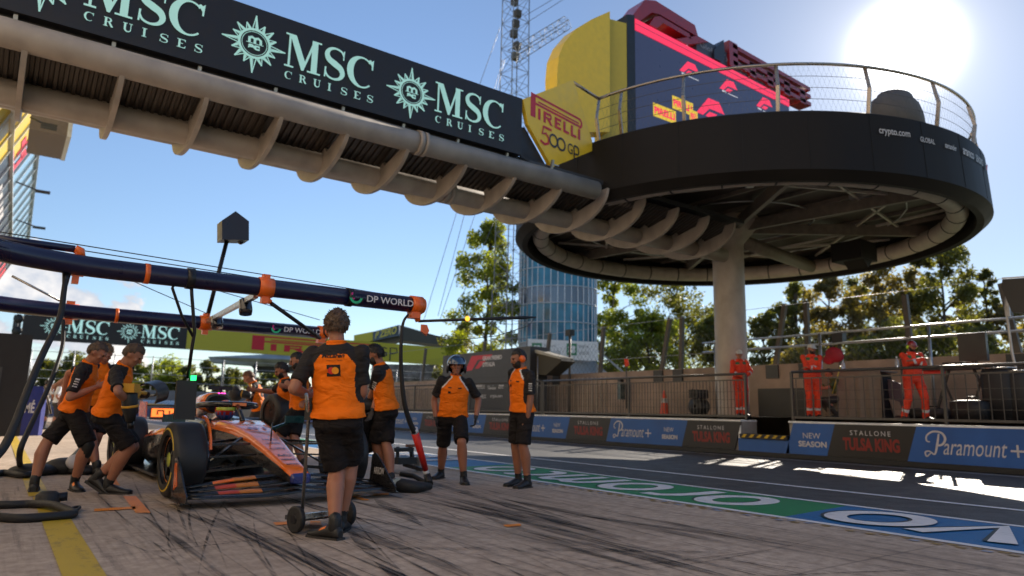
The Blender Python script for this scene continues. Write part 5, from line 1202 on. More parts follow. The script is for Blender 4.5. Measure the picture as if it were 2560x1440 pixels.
# number, sponsor words and pale flashes on the nose top
s = MB()
def nose_txt(t, y, w, h, mi=0, b=.02, dx=0):
    # the nose top rises towards the cockpit
    prof = [(-1.0, .245), (-.7, .35), (-.3, .46), (.15, .58), (.6, .67), (1.0, .72)]
    for (ya, za), (yb, zb) in zip(prof, prof[1:]):
        if ya <= y <= yb: z = za + (zb - za) * (y - ya) / (yb - ya); sl = Vector((0, yb - ya, zb - za)).normalized()
    text_into(s, t, (-w * .4 + dx, y, z + .006), (1, 0, 0), sl, w * .8, h, mi, b)
nose_txt('81', .40, .26, .12, 1); nose_txt('OKX', .62, .30, .06, 2); nose_txt('android', .28, .26, .04); nose_txt('cisco', -.02, .20, .035); nose_txt('webex', -.14, .20, .04); nose_txt('LLOYDS', -.32, .18, .055); nose_txt('PxPro', -.52, .17, .05); nose_txt('DEWALT', -.63, .18, .035, 0, .05); nose_txt('arrow', -.75, .15, .025)
s.build('lettering', [BLACK, mat('mauve number print', (.35, .18, .30), .4), WHITE], car)
p = MB(); p.tube([(.0, -.05, .53), (.0, -.05, .72)], .009, 6); p.build('pitot_tube', CARB, car)
p = MB(); p.add([(-.10, -.965, .262), (.10, -.965, .262), (.06, -.90, .285), (-.02, -.93, .276)], [(0, 1, 2, 3)]); p.build('rainbow_mark', mat('sky blue mark', (.05, .3, .7), .4), car)
# cockpit sides, halo, airbox and engine cover
p = MB(); 
for sg in (-1, 1):
    p.loft([[(sg * (.20 + .16 * (math.cos(R(a)) * .5 + .5)), y, z0 + .14 * math.sin(R(a)) - .0) for a in range(0, 360, 30)] for y, z0 in ((1.25, .56), (1.6, .58), (2.1, .60), (2.5, .62))])
p.build('cockpit_side', CARB, car)
p = MB(); p.loft([sq(1.3, .35, .2, .35), sq(2.6, .40, .25, .38)]); p.build('monocoque', CARB, car)
hal = [(.0, 1.28, .90)] ; ring_ = [(.34 * math.sin(R(a)), 1.75 - .47 * math.cos(R(a)) + (.35 if abs(a) > 120 else 0), .885 + .02 * math.cos(R(a))) for a in range(-140, 141, 10)]
p = MB(); p.tube([(0, .98, .70), (0, 1.10, .80), (0, 1.28, .90)], [.03, .024, .03], 10); p.tube(ring_, .036, 12); p.tube([ring_[0], (ring_[0][0], 2.45, .74)], .034, 10); p.tube([ring_[-1], (ring_[-1][0], 2.45, .74)], .034, 10); p.build('halo', mat('satin halo carbon', (.022, .022, .024), .2, .2, coat=.4), car)
p = MB(); p.box((.02, 1.243, .905), (.16, .012, .035)); p.build('halo_flash', PAP, car)
p = MB(); secs = [sq(2.12, .165, .125, .92, pw=.8), sq(2.3, .18, .14, .92, pw=.8), sq(2.7, .17, .17, .86, pw=.7), sq(3.3, .12, .19, .72, pw=.7), sq(4.1, .05, .12, .56, pw=.8)]
p.loft(secs, mfun=lambda i, k: 0 if k >= 0 else 1); p.build('engine_cover', [PAP, CARB], car)
p = MB(); p.loft([sq(2.11, .135, .10, .915, pw=.85), sq(2.115, .13, .095, .915, pw=.85)]); p.build('air_intake', mat('intake void', (.004, .004, .004), .8), car)
p = MB(); p.box((.03, 2.2, 1.115), (.30, .06, .05)); p.box((.03, 2.2, 1.07), (.035, .06, .08)); p.build('roll_hoop_camera', BLACK, car)
p = MB()
for dx in (-.03, .005, .04): p.box((.03 + dx, 2.13, 1.045), (.02, .02, .014))
p.build('pink_lamps', mat('lit pink lamp', (.8, .05, .4), .4, emit=(1, .06, .45), es=2.0), car)
for sg in (-1, 1):
    p = MB(); p.loft([[(sg * (x0 + (x1 - x0) * u), y, z0 + (z1 - z0) * v) for u, v in ((0, 0), (.8, 0), (1, .25), (1, .8), (.85, 1), (0, 1))] for y, x0, x1, z0, z1 in ((1.75, .3, .62, .30, .60), (2.0, .3, .74, .22, .60), (2.8, .2, .72, .12, .54), (3.5, .1, .5, .10, .36), (4.0, .05, .25, .10, .24))], mfun=lambda i, k: 0 if (k == 3 and i < 3) else 1)
    p.build('sidepod', [PAP, CARB], car)
    p = MB(); p.box((sg * .70, 1.22, .735), (.235, .05, .085)); p.prism([(sg * .60, 1.2, .70), (sg * .66, 1.2, .70), (sg * .45, 1.25, .60), (sg * .40, 1.25, .62)], (0, .03, 0)); p.build('mirror', TEAL, car)
p = MB(); p.prism([(-.35, 1.1, .05), (.35, 1.1, .05), (.78, 1.6, .06), (.80, 3.2, .06), (.5, 4.0, .08), (-.5, 4.0, .08), (-.80, 3.2, .06), (-.78, 1.6, .06)], (0, 0, .03)); p.build('floor', CARB, car)
# rear wing and rain structure behind the crew
p = MB(); p.loft([[(x, 4.15, .86), (x, 4.3, .885), (x, 4.48, .95), (x, 4.3, .875)] for x in (-.5, .5)]); p.build('rear_wing', CARB, car)
for sg in (-1, 1):
    p = MB(); p.prism([(sg * .5, 3.95, .4), (sg * .5, 4.55, .45), (sg * .5, 4.6, .93), (sg * .5, 4.05, .92)], (sg * .015, 0, 0)); p.build('rear_endplate', PAP, car)
# front wing: four elements, drooping outboard
def wing_el(le, te, th, mats, mfun):
    p = MB(); secs = []
    xs = [-.98, -.85, -.68, -.5, -.3, -.12, 0, .12, .3, .5, .68, .85, .98]
    for x in xs:
        u = abs(x); dr = .30 + .70 * (1 - max(0, (u - .32) / .66) ** 1.3); up = .03 * max(0, 1 - u / .25)
        swp = .10 * u * u
        (y0, z0), (y1, z1) = le, te
        ya, za = y0 + swp, .085 + (z0 - .085) * dr + up; yb, zb = y1 + swp * .9, .085 + (z1 - .085) * dr + up
        my, mz = (ya + yb) / 2, (za + zb) / 2
        secs.append([(x, ya, za), (x, my, mz + th), (x, yb, zb), (x, my, mz - th * .6)])
    p.loft(secs, mfun=mfun); return p
sel_none = lambda i, k: 0
def patch(i, k): return 0 if k != 0 and k != 1 else (1 if i in (3,) else 2 if i in (2,) else 0)
wing_el((-1.02, .075), (-.80, .095), .014, 0, sel_none).build('wing_main_plane', CARB, car)
p = wing_el((-.86, .105), (-.72, .135), .010, 0, patch); p.build('wing_flap', [CARB, CYEL, CRED2], car)
p = wing_el((-.74, .150), (-.62, .190), .010, 0, patch); p.build('wing_flap', [CARB, CYEL, CRED2], car)
p = wing_el((-.64, .205), (-.54, .235), .009, 0, patch); p.build('wing_flap', [CARB, CYEL, PAP], car)
for sg in (-1, 1):
    p = MB(); po = [(-1.0, .05), (-.45, .05), (-.40, .12), (-.44, .40), (-.52, .42), (-.66, .34), (-.88, .18), (-1.0, .11)]
    p.prism([(sg * .985, y, z) for y, z in po], (sg * .014, 0, 0)); ep = p.build('wing_endplate', CARB, car)
    p = MB(); p.prism([(sg * 1.000, y, z) for y, z in ((-.64, .17), (-.50, .12), (-.47, .36), (-.55, .365))], (sg * .003, 0, 0)); p.build('endplate_panel', PAP, car)
    p = MB(); p.prism([(sg * .97, -.98, .045), (sg * 1.04, -.98, .045), (sg * 1.04, -.45, .045), (sg * .97, -.45, .045)], (0, 0, .012)); p.build('foot_plate', CARB, car)
    s = Plane2((sg * 1.0, -.46, .22), (0, 0, 1), (0, -1, 0), .004) if False else None
    # brake duct fairing and winglet arch over the tyre
    p = MB()
    arc_ = [(sg * .675, .40 * -math.cos(R(a)) * .95, .36 + .41 * math.sin(R(a))) for a in range(15, 96, 8)]
    for i in range(len(arc_) - 1): p.bar(arc_[i], arc_[i + 1], .02, .03, 0)
    p.build('tyre_winglet', PAP, car)
q = Plane2((1.001, -.50, .19), (0, 1, 0), (0, 0, 1), .004)
# word on the inside face of the far endplate, read from the camera
s = MB(); text_into(s, 'ARROW', (.984, -.50, .20), (0, -1, 0), (0, 0, 1), .24, .075, 0, .02); s.build('lettering', AD_PALE, car)
# wheels
TYRE = mat('slick tyre rubber', (.017, .016, .016), .55, var=.2, scale=12, bump=.06, bscale=30); TYY = mat('yellow tyre band', (.62, .42, .03), .5); RIM = mat('dark wheel rim', (.02, .02, .024), .3, .6); HUBC = mat('lime hub cover', (.45, .52, .03), .35, coat=.4); HUBO = mat('orange rim ring', (.7, .2, .03), .35)
def wheel(x, y, w, steer=0.0, name='wheel'):
    sg = 1 if x > 0 else -1
    t = bpy.data.objects.new(name, None); COL.objects.link(t); t.parent = car; t.location = (x, y, .36); t.rotation_euler = (0, 0, steer); t.empty_display_size = .1
    h = w / 2; Rr = .36
    p = MB(); p.lathe([(-h * .95, .235), (-h, .27), (-h * .99, .31), (-h * .90, .342), (-h * .72, .357), (-h * .3, Rr), (h * .3, Rr), (h * .72, .357), (h * .90, .342), (h * .99, .31), (h, .27), (h * .95, .235)], (0, 0, 0), 'x', 56); p.build('tyre', TYRE, t)
    p = MB(); xo = sg * (h + .002)
    for a0, a1 in ((20, 160), (200, 340)):
        n = 20; vs = []
        for i in range(n + 1):
            a = R(a0 + (a1 - a0) * i / n); vs += [(xo - sg * .004, .306 * math.cos(a), .306 * math.sin(a)), (xo + sg * .001, .287 * math.cos(a), .285 * math.sin(a))]
        p.add(vs, [(2 * i, 2 * i + 1, 2 * i + 3, 2 * i + 2) for i in range(n)])
    p.build('yellow_band', TYY, t)
    p = MB(); p.lathe([(sg * h * .93, .236), (sg * h * .7, .23), (sg * h * .55, .10), (sg * h * .8, .07), (sg * h * .8, 0)], (0, 0, 0), 'x', 40, mats=[0, 0, 0, 1])
    p.lathe([(-sg * h * .9, .236), (-sg * h * .5, .22), (-sg * h * .3, 0)], (0, 0, 0), 'x', 32, mats=[0, 0])
    p.build('rim', [RIM, HUBC], t)
    p = MB(); p.lathe([(sg * h * .72, .225), (sg * h * .74, .205)], (0, 0, 0), 'x', 40, smooth=False); p.build('rim_ring', HUBO, t)
    p = MB()
    for k in range(5): a = R(72 * k); p.bar((sg * h * .70, .05 * math.cos(a), .05 * math.sin(a)), (sg * h * .72, .16 * math.cos(a), .16 * math.sin(a)), .03, .02)
    p.build('wheel_spokes', RIM, t)
    return t
wheel(-.84, 0, .31, R(2)); wheel(.84, 0, .31, R(2)); wheel(-.80, 3.45, .40); wheel(.80, 3.45, .40)
for sg in (-1, 1):
    for a, b, r in (((.19, .05, .50), (.69, -.08, .50), .02), ((.22, .55, .52), (.69, .06, .50), .02), ((.12, -.22, .30), (.69, -.10, .24), .018), ((.20, .50, .26), (.69, .08, .22), .018), ((.16, -.1, .40), (.69, -.15, .38), .014), ((.2, .3, .55), (.66, .02, .26), .014)):
        p = MB(); p.bar((sg * a[0], a[1], a[2]), (sg * b[0], b[1], b[2]), r * 2.6, r * 1.2); p.build('suspension_arm', CARB, car)
    p = MB(); p.lathe([(sg * .0, .02), (sg * .02, .17), (sg * .08, .18), (sg * .1, .1)], (sg * .60, 0, .36), 'x', 24); p.build('brake_duct', CARB, car)
    for a, b in (((.2, 2.9, .35), (.62, 3.4, .42)), ((.18, 3.5, .3), (.62, 3.45, .3)), ((.2, 3.0, .2), (.62, 3.4, .22))):
        p = MB(); p.bar((sg * a[0], a[1], a[2]), (sg * b[0], b[1], b[2]), .045, .02); p.build('suspension_arm', CARB, car)
# silver duct seen between the left wheels
# ------------------------------------------------------------------ front jack trolley held by the near mechanic
fj = thing('front_jack', 'steel front jack with long slim handle and two black wheels', 'jack', onz(790, 1335, 0))
def fl(v): return Vector(v) - fj.location
w1 = onz(738, 1333, 0); w2 = onz(866, 1316, 0)
ax1 = Vector((w1.x, w1.y, .10)); ax2 = Vector((w2.x, w2.y, .10)); ad_ = (ax2 - ax1).normalized()
for c in (ax1, ax2):
    p = MB(); p.tube([fl(c) - ad_ * .02, fl(c) - ad_ * .018, fl(c) + ad_ * .018, fl(c) + ad_ * .02], [.085, .098, .098, .085], 24); p.build('wheel', RUBBER, fj)
    p = MB(); p.tube([fl(c) - ad_ * .024, fl(c) + ad_ * .024], .035, 14); p.build('wheel_hub', STEELK, fj)
p = MB(); p.tube([fl(ax1), fl(ax2)], .012, 8); p.bar(fl(ax1 + ad_ * .03 + Vector((0, 0, .02))), fl(ax2 - ad_ * .1 + Vector((0, 0, .02))), .03, .03); p.build('axle', BSTEEL, fj)
hA = ax1 + ad_ * .05; topd = math.hypot(hA.x, hA.y)
D0 = (hA - CAM_P).dot(CAM_F)
hB = ond(772, 1040, D0 - .05); hC = ond(766, 985, D0 - .22)
p = MB(); p.tube([fl(hA), fl(hB), fl(hC)], .013, 10); p.build('handle', BSTEEL, fj)
mid = (ax1 + ax2) / 2; fwd = Vector((-ad_.y, ad_.x, 0))
p = MB(); p.prism([fl(ax1 + Vector((0, 0, -.02))) + ad_ * .05, fl(ax2 + Vector((0, 0, -.02))) - ad_ * .05, fl(ax2 + Vector((0, 0, -.05))) + fwd * .34 - ad_ * .12, fl(ax1 + Vector((0, 0, -.05))) + fwd * .34 + ad_ * .12], (0, 0, .035)); p.build('lift_plate', CARB, fj)

kp = thing('kit_pile', 'black kit bag with grey tool lying behind the leftmost mechanic legs', 'kit pile', onz(140, 1186, 0))
p = MB(); 
for a_, r_ in (((-.25, 0, .06), (.28, .2, .09)), ((.1, .1, .09), (.25, .2, .12)), ((.32, -.1, .05), (.2, .16, .07))): p.ball(a_, r_)
p.build('bag', RUBBER, kp); p = MB(); p.tube([(.1, .0, .12), (.35, .1, .42)], .045, 10); p.build('grey_tool', mat('blue grey tool', (.12, .15, .17), .35, .4), kp); p = MB(); p.ball((.2, -.12, .16), (.12, .08, .1)); p.build('pale_cloth', AD_PALE, kp)
# ------------------------------------------------------------------ left edge: dark block, blue board, far cone
db = thing('dark_screen_box', 'big black screen box standing at the left edge beyond the crew', 'screen box', (0, 0, 0))
v = ony(84, 838, 16); p = MB(); p.box((v.x - 1.6, 16.6, v.z / 2 + .15), (3.2, 1.2, v.z - .3)); p.build('cabinet', mat('dull black box', (.012, .010, .010), .6), db)
p = MB(); p.box((v.x - .5, 15.98, 1.1), (.2, .05, .9)); p.build('hinge_strip', mat('grey hinge strip', (.05, .05, .05), .5), db)
pf = thing('blue_barrier_board', 'low rounded blue barrier board lettered in white at the left edge', 'barrier', (0, 0, 0))
PY = 24.0; a = ony(-60, 976, PY); b = ony(84, 975, PY); pts_ = []
p = MB(); bl = [Vector((a.x, PY, 0)), Vector((b.x, PY, 0)), Vector((b.x + .25, PY + .1, 0)), Vector((b.x + .36, PY + .4, 0)), Vector((b.x + .36, PY + 1.5, 0))]
vs = bl + [q + Vector((0, 0, 1.36)) for q in bl]; n = 5; p.add(vs, [(i, i + 1, n + i + 1, n + i) for i in range(n - 1)], 0, False); p.prism([q + Vector((0, .02, 1.34)) for q in bl] + [Vector((a.x, PY + 1.5, 1.34))], (0, 0, .03)); p.build('panel', mat('royal blue board', (.016, .022, .16), .45), pf)
s = Plane2((a.x, PY, 0), (1, 0, 0), (0, 0, 1), .01); c = ony(-28, 1003, PY).x - a.x; d_ = ony(89, 1003, PY).x - a.x; s.text('PARC FERMÉ', c, .62, d_ - c, .36, 0, .03); s.build('lettering', AD_PALE, pf)
sg_ = thing('start_signal', 'small column of black signal lamps on a post beside the far gantry', 'signal', (ony(40, 830, 70).x, 70, 0)); zt_ = ony(40, 785, 70).z
p = MB(); p.tube([(0, 0, 0), (0, 0, zt_)], .08, 6); p.build('post', DGREY, sg_)
for k in range(4): p = MB(); p.lathe([(-.3, .0), (-.3, .36), (.2, .36)], (.05, -.3, zt_ - .4 - k * 1.0), 'y', 14); p.build('lamp', BLACK, sg_)

# ------------------------------------------------------------------ kit on the platform behind the fence
cn = thing('traffic_cone', 'orange traffic cone standing against the pink wall', 'cone', (*onx(1662, 1035, 18.2).xy, .92)); p = MB(); p.lathe([(0.03, .17), (.35, .11), (.8, .035), (.82, .0)], (0, 0, 0), 'z', 18); p.build('cone', mat('cone orange', (.7, .07, .02), .5), cn); p = MB(); p.lathe([(.40, .108), (.55, .084)], (0, 0, 0), 'z', 18); p.build('pale_sleeve', AD_PALE, cn); p = MB(); p.box((0, 0, .015), (.42, .42, .03)); p.build('base', mat('cone orange', (.7, .07, .02)), cn)
tr = thing('cable_reel', 'black wheeled cable reel parked behind the fence right of the cone', 'reel', (*onx(1748, 1035, 17.6).xy, .92))
p = MB(); p.lathe([(-.2, .05), (-.2, .26), (-.15, .26), (-.15, .16), (.15, .16), (.15, .26), (.2, .26), (.2, .05)], (0, 0, .28), 'x', 24); p.build('drum', BLACK, tr); p = MB(); p.box((0, 0, .66), (.5, .36, .26)); p.bar((-.25, 0, .6), (-.4, -.1, .8), .04, .04); p.build('cover', RUBBER, tr)
for px, py_, X in ((1548, 985, 18.6), (1118, 960, 18.6)):
    v = onx(px, py_, X); b = thing('wall_box', 'small dark green box fixed to the pink wall ' + ('left of the cone' if px > 1500 else 'behind the helmeted mechanic'), 'box', (X, v.y, v.z)); p = MB(); p.box((.1, 0, .12), (.2, .2, .62)); p.build('box', TEAL, b); p = MB(); p.box((.08, 0, .5), (.16, .16, .1)); p.build('lid', DGREY, b)
tb = thing('draped_table', 'table covered with a beige cloth behind the middle fence bars', 'table', (*onx(2130, 1000, 17.2).xy, .92))
p = MB(); cl = []
for i in range(25):
    a = i / 24; cl.append((a - .5) * 1.9)
vs = []; 
for z, f in ((1.12, 0), (.6, .5), (.04, 1)):
    for i, u in enumerate(cl): vs.append((-.4 - .06 * f * math.sin(i * 1.9), -u, z))
p.add(vs, [(r * 25 + i, r * 25 + i + 1, (r + 1) * 25 + i + 1, (r + 1) * 25 + i) for r in range(2) for i in range(24)], 0, True); p.box((0, 0, 1.13), (.82, 1.92, .03)); p.build('cloth', mat('beige table cloth', (.19, .16, .13), .8), tb)
p = MB(); p.box((0, 0, .55), (.6, 1.7, 1.08)); p.build('frame', BLACK, tb)
for px, py_, X, lab in ((2110, 950, 17.0, 'clear water bottle standing on the draped table'), (2243, 912, 18.4, 'clear bottle on the wall beside the right hand marshal')):
    v = onx(px, py_, X); b = thing('water_bottle', lab, 'bottle', (v.x, v.y, 2.065 if px < 2200 else v.z - .12)); p = MB(); p.lathe([(0, .0), (0, .05), (.2, .05), (.26, .02), (.3, .02), (.3, 0)], (0, 0, 0), 'z', 14); p.build('bottle', mat('clear plastic', (.7, .75, .8), .1, trans=.5), b); p = MB(); p.lathe([(.3, .022), (.33, .022), (.33, 0)], (0, 0, 0), 'z', 10); p.build('cap', WHITE, b)
bn = thing('slanted_banner', 'dull purple banner leaning beside the draped table', 'banner', (*onx(2222, 1000, 17.3).xy, .92)); p = MB(); p.prism([(0, .22, 1.05), (0, -.30, .85), (.1, -.36, .05), (.1, -.05, .05)], (.04, 0, 0)); p.build('sheet', mat('dull purple sheet', (.12, .085, .10), .6), bn); p = MB(); p.prism([(-.005, .0, .5), (-.005, -.25, .42), (.03, -.3, .1), (.03, -.1, .1)], (.01, 0, 0)); p.build('pale_print', PINKW, bn)
rk = thing('equipment_rack', 'black trestle rack carrying a dark monitor and red sign behind the right marshal', 'rack', (*onx(2410, 1000, 17.4).xy, .92))
p = MB(); p.bar((0, .65, 0), (0, .25, 1.15), .05, .05); p.bar((0, -.65, 0), (0, -.25, 1.15), .05, .05); p.bar((0, .1, 0), (0, .45, 1.15), .04, .04); p.bar((0, -.1, 0), (0, -.45, 1.15), .04, .04); p.box((0, 0, 1.16), (.4, 1.5, .05)); p.build('trestle', BLACK, rk)
p = MB(); p.box((0, -.28, 1.62), (.12, .56, .62)); p.box((0, -.28, 1.25), (.1, .1, .2)); p.build('monitor', AD_BLK, rk); p = MB(); p.box((-.04, .55, 1.10), (.05, .46, .14)); p.build('red_sign', mat('red sign plate', (.7, .02, .01), .45), rk)
p = MB(); p.box((0, .12, 1.24), (.3, .4, .12)); p.build('black_case', BLACK, rk)
for k, (px, X, w_, h_, lab) in enumerate(((2505, 17.2, .62, 1.12, 'tall black bin with bright rim at the right end of the fence'), (2430, 17.0, .75, .45, 'low black bag on the platform below the trestle rack'), (2330, 17.6, .9, .28, 'flat black kit bag behind the feet of the right marshal'), (2550, 17.2, .5, 1.05, 'black bin at the very right edge beside the bright rimmed one'))):
    v = onx(px, 1000, X); b = thing('bin' if h_ > 1 else 'kit_bag', lab, 'bin' if h_ > 1 else 'bag', (v.x, v.y, .92)); p = MB()
    p.loft([[(.5 * w_ * sx * math.copysign(abs(math.cos(R(a))) ** .5, math.cos(R(a))), .5 * w_ * sx * math.copysign(abs(math.sin(R(a))) ** .5, math.sin(R(a))), z * h_) for a in range(7, 367, 30)] for z, sx in ((0, .92), (.5, 1), (.9, 1.0), (1, .85 if h_ > 1 else .6))]); p.build('body', RUBBER, b)
    if h_ > 1: p = MB(); p.tube([(.46 * w_ * math.copysign(abs(math.cos(R(a))) ** .6, math.cos(R(a))), .46 * w_ * math.copysign(abs(math.sin(R(a))) ** .6, math.sin(R(a))), h_) for a in range(0, 360, 20)], .02, 6, closed=True); p.build('rim', BSTEEL, b)
    else: p = MB(); p.tube([(0, -.2 * w_, h_ * .95), (0, -.1 * w_, h_ * 1.15), (0, .1 * w_, h_ * 1.15), (0, .2 * w_, h_ * .95)], .015, 6); p.build('handle', BLACK, b)
lp = thing('lamp_post', 'pale slanting lamp post at the right edge', 'lamp post', (*onx(2552, 960, 18).xy, .92))
q = [onx(2553, 975, 18) - lp.location, onx(2530, 880, 18) - lp.location, onx(2515, 770, 18) - lp.location, onx(2517, 730, 18) - lp.location]; p = MB(); p.tube([(q[0].x, q[0].y, 0)] + q, .03, 8); p.build('pole', mat('pale pole', (.5, .47, .44), .4, .3), lp)
p = MB(); p.box(q[3] + Vector((0, .0, -.25)), (.06, .05, .6)); p.build('sleeve', WHITE, lp)
rsb = thing('right_screen', 'dark angular screen jutting in at the right edge above the lamp post', 'screen', (*onx(2540, 740, 17.5).xy, .92))
q = [onx(*k, 17.5) - rsb.location for k in ((2503, 718), (2506, 698), (2640, 690), (2640, 790), (2530, 780))]; p = MB(); p.prism(q, (.3, 0, 0)); p.build('cabinet', AD_BLK, rsb); p = MB(); p.tube([(0, q[2].y, 0), (0, q[2].y, q[2].z)], .06, 8); p.build('post', DGREY, rsb)
p = MB(); p.bar(q[1] + Vector((-.01, 0, .02)), q[2] + Vector((-.01, 0, .02)), .04, .03); p.build('pale_edge', WHITE, rsb)
# ------------------------------------------------------------------ people
from mathutils.bvhtree import BVHTree
SKIN = mat('skin', (.36, .148, .085), .5, var=.10, scale=9, subs=.15); SKIN2 = mat('tanned skin', (.30, .125, .072), .5, var=.10, scale=9, subs=.15)
SHIRT_O = mat('orange polo cloth', (.93, .185, .004), .72, var=.10, scale=7, bump=.75, bscale=5.5, spec=.25, fold=True); SHIRT_K = mat('charcoal polo cloth', (.022, .019, .019), .75, var=.2, scale=7, bump=.7, bscale=6, spec=.25, fold=True)
PIPE = mat('white piping', (.65, .63, .62), .6); SHORT_K = mat('black shorts cloth', (.016, .013, .013), .8, var=.2, scale=6, bump=.8, bscale=5.5, spec=.2, fold=True)
SHOE_K = mat('black shoe', (.012, .011, .011), .5, var=.2, scale=20); SOCK = mat('black sock', (.016, .015, .015), .8); SOLE = mat('dark sole', (.03, .027, .025), .6); GLOVE = mat('dark work glove', (.025, .022, .022), .65)
EYE = mat('dark eye', (.02, .015, .012), .3); LIP = mat('lips', (.30, .10, .07), .5)
HAIRS = {'brown': mat('brown hair', (.075, .042, .024), .55, var=.4, scale=40, bump=.5, bscale=60), 'dark': mat('dark hair', (.014, .010, .008), .5, var=.4, scale=40, bump=.5, bscale=60), 'blond': mat('sandy blond hair', (.22, .12, .05), .55, var=.4, scale=40, bump=.5, bscale=60), 'auburn': mat('auburn hair', (.14, .055, .022), .55, var=.4, scale=40, bump=.5, bscale=60)}
OVR = mat('orange red overall cloth', (.72, .045, .010), .7, var=.12, scale=6, bump=.8, bscale=5.5, fold=True); BAND = mat('reflective band', (.62, .58, .56), .4); PATCH = mat('green patch', (.03, .12, .045), .6); WTROUS = mat('grey black trousers', (.03, .027, .027), .75, bump=.3, bscale=7); WSHIRT = mat('white team shirt', (.62, .63, .66), .7)
SHOE_O = mat('orange shoe flash', (.8, .2, .02), .5); KNEE = mat('black knee pad', (.012, .012, .012), .45)

def ik(a, b, l1, l2, hint):
    d = b - a; L = d.length
    if L > (l1 + l2) * .998: b = a + d.normalized() * (l1 + l2) * .998; d = b - a; L = d.length
    if L < abs(l1 - l2) * 1.05 + .02: L = abs(l1 - l2) * 1.05 + .02; b = a + d.normalized() * L; d = b - a
    ca = (l1 * l1 + L * L - l2 * l2) / (2 * l1 * L); ca = max(-1, min(1, ca)); n = d.normalized()
    h = (hint - n * hint.dot(n)); h = h.normalized() if h.length > 1e-4 else n.orthogonal()
    return a + n * (l1 * ca) + h * (l1 * math.sqrt(max(0, 1 - ca * ca))), b
def seg_d(p, a, b):
    d = b - a; t = max(0, min(1, (p - a).dot(d) / d.length_squared)); return (p - (a + d * t)).length, t
def finish(me, name, mats, parent, fsel=None, disp=0.0, freq=9):
    for m in mats: me.materials.append(m)
    if disp:
        me.update(); nr = [v.normal.copy() for v in me.vertices]
        for v, q in zip(me.vertices, nr):
            c = v.co; v.co = c + q * disp * (noise.noise(Vector((c.x * freq, c.y * freq, c.z * freq * 1.7))) + .6 * noise.noise(Vector((c.x * freq * 2.3 + 5, c.y * freq * 2.3, c.z * freq * 3.1))))
    if fsel:
        for p in me.polygons: p.material_index = fsel(Vector(p.center), Vector(p.normal))
    for p in me.polygons: p.use_smooth = True
    me.update(); return link(name, me, parent)
def hand(mb, w, d, pn, side, k, curl):
    d = d.normalized(); pn = (pn - d * pn.dot(d)).normalized(); ac = d.cross(pn) * side       # ac points to the thumb
    M = Matrix((ac, d, pn)).transposed(); c = w + d * .052 * k
    mb.ball(c, (.041 * k, .058 * k, .017 * k), M, 10, 7)
    for i, (o, L) in enumerate(((.031, .072), (.0105, .08), (-.0105, .075), (-.03, .058))):
        b = w + d * (.098 - abs(i - 1.2) * .006) * k + ac * o * k; q = [b]; ang = .25 * curl + .08 * i * curl; dd = d + ac * o * 1.6
        dd.normalize()
        for f in (.45, .32, .23):
            ang += .55 * curl; v = dd * math.cos(ang) + pn * math.sin(ang); q.append(q[-1] + v * L * f * k)
        mb.limb(q, [.0095 * k, .009 * k, .0085 * k, .0075 * k], 7)
    b = w + d * .028 * k + ac * .034 * k; t1 = b + (d * .75 + ac * .7 + pn * .25 * (1 + curl)).normalized() * .036 * k; t2 = t1 + (d * .9 + ac * .15 + pn * .5 * curl).normalized() * .03 * k
    mb.limb([b, t1, t2], [.012 * k, .0105 * k, .009 * k], 7)
def shoe(parent, ank, yaw, pit, k, m, sole_m, flash=None, sp=0):
    M = Matrix.Rotation(yaw, 3, 'Z') @ Matrix.Rotation(pit, 3, 'X')
    mb = MB(); secs = []
    for y, hw, hh, z0 in ((-.085, .022, .05, .012), (-.075, .034, .085, .0), (-.03, .039, .105, 0), (.02, .041, .095, 0), (.07, .046, .072, 0), (.12, .049, .055, 0), (.165, .042, .046, .004), (.19, .022, .03, .012)):
        P = []
        for i in range(12):
            a = 2 * math.pi * i / 12; x = hw * math.cos(a); z = math.sin(a)
            P.append((x, y, (z0 + hh * (.5 + .5 * z)) if z > -.5 else z0 + hh * .12))
        secs.append(P)
    n0 = len(mb.v); mb.loft(secs, mfun=lambda i, kk: 2 if (flash and i == 3 and kk in (1, 4)) else 0)
    sl = [(-.038, -.09), (.038, -.09), (.045, 0), (.052, .1), (.045, .175), (0, .198), (-.045, .175), (-.052, .1), (-.045, 0)]
    mb.prism([(x, y, -.004) for x, y in sl], (0, 0, .022), 1); mb.limb([(0, -.03, .07), (0, -.03, .135)], [.043, .041], 10)
    off = Vector((0, -.03, .085))
    mb.v = [tuple(Vector(ank) + M @ ((Vector(v) - off) * k)) for v in mb.v]
    return mb.build('shoe', [m, sole_m, flash or m], parent)

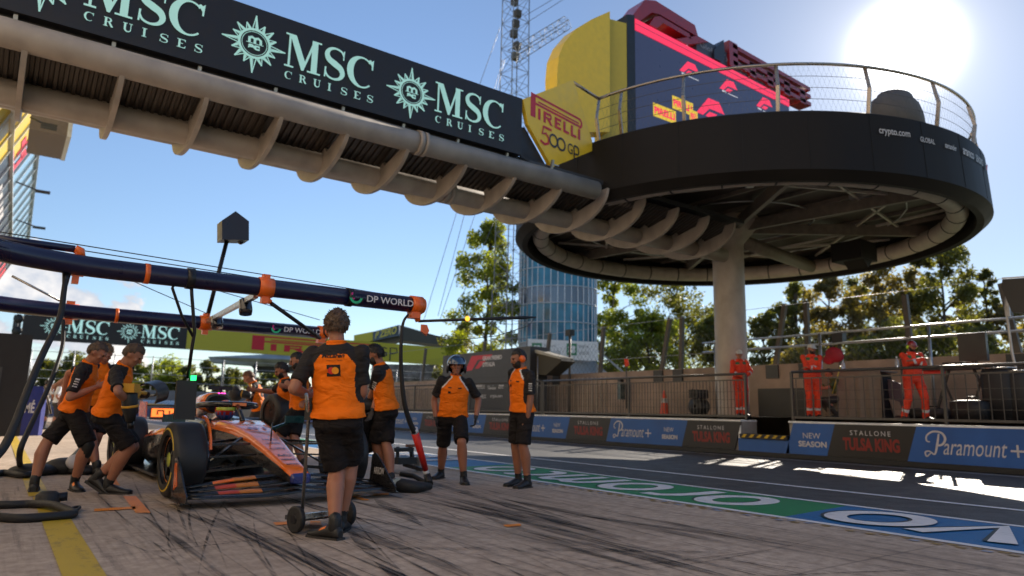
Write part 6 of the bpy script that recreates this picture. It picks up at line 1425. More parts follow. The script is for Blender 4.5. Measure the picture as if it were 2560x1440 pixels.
def person(label, base, heading, h, pelvis, neck, feet, hands, head=(10, 0), outfit='crew', hair='brown', hstyle='short', beard=False, gloves=False, elbows=None, knees=None, gz=0.0, D=None, skin=None, curl=(.5, .5), group=None, vox=.0095, twist=0, piping=False, kneepads=False, shoes=None, wide=1.06, back_print=False, sleeve_print=0, trous=False, seated=False):
    g = onz(base[0], base[1], gz) if D is None else ond(base[0], base[1], D)
    g = Vector((g.x, g.y, gz)); hd = Vector((heading[0], heading[1], 0)).normalized()
    t = thing('person', label, 'person', g, math.atan2(-hd.x, hd.y), group)
    Mi = Matrix.Rotation(-math.atan2(-hd.x, hd.y), 4, 'Z') @ Matrix.Translation(-g)
    if D is None: D = (g + Vector((0, 0, .9)) - CAM_P).dot(CAM_F)
    P = lambda q: Mi @ ond(q[0], q[1], D + (q[2] if len(q) > 2 else 0))
    k = h / 1.8; skin = skin or SKIN
    pel = P(pelvis); nk = P(neck); up = (nk - pel).normalized()
    ankles = []; fy = []
    for f in feet:
        w = Mi @ onz(f[0], f[1], gz + f[2]) if len(f) < 6 else Mi @ (onz(f[0], f[1], gz + f[2]) + CAM_F * f[5])
        yaw = R(f[3]); pit = R(f[4]) if len(f) > 4 else 0
        toe = Vector((-math.sin(yaw), math.cos(yaw), 0)); ankles.append(w - toe * .05 * k + Vector((0, 0, .085 * k + .10 * k * math.sin(max(0, -pit))))); fy.append((yaw, pit))
    LT = .245 * h; LS = .244 * h
    xr = Vector((math.cos(R(twist)), math.sin(R(twist)), 0)); xp = Vector((1, 0, 0))
    # pelvis no higher than the legs allow
    for _ in range(12):
        over = max((pel + xp * sx * .095 * k - a).length - (LT + LS) * .995 for sx, a in zip((-1, 1), ankles))
        if over <= 0: break
        pel = pel - Vector((0, 0, over * 1.02))
    hips = [pel + xp * sx * .095 * k for sx in (-1, 1)]
    kn = []
    for i in (0, 1):
        hint = Vector((0, 1, 0)) if not knees else Vector(knees[i])
        q, a = ik(hips[i], ankles[i], LT, LS, hint); kn.append(q); ankles[i] = a
    up0 = (up * .6 + Vector((0, 0, .4))).normalized()
    spine = []; c = pel.copy(); S_ = [-.12, -.06, 0, .06, .16, .28, .38, .45, .50, .54]
    def frame(s_):
        f = max(0, min(1, s_ / .5)); u = up0.lerp((up * 1.25 - up0 * .25).normalized(), f).normalized(); x = (xp.lerp(xr, f)); x = (x - u * x.dot(u)).normalized(); return x, u.cross(x), u
    pos = {}; c = pel.copy(); last = 0.0; s_ = 0.0
    pos[0.0] = (pel.copy(), frame(0))
    for s_ in (.06, .16, .28, .38, .45, .50, .54): c = c + frame((s_ + last) / 2)[2] * (s_ - last) * k; last = s_; pos[s_] = (c.copy(), frame(s_))
    for s_ in (-.06, -.12): pos[s_] = (pel + up0 * s_ * k, frame(0))
    keys = sorted(pos)
    def rings(mb, data, seg=18):
        secs = []
        for s_, hw, hh, oy in data:
            a = max(q for q in keys if q <= s_ + 1e-6); b = min(q for q in keys if q >= s_ - 1e-6); u = 0 if a == b else (s_ - a) / (b - a)
            cc = pos[a][0].lerp(pos[b][0], u); X, Y, Z = pos[a][1] if u < .5 else pos[b][1]
            secs.append([cc + X * hw * k * wide * math.cos(2 * math.pi * i / seg) * 1.0 + Y * (hh * k * math.sin(2 * math.pi * i / seg) + oy * k) for i in range(seg)])
        mb.loft(secs)
    nb, (nx, ny, nu) = pos[.54]; sb, (sx_, sy_, su_) = pos[.45]
    hp_, hyw = R(head[0]), R(head[1])
    fwd0 = Vector((-math.sin(hyw), math.cos(hyw), 0)); hz = (Vector((0, 0, 1)) * math.cos(hp_) + fwd0 * math.sin(hp_)).normalized(); hy = (fwd0 * math.cos(hp_) - Vector((0, 0, 1)) * math.sin(hp_)).normalized(); hx = hy.cross(hz)
    if len(head) > 2:
        rl = Matrix.Rotation(R(head[2]), 3, hy); hx = rl @ hx; hz = rl @ hz
    nd = (nu + hz).normalized(); hc = nb + nd * .125 * k + hy * .022 * k
    H = Matrix((hx, hy, hz)).transposed(); HL = lambda x, y, z: hc + H @ (Vector((x, y, z)) * k)
    shl = [sb + sx_ * sg * .168 * k * wide + su_ * .015 * k for sg in (-1, 1)]
    elb = []; wr = []
    for i in (0, 1):
        tg_ = P(hands[i]); hint = Vector(elbows[i]) if elbows else Vector(((-1, 1)[i] * .5, -.6, -.3)); e, w = ik(shl[i], tg_, .30 * k, .265 * k, hint); elb.append(e); wr.append(w)
    # --- body, one continuous skin
    mb = MB()
    rings(mb, [(-.12, .09, .08, 0), (-.06, .15, .105, -.01), (0, .16, .11, -.01), (.06, .155, .105, 0), (.16, .142, .098, .005), (.28, .150, .104, .005), (.38, .163, .105, 0), (.45, .150, .09, -.005), (.50, .10, .07, -.005), (.54, .06, .058, 0)])
    mb.limb([nb - nu * .03 * k, nb + nd * .05 * k, hc - hz * .03 * k], [.064 * k, .056 * k, .055 * k], 14)
    mb.ball(HL(0, -.008, .022), (.077 * k, .098 * k, .098 * k), H, 18, 12); mb.ball(HL(0, .028, -.045), (.058 * k, .062 * k, .072 * k), H, 14, 9); mb.ball(HL(0, .062, -.088), (.028 * k, .026 * k, .022 * k), H, 10, 7)
    mb.limb([HL(0, .088, .028), HL(0, .106, -.012)], [.010 * k, .0155 * k], 8); mb.ball(HL(0, .082, .036), (.052 * k, .016 * k, .011 * k), H, 10, 6); mb.ball(HL(0, .082, -.05), (.026 * k, .014 * k, .014 * k), H, 8, 6)
    for sg in (-1, 1): mb.ball(HL(sg * .079, -.008, .0), (.011 * k, .021 * k, .033 * k), H, 8, 7); mb.ball(HL(sg * .045, .066, -.012), (.022 * k, .02 * k, .02 * k), H, 8, 6)
    for i in (0, 1):
        sd = (-1, 1)[i]
        mb.ball(shl[i], .050 * k, None, 12, 8)
        mb.limb([shl[i], shl[i].lerp(elb[i], .4), elb[i]], [.045 * k, .047 * k, .042 * k], 12); mb.limb([elb[i], elb[i].lerp(wr[i], .3), wr[i]], [.042 * k, .044 * k, .029 * k], 12)
        d = (wr[i] - elb[i]).normalized(); pn = xr * -sd * 1.0 + Vector((0, .15, 0)); 
        if abs(pn.normalized().dot(d)) > .8: pn = Vector((0, 0, -1))
        hand(mb, wr[i], d, pn, sd, k, curl[i])
        mb.limb([hips[i], hips[i].lerp(kn[i], .5), kn[i]], [.088 * k, .080 * k, .060 * k], 14)
        cb = (hips[i] - kn[i]).normalized() + (ankles[i] - kn[i]).normalized(); back = -Vector((0, 1, 0)) * .018 * k
        mb.limb([kn[i], kn[i].lerp(ankles[i], .3) + back, kn[i].lerp(ankles[i], .62) + back * .5, ankles[i]], [.059 * k, .069 * k, .055 * k, .040 * k], 14)
    body = remeshed(mb, vox, 3)
    eyes = [HL(sg * .031, .088, .018) for sg in (-1, 1)]; mouth = HL(0, .092, -.052)
    def bsel(c, n):
        for i in (0, 1):
            if gloves and ((c - wr[i]).dot((wr[i] - elb[i]).normalized()) > -.03 * k) and (c - wr[i]).length < .24 * k: return 2
            if seg_d(c, ankles[i], kn[i].lerp(ankles[i], .78))[0] < .06 * k and (c - ankles[i]).length < .085 * k: return 1
        if min((c - e).length for e in eyes) < .013 * k: return 3
        if (c - mouth).length < .017 * k and abs((c - mouth).dot(hz)) < .007 * k: return 4
        return 0
    finish(body, 'body', [skin, SOCK, GLOVE, EYE, LIP], t, bsel)
    # --- clothes
    dark_arm = outfit == 'crew'
    tor = [(-.015, .198, .152, -.012), (.03, .192, .145, -.010), (.06, .180, .134, 0), (.16, .172, .128, .005), (.28, .176, .129, .005), (.38, .186, .128, 0), (.45, .176, .110, -.005), (.505, .128, .086, -.005), (.54, .078, .074, 0)]
    def torso_uv(c):
        best = min(keys, key=lambda q: (c - pos[q][0]).length if q >= 0 else 9); cc, (X, Y, Z) = pos[best]; return best + (c - cc).dot(Z) / k, (c - cc).dot(X) / k, (c - cc).dot(Y) / k
    if outfit in ('crew', 'white'):
        mb = MB(); rings(mb, tor)
        for i in (0, 1):
            mb.ball(shl[i], .064 * k, None, 12, 8); mb.tube([shl[i], shl[i].lerp(elb[i], .3), shl[i].lerp(elb[i], .6), shl[i].lerp(elb[i], .80)], [.062 * k, .062 * k, .063 * k, .066 * k], 14)
        sh = remeshed(mb, .011, 3)
        def ssel(c, n):
            if outfit == 'white': return 0
            tt, u, v = torso_uv(c)
            for i in (0, 1):
                dd, q = seg_d(c, shl[i], elb[i])
                if dd < .085 * k and q > .12: return 1
            if tt > .33:
                f = .055 + max(0, .52 - tt) * .78
                if piping and v > .0 and abs(abs(u) - f) < .010: return 2
                if abs(u) > f: return 1
                if v < -.02 and tt > .465: return 1
            return 0
        shirt = finish(sh, 'shirt', [SHIRT_O if outfit == 'crew' else WSHIRT, SHIRT_K, PIPE], t, ssel, .010, 6.5)
        mb = MB(); ring = [nb - nu * .012 * k + nx * .070 * k * math.cos(R(a)) + ny * (.066 * k * math.sin(R(a)) + .002) + nu * .010 * k * -math.sin(R(a)) for a in range(0, 360, 20)]
        mb.tube(ring, .013 * k, 8, closed=True); ring2 = [p_ + nu * .018 * k - (p_ - nb).normalized() * .004 for p_ in ring]; mb.tube(ring2, .011 * k, 8, closed=True)
        mb.build('collar', SHIRT_O if outfit == 'crew' else WSHIRT, t)
        bv = BVHTree.FromPolygons([v.co.copy() for v in shirt.data.vertices], [tuple(p_.vertices) for p_ in shirt.data.polygons])
        def decal(name, mbt, mats, dirn):
            vs = []
            for v in mbt.v:
                v = Vector(v); hit = bv.ray_cast(v - dirn * .35, dirn, .8); vs.append(tuple((hit[0] if hit[0] else v) - dirn * .006))
            mbt.v = vs; mbt.build(name, mats, shirt)
        if back_print:
            cc, (X, Y, Z) = pos[.38]; o = cc - Y * .16 * k; q = MB()
            text_into(q, 'McLaren', o - X * .085 * k + Z * .060 * k, X, Z, .17 * k, .032 * k, 0, .03, .25); q.add([o + X * .068 * k + Z * .09 * k, o + X * .095 * k + Z * .086 * k, o + X * .088 * k + Z * .115 * k, o + X * .078 * k + Z * .1 * k], [(0, 1, 2, 3)])
            text_into(q, 'FORMULA 1 TEAM', o - X * .05 * k + Z * .035 * k, X, Z, .12 * k, .009 * k, 0)
            decal('back_lettering', q, [SHIRT_K], Y)
            q = Plane2(o - Z * .075 * k - X * .045 * k, X, Z); w_ = .10 * k
            n_ = 9
            for i in range(n_):      # dark plate in strips so that it follows the back
                q.rect(w_ * i / n_, 0, w_ / n_, .085 * k, 0)
            decal('plate_print', q.mb, [SHIRT_K], Y)
            q = Plane2(o - Z * .075 * k - X * .045 * k, X, Z); q.disc(.038 * k, .043 * k, .026 * k, 0); q.disc(.066 * k, .043 * k, .026 * k, 1)
            vs = []
            for v in q.mb.v:
                v = Vector(v); hit = bv.ray_cast(v - Y * .35, Y, .8); vs.append(tuple((hit[0] if hit[0] else v) - Y * .013))
            q.mb.v = vs; q.mb.build('twin_circle_print', [mat('red circle print', (.6, .015, .01), .5), mat('amber circle print', (.85, .32, .01), .5)], shirt)
        if sleeve_print:
            i = 0 if sleeve_print < 0 else 1; ax = (elb[i] - shl[i]).normalized(); vd = (Mi.to_3x3() @ (t.location + Vector((0, 0, 1)) - CAM_P)).normalized(); X = ax.cross(vd).normalized()
            if X.dot(Mi.to_3x3() @ CAM_R) < 0: X = -X
            o = shl[i].lerp(elb[i], .32); q = MB()
            for j in range(4): c2 = o + ax * (j * .028 * k); q.add([c2 - X * .022 * k, c2 + X * .022 * k, c2 + X * .022 * k + ax * .016 * k, c2 - X * .022 * k + ax * .016 * k], [(0, 1, 2, 3)]) if j == 0 else text_into(q, ('crew', 'team', 'tyres', 'power')[j] if False else 'IIIIII', c2 - X * .022 * k + ax * .014 * k, X, -ax, .044 * k, .014 * k, 0, .03)
            decal('sleeve_print', q, [PIPE], (vd - ax * vd.dot(ax)).normalized())
        if outfit == 'crew' and piping:      # small chest marks
            cc, (X, Y, Z) = pos[.38]; o = cc + Y * .16 * k; q = MB()
            for u in (-.09, .045): q.add([o + X * (u + a) * k + Z * b * k for a, b in ((0, .0), (.045, .0), (.045, .014), (0, .014))], [(0, 1, 2, 3)])
            q.add([o + X * a * k + Z * b * k for a, b in ((.05, -.07), (.085, -.07), (.085, -.04), (.05, -.04))], [(0, 1, 2, 3)])
            decal('chest_print', q, [SHIRT_K], -Y)
        mb = MB(); rings(mb, [(-.12, .12, .105, -.01), (-.08, .172, .132, -.012), (-.03, .168, .125, -.01), (.03, .172, .126, -.005), (.07, .165, .12, 0)])
        fr = .99 if trous else .96
        for i in (0, 1):
            e = hips[i].lerp(kn[i], fr); mb.tube([hips[i] + Vector((0, 0, -.01)), hips[i].lerp(kn[i], .25), hips[i].lerp(kn[i], .6), e], [.093 * k, .101 * k, .100 * k, .097 * k], 16)
            if trous: mb.limb([kn[i], kn[i].lerp(ankles[i], .5), kn[i].lerp(ankles[i], .95)], [.075 * k, .068 * k, .06 * k], 14)
        finish(remeshed(mb, .012, 3), 'trousers' if trous else 'shorts', [WTROUS if trous else SHORT_K], t, None, .009, 6)
    else:
        mb = MB(); rings(mb, [(-.12, .125, .115, -.01), (-.07, .180, .140, -.012)] + [(a, b * 1.02, c_ * 1.04, d_) for a, b, c_, d_ in tor[1:]])
        for i in (0, 1):
            mb.ball(shl[i], .075 * k, None, 12, 8); mb.limb([shl[i], elb[i]], [.071 * k, .062 * k], 14); mb.limb([elb[i], elb[i].lerp(wr[i], .5), wr[i]], [.061 * k, .056 * k, .045 * k], 14)
            mb.limb([hips[i], hips[i].lerp(kn[i], .5), kn[i]], [.108 * k, .10 * k, .080 * k], 16); mb.limb([kn[i], kn[i].lerp(ankles[i], .5), ankles[i]], [.08 * k, .074 * k, .068 * k], 14)
        def osel(c, n):
            for i in (0, 1):
                dd, q = seg_d(c, elb[i], wr[i])
                if dd < .085 and .30 < q < .50: return 1
                dd, q = seg_d(c, kn[i], ankles[i])
                if dd < .12 and .62 < q < .76: return 1
            tt, u, v = torso_uv(c)
            if v > .03 and .40 < tt < .47 and .045 < abs(u) < .14: return 2
            if tt > .5 and abs(u) > .06: return 1 if .1 < abs(u) < .13 else 0
            return 0
        finish(remeshed(mb, .013, 3), 'overalls', [OVR, BAND, PATCH], t, osel, .011, 6)
        mb = MB(); ring = [nb - nu * .01 * k + nx * .075 * k * math.cos(R(a)) + ny * .072 * k * math.sin(R(a)) for a in range(0, 360, 20)]; mb.tube(ring, .02 * k, 8, closed=True); mb.build('collar', OVR, t)
    for i in (0, 1):
        shoe(t, ankles[i], fy[i][0], fy[i][1], k * 1.12, SHOE_K, SOLE, shoes)
        if kneepads and i == kneepads - 1:
            mb = MB(); mb.limb([kn[i].lerp(hips[i], .12), kn[i], kn[i].lerp(ankles[i], .25)], [.068 * k, .068 * k, .062 * k], 12); mb.build('knee_pad', KNEE, t)
    # --- hair and headgear
    def shell(rx, ry, rz, keep, nz_=.006, cx=(0, -.008, .022), nu_=44, nv=30, seed=0):
        b = MB(); b.ball((0, 0, 0), (rx, ry, rz), None, nu_, nv); vs = [Vector(v) for v in b.v]
        fs = [f for f in b.f if keep(sum((vs[i] for i in f), Vector()) / len(f))]
        out = []
        for v in vs:
            n_ = v.normalized(); tp = (1 - max(0, min(1, (v.z - .05) / .035))) * max(0, min(1, v.y / .05)) if nz_ > .005 else 0; v = v * (1 - .075 * tp); a = nz_ * (1 - tp) * (noise.noise(v * 26 + Vector((seed, 0, 0))) + .7 * noise.noise(v * 75 + Vector((seed, 3, 0))))
            out.append(HL(*(v + n_ * a + Vector(cx))))
        r_ = MB(); r_.add(out, fs, 0, True)
        if nz_ > .005:      # loose locks that break the outline
            rr = random.Random(seed + 9); L0 = .019 if nz_ > .008 + .001 else .012
            for _ in range(900 if vox < .012 else 260):
                f = fs[rr.randrange(len(fs))]; c = sum((out[i] for i in f), Vector()) / len(f); q = (c - HL(*cx)).normalized()
                if (H.transposed() @ (c - HL(*cx))).y > .06 and rr.random() < .6: continue
                d = (q * .55 - hz * .5 - hy * .15 + Vector((rr.gauss(0, .45), rr.gauss(0, .45), rr.gauss(0, .45)))).normalized(); s2 = d.cross(q)
                if s2.length < .05: continue
                s2.normalize(); L = L0 * (.5 + rr.random()) * k; wd = .0045 * k
                b0 = c - q * .004; r_.add([b0 - s2 * wd, b0 + s2 * wd, b0 + d * L * .6 + s2 * wd * .7, b0 + d * L, b0 + d * L * .6 - s2 * wd * .7], [(0, 1, 2, 3, 4)], 0, True)
        return r_
    sd = sum(map(ord, label)) % 50
    if hstyle in ('short', 'full', 'bald'):
        top = .007 if hstyle == 'short' else .012
        def kp(v):
            if hstyle == 'bald': return (v.y < -.01 and v.z > -.07 and v.z < .05) 
            if v.y > .035: return v.z > .056 - .2 * max(0, abs(v.x) - .05)
            if v.y > -.03: return v.z > .012 - (v.y < 0) * .02 + (.0 if abs(v.x) > .05 else 0)
            return v.z > -.075
        shell(.081 + top, .103 + top, .104 + top, kp, .011 if hstyle == 'full' else .008, seed=sd).build('hair', HAIRS[hair], t)
    if beard:
        shell(.066, .074, .084, lambda v: v.y > -.01 and v.z < .0 + max(0, abs(v.x) - .035) * 1.0 and not (abs(v.x) < .02 and -.03 < v.z < -.008 and v.y > .05), .003, (0, .026, -.040), seed=sd).build('beard', HAIRS[hair if hair != 'blond' else 'brown'], t)
    if hstyle == 'helmet':
        m_ = mat('dark blue glossy helmet', (.016, .022, .05), .12, coat=.8, var=.05)
        shell(.125, .145, .135, lambda v: not (v.y > .045 and v.z < .035 and abs(v.x) < .10) and v.z > -.125, 0, (0, -.01, .015)).build('helmet', m_, t)
        shell(.130, .152, .140, lambda v: v.y > .02 and .02 < v.z < .095, 0, (0, -.006, .018)).build('raised_visor', mat('blue tinted visor', (.03, .07, .14), .06, coat=.8), t)
        b = MB(); 
        for sg in (-1, 1): b.ball(HL(sg * .118, .0, -.04), (.022 * k, .05 * k, .06 * k), H, 12, 8)
        b.build('ear_cup', mat('black helmet padding', (.012, .012, .014), .5), t)
    if hstyle in ('cap', 'redcap'):
        cmx = mat('white cloth cap', (.55, .53, .50), .7) if hstyle == 'cap' else mat('dark red helmet', (.22, .02, .018), .25, coat=.5)
        b = shell(.092, .114, .112, lambda v: v.z > .02 if v.y > -.02 else v.z > -.02, .001); b.prism([HL(x, y, z) for x, y, z in ((-.075, .085, .045), (-.055, .150, .030), (0, .172, .030), (.055, .150, .030), (.075, .085, .045))], H @ Vector((0, 0, -.006)), 0); b.build('cap', cmx, t)
        if hstyle == 'redcap':
            for sg in (-1, 1): b = MB(); b.ball(HL(sg * .095, -.005, -.01), (.025 * k, .038 * k, .045 * k), H, 12, 8); b.build('ear_defender', mat('lime ear defender', (.45, .62, .03), .4), t)
    if hstyle == 'defenders' or hstyle == 'short+def':
        shell(.093, .112, .112, lambda v: (v.z > .06 if v.y > .035 else v.z > .0 if v.y > -.03 else v.z > -.07), .006, seed=sd).build('hair', HAIRS[hair], t)
        for sg in (-1, 1): b = MB(); b.ball(HL(sg * .105, -.006, -.004), (.034 * k, .042 * k, .05 * k), H, 14, 9); b.build('ear_defender', ORANGE, t)
        b = MB(); b.tube([HL(.118 * math.cos(R(a)), -.01, .012 + .125 * math.sin(R(a))) for a in range(5, 176, 10)], .009, 8); b.build('headband', BLACK, t)
    return t, dict(Mi=Mi, wr=wr, elb=elb, hc=hc, H=H, pos=pos, g=g, D=D, sh=shl)
def to_world(t, v): return Matrix.Translation(t.location) @ Matrix.Rotation(t.rotation_euler.z, 4, 'Z') @ Vector(v)
TOCAM = Vector((-CAM_F.x, -CAM_F.y, 0)); RT = Vector((CAM_R.x, CAM_R.y, 0)); AW = -TOCAM
CREW = 'orange shirted pit crew'; MARS = 'orange overalled marshals'
# near mechanic seen from behind
p1, i1 = person('mechanic seen from behind in orange and charcoal polo, holding the tall jack handle', (832, 1343), AW * .95 + RT * .02, 1.81, (845, 1038), (838, 820), ((822, 1345, 0, 62), (853, 1326, 0, 5)), ((768, 985, .12), (897, 1000, .25)), (8, 14), hair='brown', hstyle='full', back_print=True, vox=.0085, elbows=((-.25, -.7, -.6), (.3, -.7, -.6)), curl=(1.1, .6), shoes=SHOE_O, wide=1.10)
b_ = MB(); c = p1.matrix_world; q = i1['pos'][0.0][0]; b_.box(q + Vector((-.205, -.03, .02)), (.05, .09, .12)); b_.box(q + Vector((-.205, -.03, .10)), (.03, .06, .05)); b_.build('belt_radio', BLACK, p1)
b_ = MB(); hcx = i1['hc']; H_ = i1['H']; b_.tube([hcx + H_ @ Vector((-.095, .0, .01)), hcx + H_ @ Vector((-.09, .02, -.05)), hcx + H_ @ Vector((-.07, .09, -.06))], .006, 6); b_.build('headset_mic', BLACK, p1)
# left trio
LH = RT + AW * .3
p2, i2 = person('leftmost mechanic leaning forward in dark shorts and knee pads, white print on his sleeve', (135, 1225), LH, 1.78, (188, 1022), (228, 905), ((84, 1228, 0, 105), (188, 1226, 0, -60)), ((160, 985, .25), (240, 968, -.12)), (34, -8), hair='brown', elbows=((-.3, -.8, -.2), (.4, -.7, -.6)), knees=((.2, -.5, -.2), (.5, 1, 0)), kneepads=2, sleeve_print=1, shoes=SHOE_O)
p3, i3 = person('mechanic bending over a black and yellow wheel gun at the left rear wheel', (255, 1236), LH, 1.80, (270, 1032), (316, 912), ((252, 1226, .03, -15, -30, 0), (280, 1234, 0, -10)), ((345, 985, .2), (327, 1010, -.16)), (38, -5), hair='brown', elbows=((-.3, -.5, -.5), (.6, .3, -.6)), knees=((.0, 1, 0), (0, 1, .1)), gloves=True)
p4, i4 = person('blond mechanic half hidden behind the leftmost one, one arm stretched to a thin rod', (232, 1183), RT * .8 + TOCAM * .6, 1.92, (226, 995), (268, 868), ((215, 1182, 0, 0), (245, 1188, 0, 0)), ((270, 960, -.1), (122, 975, .1)), (35, -10), hair='blond', hstyle='full', elbows=((.3, -.5, -.5), (-.2, .2, -.6)))
rod = thing('thin_rod', 'thin pale metal rod hanging from the blond mechanic stretched hand', 'rod', ond(122, 980, i4['D'] + .1)); p = MB(); p.tube([(0, 0, .05), ond(112, 965, i4['D'] + .1) - rod.location, ond(128, 1035, i4['D'] + .15) - rod.location], .014, 8); p.build('shaft', BSTEEL, rod)
# the far side of the car
LL = -RT + TOCAM * .35
p5, i5 = person('auburn haired mechanic in long grey trousers bending over a tyre beyond the car', (632, 1142), -RT + TOCAM * .15, 1.78, (648, 1025), (626, 945), ((618, 1140, 0, 0), (648, 1143, 0, 0)), ((595, 1010, -.05), (622, 985, -.25)), (42, 5), hair='auburn', trous=True, gloves=True)
p6, i6 = person('dark haired mechanic in a dark vest working beyond the halo, arms out to the left', (704, 1165), LL, 1.86, (716, 1018), (712, 925), ((690, 1164, 0, 0), (718, 1170, 0, 0)), ((722, 968, -.3), (640, 975, .1)), (28, 10), hair='dark', hstyle='full', beard=True)
p7, i7 = person('bearded mechanic with receding hair beside the near mechanic, standing beyond the car', (736, 1176), LL, 1.93, (748, 1020), (750, 915), ((716, 1178, 0, 10), (748, 1180, 0, -10)), ((728, 965, -.2), (760, 1000, -.1)), (20, 8), hair='dark', beard=True)
p8, i8 = person('gloved mechanic with dark stubble bending over a tyre right of the near mechanic', (955, 1216), -RT + AW * .1, 1.84, (966, 1016), (946, 905), ((944, 1213, 0, 5), (966, 1220, 0, 5)), ((918, 1015, .15), (925, 1048, -.15)), (26, 8), hair='dark', hstyle='full', beard=True, gloves=True, sleeve_print=-1, elbows=((.0, -.8, -.3), (.0, -.8, -.3)))
p9, i9 = person('helmeted mechanic walking towards us with black gloves and wrist guards', (1130, 1203), TOCAM + RT * .08, 1.82, (1133, 1013), (1143, 895), ((1160, 1209, 0, 8), (1098, 1196, .0, -25)), ((1190, 1045, -.05), (1090, 1048, -.05)), (6, 0), hstyle='helmet', gloves=True, piping=True, curl=(.8, .8), elbows=((-.5, -.6, -.2), (.5, -.6, -.2)), wide=1.08)
p10, i10 = person('bearded man with orange ear defenders looking down, hands at his sides', (1300, 1217), -RT * .9 + TOCAM * .75, 1.79, (1305, 1024), (1302, 910), ((1312, 1219, 0, 10), (1289, 1214, 0, 5)), ((1318, 1052, -.16), (1286, 1048, .06)), (18, -12), hair='dark', hstyle='defenders', beard=True, curl=(.5, .5), sleeve_print=-1, piping=True, elbows=((-.6, -.6, 0), (.6, -.5, 0)), skin=SKIN2)
# marshals on the platform
def marshal(label, X, px, py, heading, pel, nk, ft, hn, hd, style, **kw):
    b = onx(px, py, X); D_ = (Vector((b.x, b.y, 1.9)) - CAM_P).dot(CAM_F)
    fr = [(f[0], f[1], 0, f[2]) for f in ft]
    g = Vector((b.x, b.y, .92))
    # feet straight on the platform: pixel row of the floor at this depth
    def floor_px(q, dd):
        v = ond(q, py, D_ + dd); return v
    return g, D_
def person_at(label, X, px, heading, h, dpel, dnk, footspread, hn, hd, **kw):
    g = onx(px, 1040, X); g.z = .92; hv = Vector((heading[0], heading[1], 0)).normalized(); right = Vector((hv.y, -hv.x, 0))
    Dc = (g + Vector((0, 0, .9)) - CAM_P).dot(CAM_F)
    def pix(v):
        d = v - CAM_P; z = d.dot(CAM_F); return (1280 + FOC * d.dot(CAM_R) / z, 720 - FOC * d.dot(CAM_U) / z, z - Dc)
    W_ = lambda a: pix(g + right * a[0] + hv * a[1] + Vector((0, 0, a[2])))
    ft = []
    for (x, y, yaw) in footspread:
        ft.append((x, y, yaw))
    return _person_local(label, g, hv, h, dpel, dnk, ft, hn, hd, **kw)
def _person_local(label, g, hv, h, pel, nk, ft, hn, hd, **kw):
    global ond, onz
    o1, o2 = ond, onz; right = Vector((hv.y, -hv.x, 0)); L = lambda a: g + right * a[0] + hv * a[1] + Vector((0, 0, a[2]))
    # joints given in the person's own frame instead of pixels
    ond = lambda a, b, D_: (L((a, b[0], b[1])) if isinstance(b, tuple) else o1(a, b, D_))
    onz = lambda a, b, z=0.0: (L((a, b, z - g.z)) if abs(a) < 5 else o2(a, b, z))
    try:
        r = person(label, (0.0, 0.0), hv, h, (pel[0], (pel[1], pel[2])), (nk[0], (nk[1], nk[2])), [(f[0], f[1], 0, f[2]) for f in ft], [(q[0], (q[1], q[2])) for q in hn], hd, gz=g.z, **kw)
    finally: ond, onz = o1, o2
    return r
m1 = person_at('marshal in white cap leaning on the fence end by the cream column, legs crossed over', 15.75, 1852, TOCAM + RT * .1, 1.80, (-.02, 0, .95), (.0, .03, 1.50), ((-.12, .05, 10), (.02, -.05, -10)), ((-.07, .30, 1.05), (.08, .30, 1.03)), (6, -18), outfit='marshal', hair='dark', hstyle='cap', group=MARS, elbows=((-.9, -.3, -.2), (.9, -.3, -.2)), vox=.012)
m2 = person_at('marshal in white cap standing with folded arms beside the folded red flag', 15.75, 2036, TOCAM - RT * .25, 1.82, (0, 0, .96), (0, 0, 1.52), ((-.10, .0, 15), (.10, .0, -10)), ((.12, .26, 1.18), (-.12, .28, 1.14)), (8, 25), outfit='marshal', hair='dark', hstyle='cap', beard=True, group=MARS, elbows=((-.9, -.2, -.4), (.9, -.2, -.4)), vox=.012)
m3 = person_at('marshal in dark red helmet and lime ear defenders standing with legs apart', 15.75, 2290, TOCAM - RT * .1, 1.78, (0, 0, .90), (0, 0, 1.46), ((-.24, .0, 20), (.24, .0, -20)), ((.10, .30, 1.22), (-.08, .32, 1.26)), (16, 12), outfit='marshal', hair='dark', hstyle='redcap', beard=True, group=MARS, elbows=((-.9, -.1, -.4), (.9, -.1, -.4)), vox=.012)
oc = thing('orange_cloth', 'small orange cloth hanging at the right edge of the awning', 'cloth', onx(1566, 905, 17.6)); p = MB(); p.prism([(0, .10, .12), (0, -.08, .10), (0, -.12, -.10), (0, -.02, -.16), (0, .08, -.12)], (.03, .01, 0)); p.build('cloth', OVR, oc); p = MB(); p.tube([(.02, .02, .2), (.02, .02, -1.6)], .02, 6); p.build('pole', DGREY, oc)
m5 = person_at('crouching person in dark clothes behind the marshal with folded arms', 16.9, 2092, -RT, 1.75, (0, -.1, .50), (0, .1, 1.02), ((-.12, .1, 0), (.12, .1, 0)), ((-.1, .5, .7), (.1, .5, .7)), (25, 0), outfit='white', hair='dark', hstyle='short', trous=True, vox=.014, knees=((-.2, 1, .3), (.2, 1, .3)))
for ch in m5[0].children:
    if ch.name.startswith(('shirt', 'collar')):
        ch.data.materials.clear(); ch.data.materials.append(mat('dark hi vis jacket', (.05, .07, .02), .7))
        for pp in ch.data.polygons: pp.material_index = 0
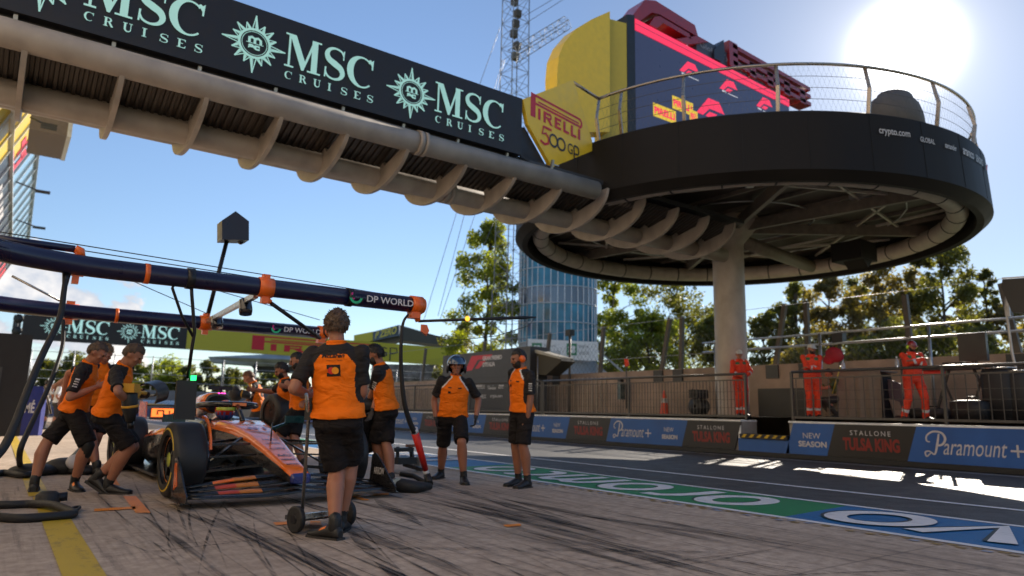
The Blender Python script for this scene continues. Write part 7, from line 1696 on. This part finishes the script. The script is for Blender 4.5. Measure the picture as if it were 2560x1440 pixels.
# far people in white
for px, lab, hd_ in ((108, 'far person in a white shirt seen from behind, left of the pair', AW), (140, 'far person in a white shirt and dark cap, right of the pair', AW * .8 + RT)):
    g = ond(px, 1030, 24.5); g.z = 0
    _person_local(lab, Vector((g.x, g.y, 0)), Vector((hd_.x, hd_.y, 0)).normalized(), 1.76, (0, 0, .93), (0, .02, 1.49), ((-.1, 0, 0), (.1, 0, 0)), ((-.25, .1, .95), (.25, .1, .95)), (8, 0), outfit='white', hair='dark', hstyle='short', trous=True, vox=.014)
# driver in the car
drv_g = Vector((CARX, CARY + 1.95 * CS, .20))
d1_, id_ = _person_local('driver sitting in the car wearing a bright multicoloured helmet', drv_g, Vector((0, -1, 0)), 1.72, (0, -.25, .10), (0, -.02, .44), ((-.08, .62, 0), (.08, .62, 0)), ((-.14, .34, .30), (.14, .34, .30)), (0, 0), outfit='marshal', hair='dark', hstyle='none', gloves=True, vox=.013, knees=((0, .3, 1), (0, .3, 1)))
for ch in list(d1_.children):
    if ch.name.startswith(('overalls', 'collar')):
        ch.data.materials.clear(); ch.data.materials.append(mat('charcoal race suit', (.03, .03, .04), .7))
        for pp in ch.data.polygons: pp.material_index = 0
hc_, H_ = id_['hc'], id_['H']
b = MB(); b.ball((0, 0, 0), (.128, .148, .138), None, 28, 20); vs = [Vector(v) for v in b.v]
fm = []
for f in b.f:
    c = sum((vs[i] for i in f), Vector()) / len(f)
    fm.append(1 if (c.y > .02 and .0 < c.z < .055) else 2 if c.z > .075 else 3 if (c.z < -.02 and int(abs(math.atan2(c.x, c.y)) * 5) % 2) else 4 if c.z < -.07 else 0)
b.m = fm; b.v = [tuple(hc_ + H_ @ (v + Vector((0, -.005, .01)))) for v in vs]
b.build('helmet', [mat('red helmet paint', (.55, .03, .02), .2, coat=.6), mat('lime visor strip', (.55, .60, .03), .3, coat=.5), mat('orange helmet paint', (.8, .16, .02), .2, coat=.6), mat('violet helmet paint', (.16, .12, .35), .2, coat=.6), mat('blue helmet paint', (.04, .10, .35), .2, coat=.6)], d1_)

# things in hands
def wheel_gun(label, at, d):
    g_ = thing('wheel_gun', label, 'wheel gun', at); d = Vector(d).normalized(); s = d.cross(Vector((0, 0, 1))).normalized(); u = s.cross(d)
    p = MB(); p.tube([d * -.16, d * -.12, d * .02, d * .10, d * .16], [.05, .075, .078, .055, .045], 14); p.build('motor_body', BLACK, g_)
    p = MB(); p.tube([d * -.01, d * .015], .081, 14); p.tube([u * .05 - d * .05, u * .13 - d * .12, u * .20 - d * .10], .022, 8); p.build('yellow_housing', mat('amber tool plastic', (.62, .30, .02), .45), g_)
    p = MB(); p.tube([d * .16, d * .23], .03, 10); p.build('socket', STEELK, g_); return g_
c = ond(325, 1015, i3['D'] - .22)
wg = wheel_gun('black and amber wheel gun held under the arm of the bending mechanic', c, (.15, .1, -1))
p = MB(); p.box(ond(322, 970, i3['D'] - .24) - wg.location, (.17, .12, .09), 0, Matrix.Rotation(-.6, 3, 'Z')); p.build('amber_battery', mat('amber tool plastic', (.62, .30, .02)), wg)
def tyre_thing(label, c, ax, R_=.36, w=.3, part=1.0, tilt=0):
    t = thing('loose_wheel', label, 'wheel', c); h = w / 2; ax = Vector(ax).normalized(); u = Vector((0, 0, 1)); u = (u - ax * u.dot(ax)).normalized(); v = ax.cross(u); M = Matrix((ax, v, u)).transposed()
    p = MB(); p.lathe([(-h * .95, R_ * .65), (-h, R_ * .8), (-h * .9, R_ * .95), (-h * .5, R_), (h * .5, R_), (h * .9, R_ * .95), (h, R_ * .8), (h * .95, R_ * .65), (-h * .95, R_ * .65)], (0, 0, 0), 'x', 36); p.v = [tuple(M @ Vector(q)) for q in p.v]; p.build('tyre', TYRE, t)
    p = MB(); p.lathe([(h * .8, R_ * .65), (h * .6, R_ * .3), (h * .7, 0)], (0, 0, 0), 'x', 30); p.lathe([(-h * .8, R_ * .65), (-h * .6, R_ * .3), (-h * .7, 0)], (0, 0, 0), 'x', 30); p.v = [tuple(M @ Vector(q)) for q in p.v]; p.build('rim', RIM, t)
    return t
tyre_thing('dark wheel held by the gloved mechanic right of the near mechanic', ond(903, 1062, i8['D'] + .1), (.3, .9, .25), .36)
# curved tyre cover held out by the bending mechanic, and helmet like cover beyond the car
tcv = thing('tyre_cover', 'black curved cover held out in front of the bending mechanic', 'cover', ond(378, 985, i3['D'] + .5))
p = MB(); vs = []; n = 16
for i in range(n + 1):
    a = R(-40 + 165 * i / n)
    for w_ in (-.13, .13): vs.append(CAM_R * (.14 * math.cos(a)) + CAM_U * (.14 * math.sin(a)) + CAM_F * w_)
p.add(vs, [(2 * i, 2 * i + 1, 2 * i + 3, 2 * i + 2) for i in range(n)], 0, True)
vs2 = [v * .86 for v in vs]; p.add(vs2, [(2 * i, 2 * i + 2, 2 * i + 3, 2 * i + 1) for i in range(n)], 0, True)
for e in (0, 1): p.add([q for i in range(n + 1) for q in (vs[2 * i + e], vs2[2 * i + e])], [(2 * i, 2 * i + 2, 2 * i + 3, 2 * i + 1) for i in range(n)])
p.build('shell', mat('satin black cover', (.02, .018, .017), .35), tcv)
p = MB(); p.tube([-CAM_R * .2 - CAM_U * .06, CAM_R * .08 + CAM_U * .0], .018, 8); p.build('arm', BSTEEL, tcv); p = MB(); p.ball(-CAM_R * .12 + CAM_U * .03, (.05, .05, .035)); p.build('amber_knob', mat('amber tool plastic', (.62, .30, .02)), tcv)
cc = wheel_gun('round black and amber wheel gun held by the auburn haired mechanic', ond(606, 985, i5['D'] - .35), (-.7, .35, .12)); p = MB(); p.ball((-.10, .05, .0), (.13, .13, .15)); p.build('round_guard', RUBBER, cc)
tyre_thing('dark wheel hanging at the side of the dark haired mechanic beyond the halo', ond(690, 1032, i6['D'] - .1), (.9, .2, 0), .30, .26)
fl = thing('red_flag', 'furled red flag behind the shoulder of the marshal with folded arms', 'flag', onx(2085, 890, 16.2)); p = MB(); p.ball((0, -.02, .03), (.08, .24, .18), Matrix.Rotation(.4, 3, 'X')); p.ball((0, .12, -.08), (.07, .16, .12)); p.build('cloth', mat('crimson flag cloth', (.30, .01, .025), .7, bump=.5, bscale=8), fl); p = MB(); p.tube([(0, -.15, -.25), (0, .1, -.9)], .014, 6); p.build('stick', mat('yellow stick', (.5, .4, .05), .5), fl)
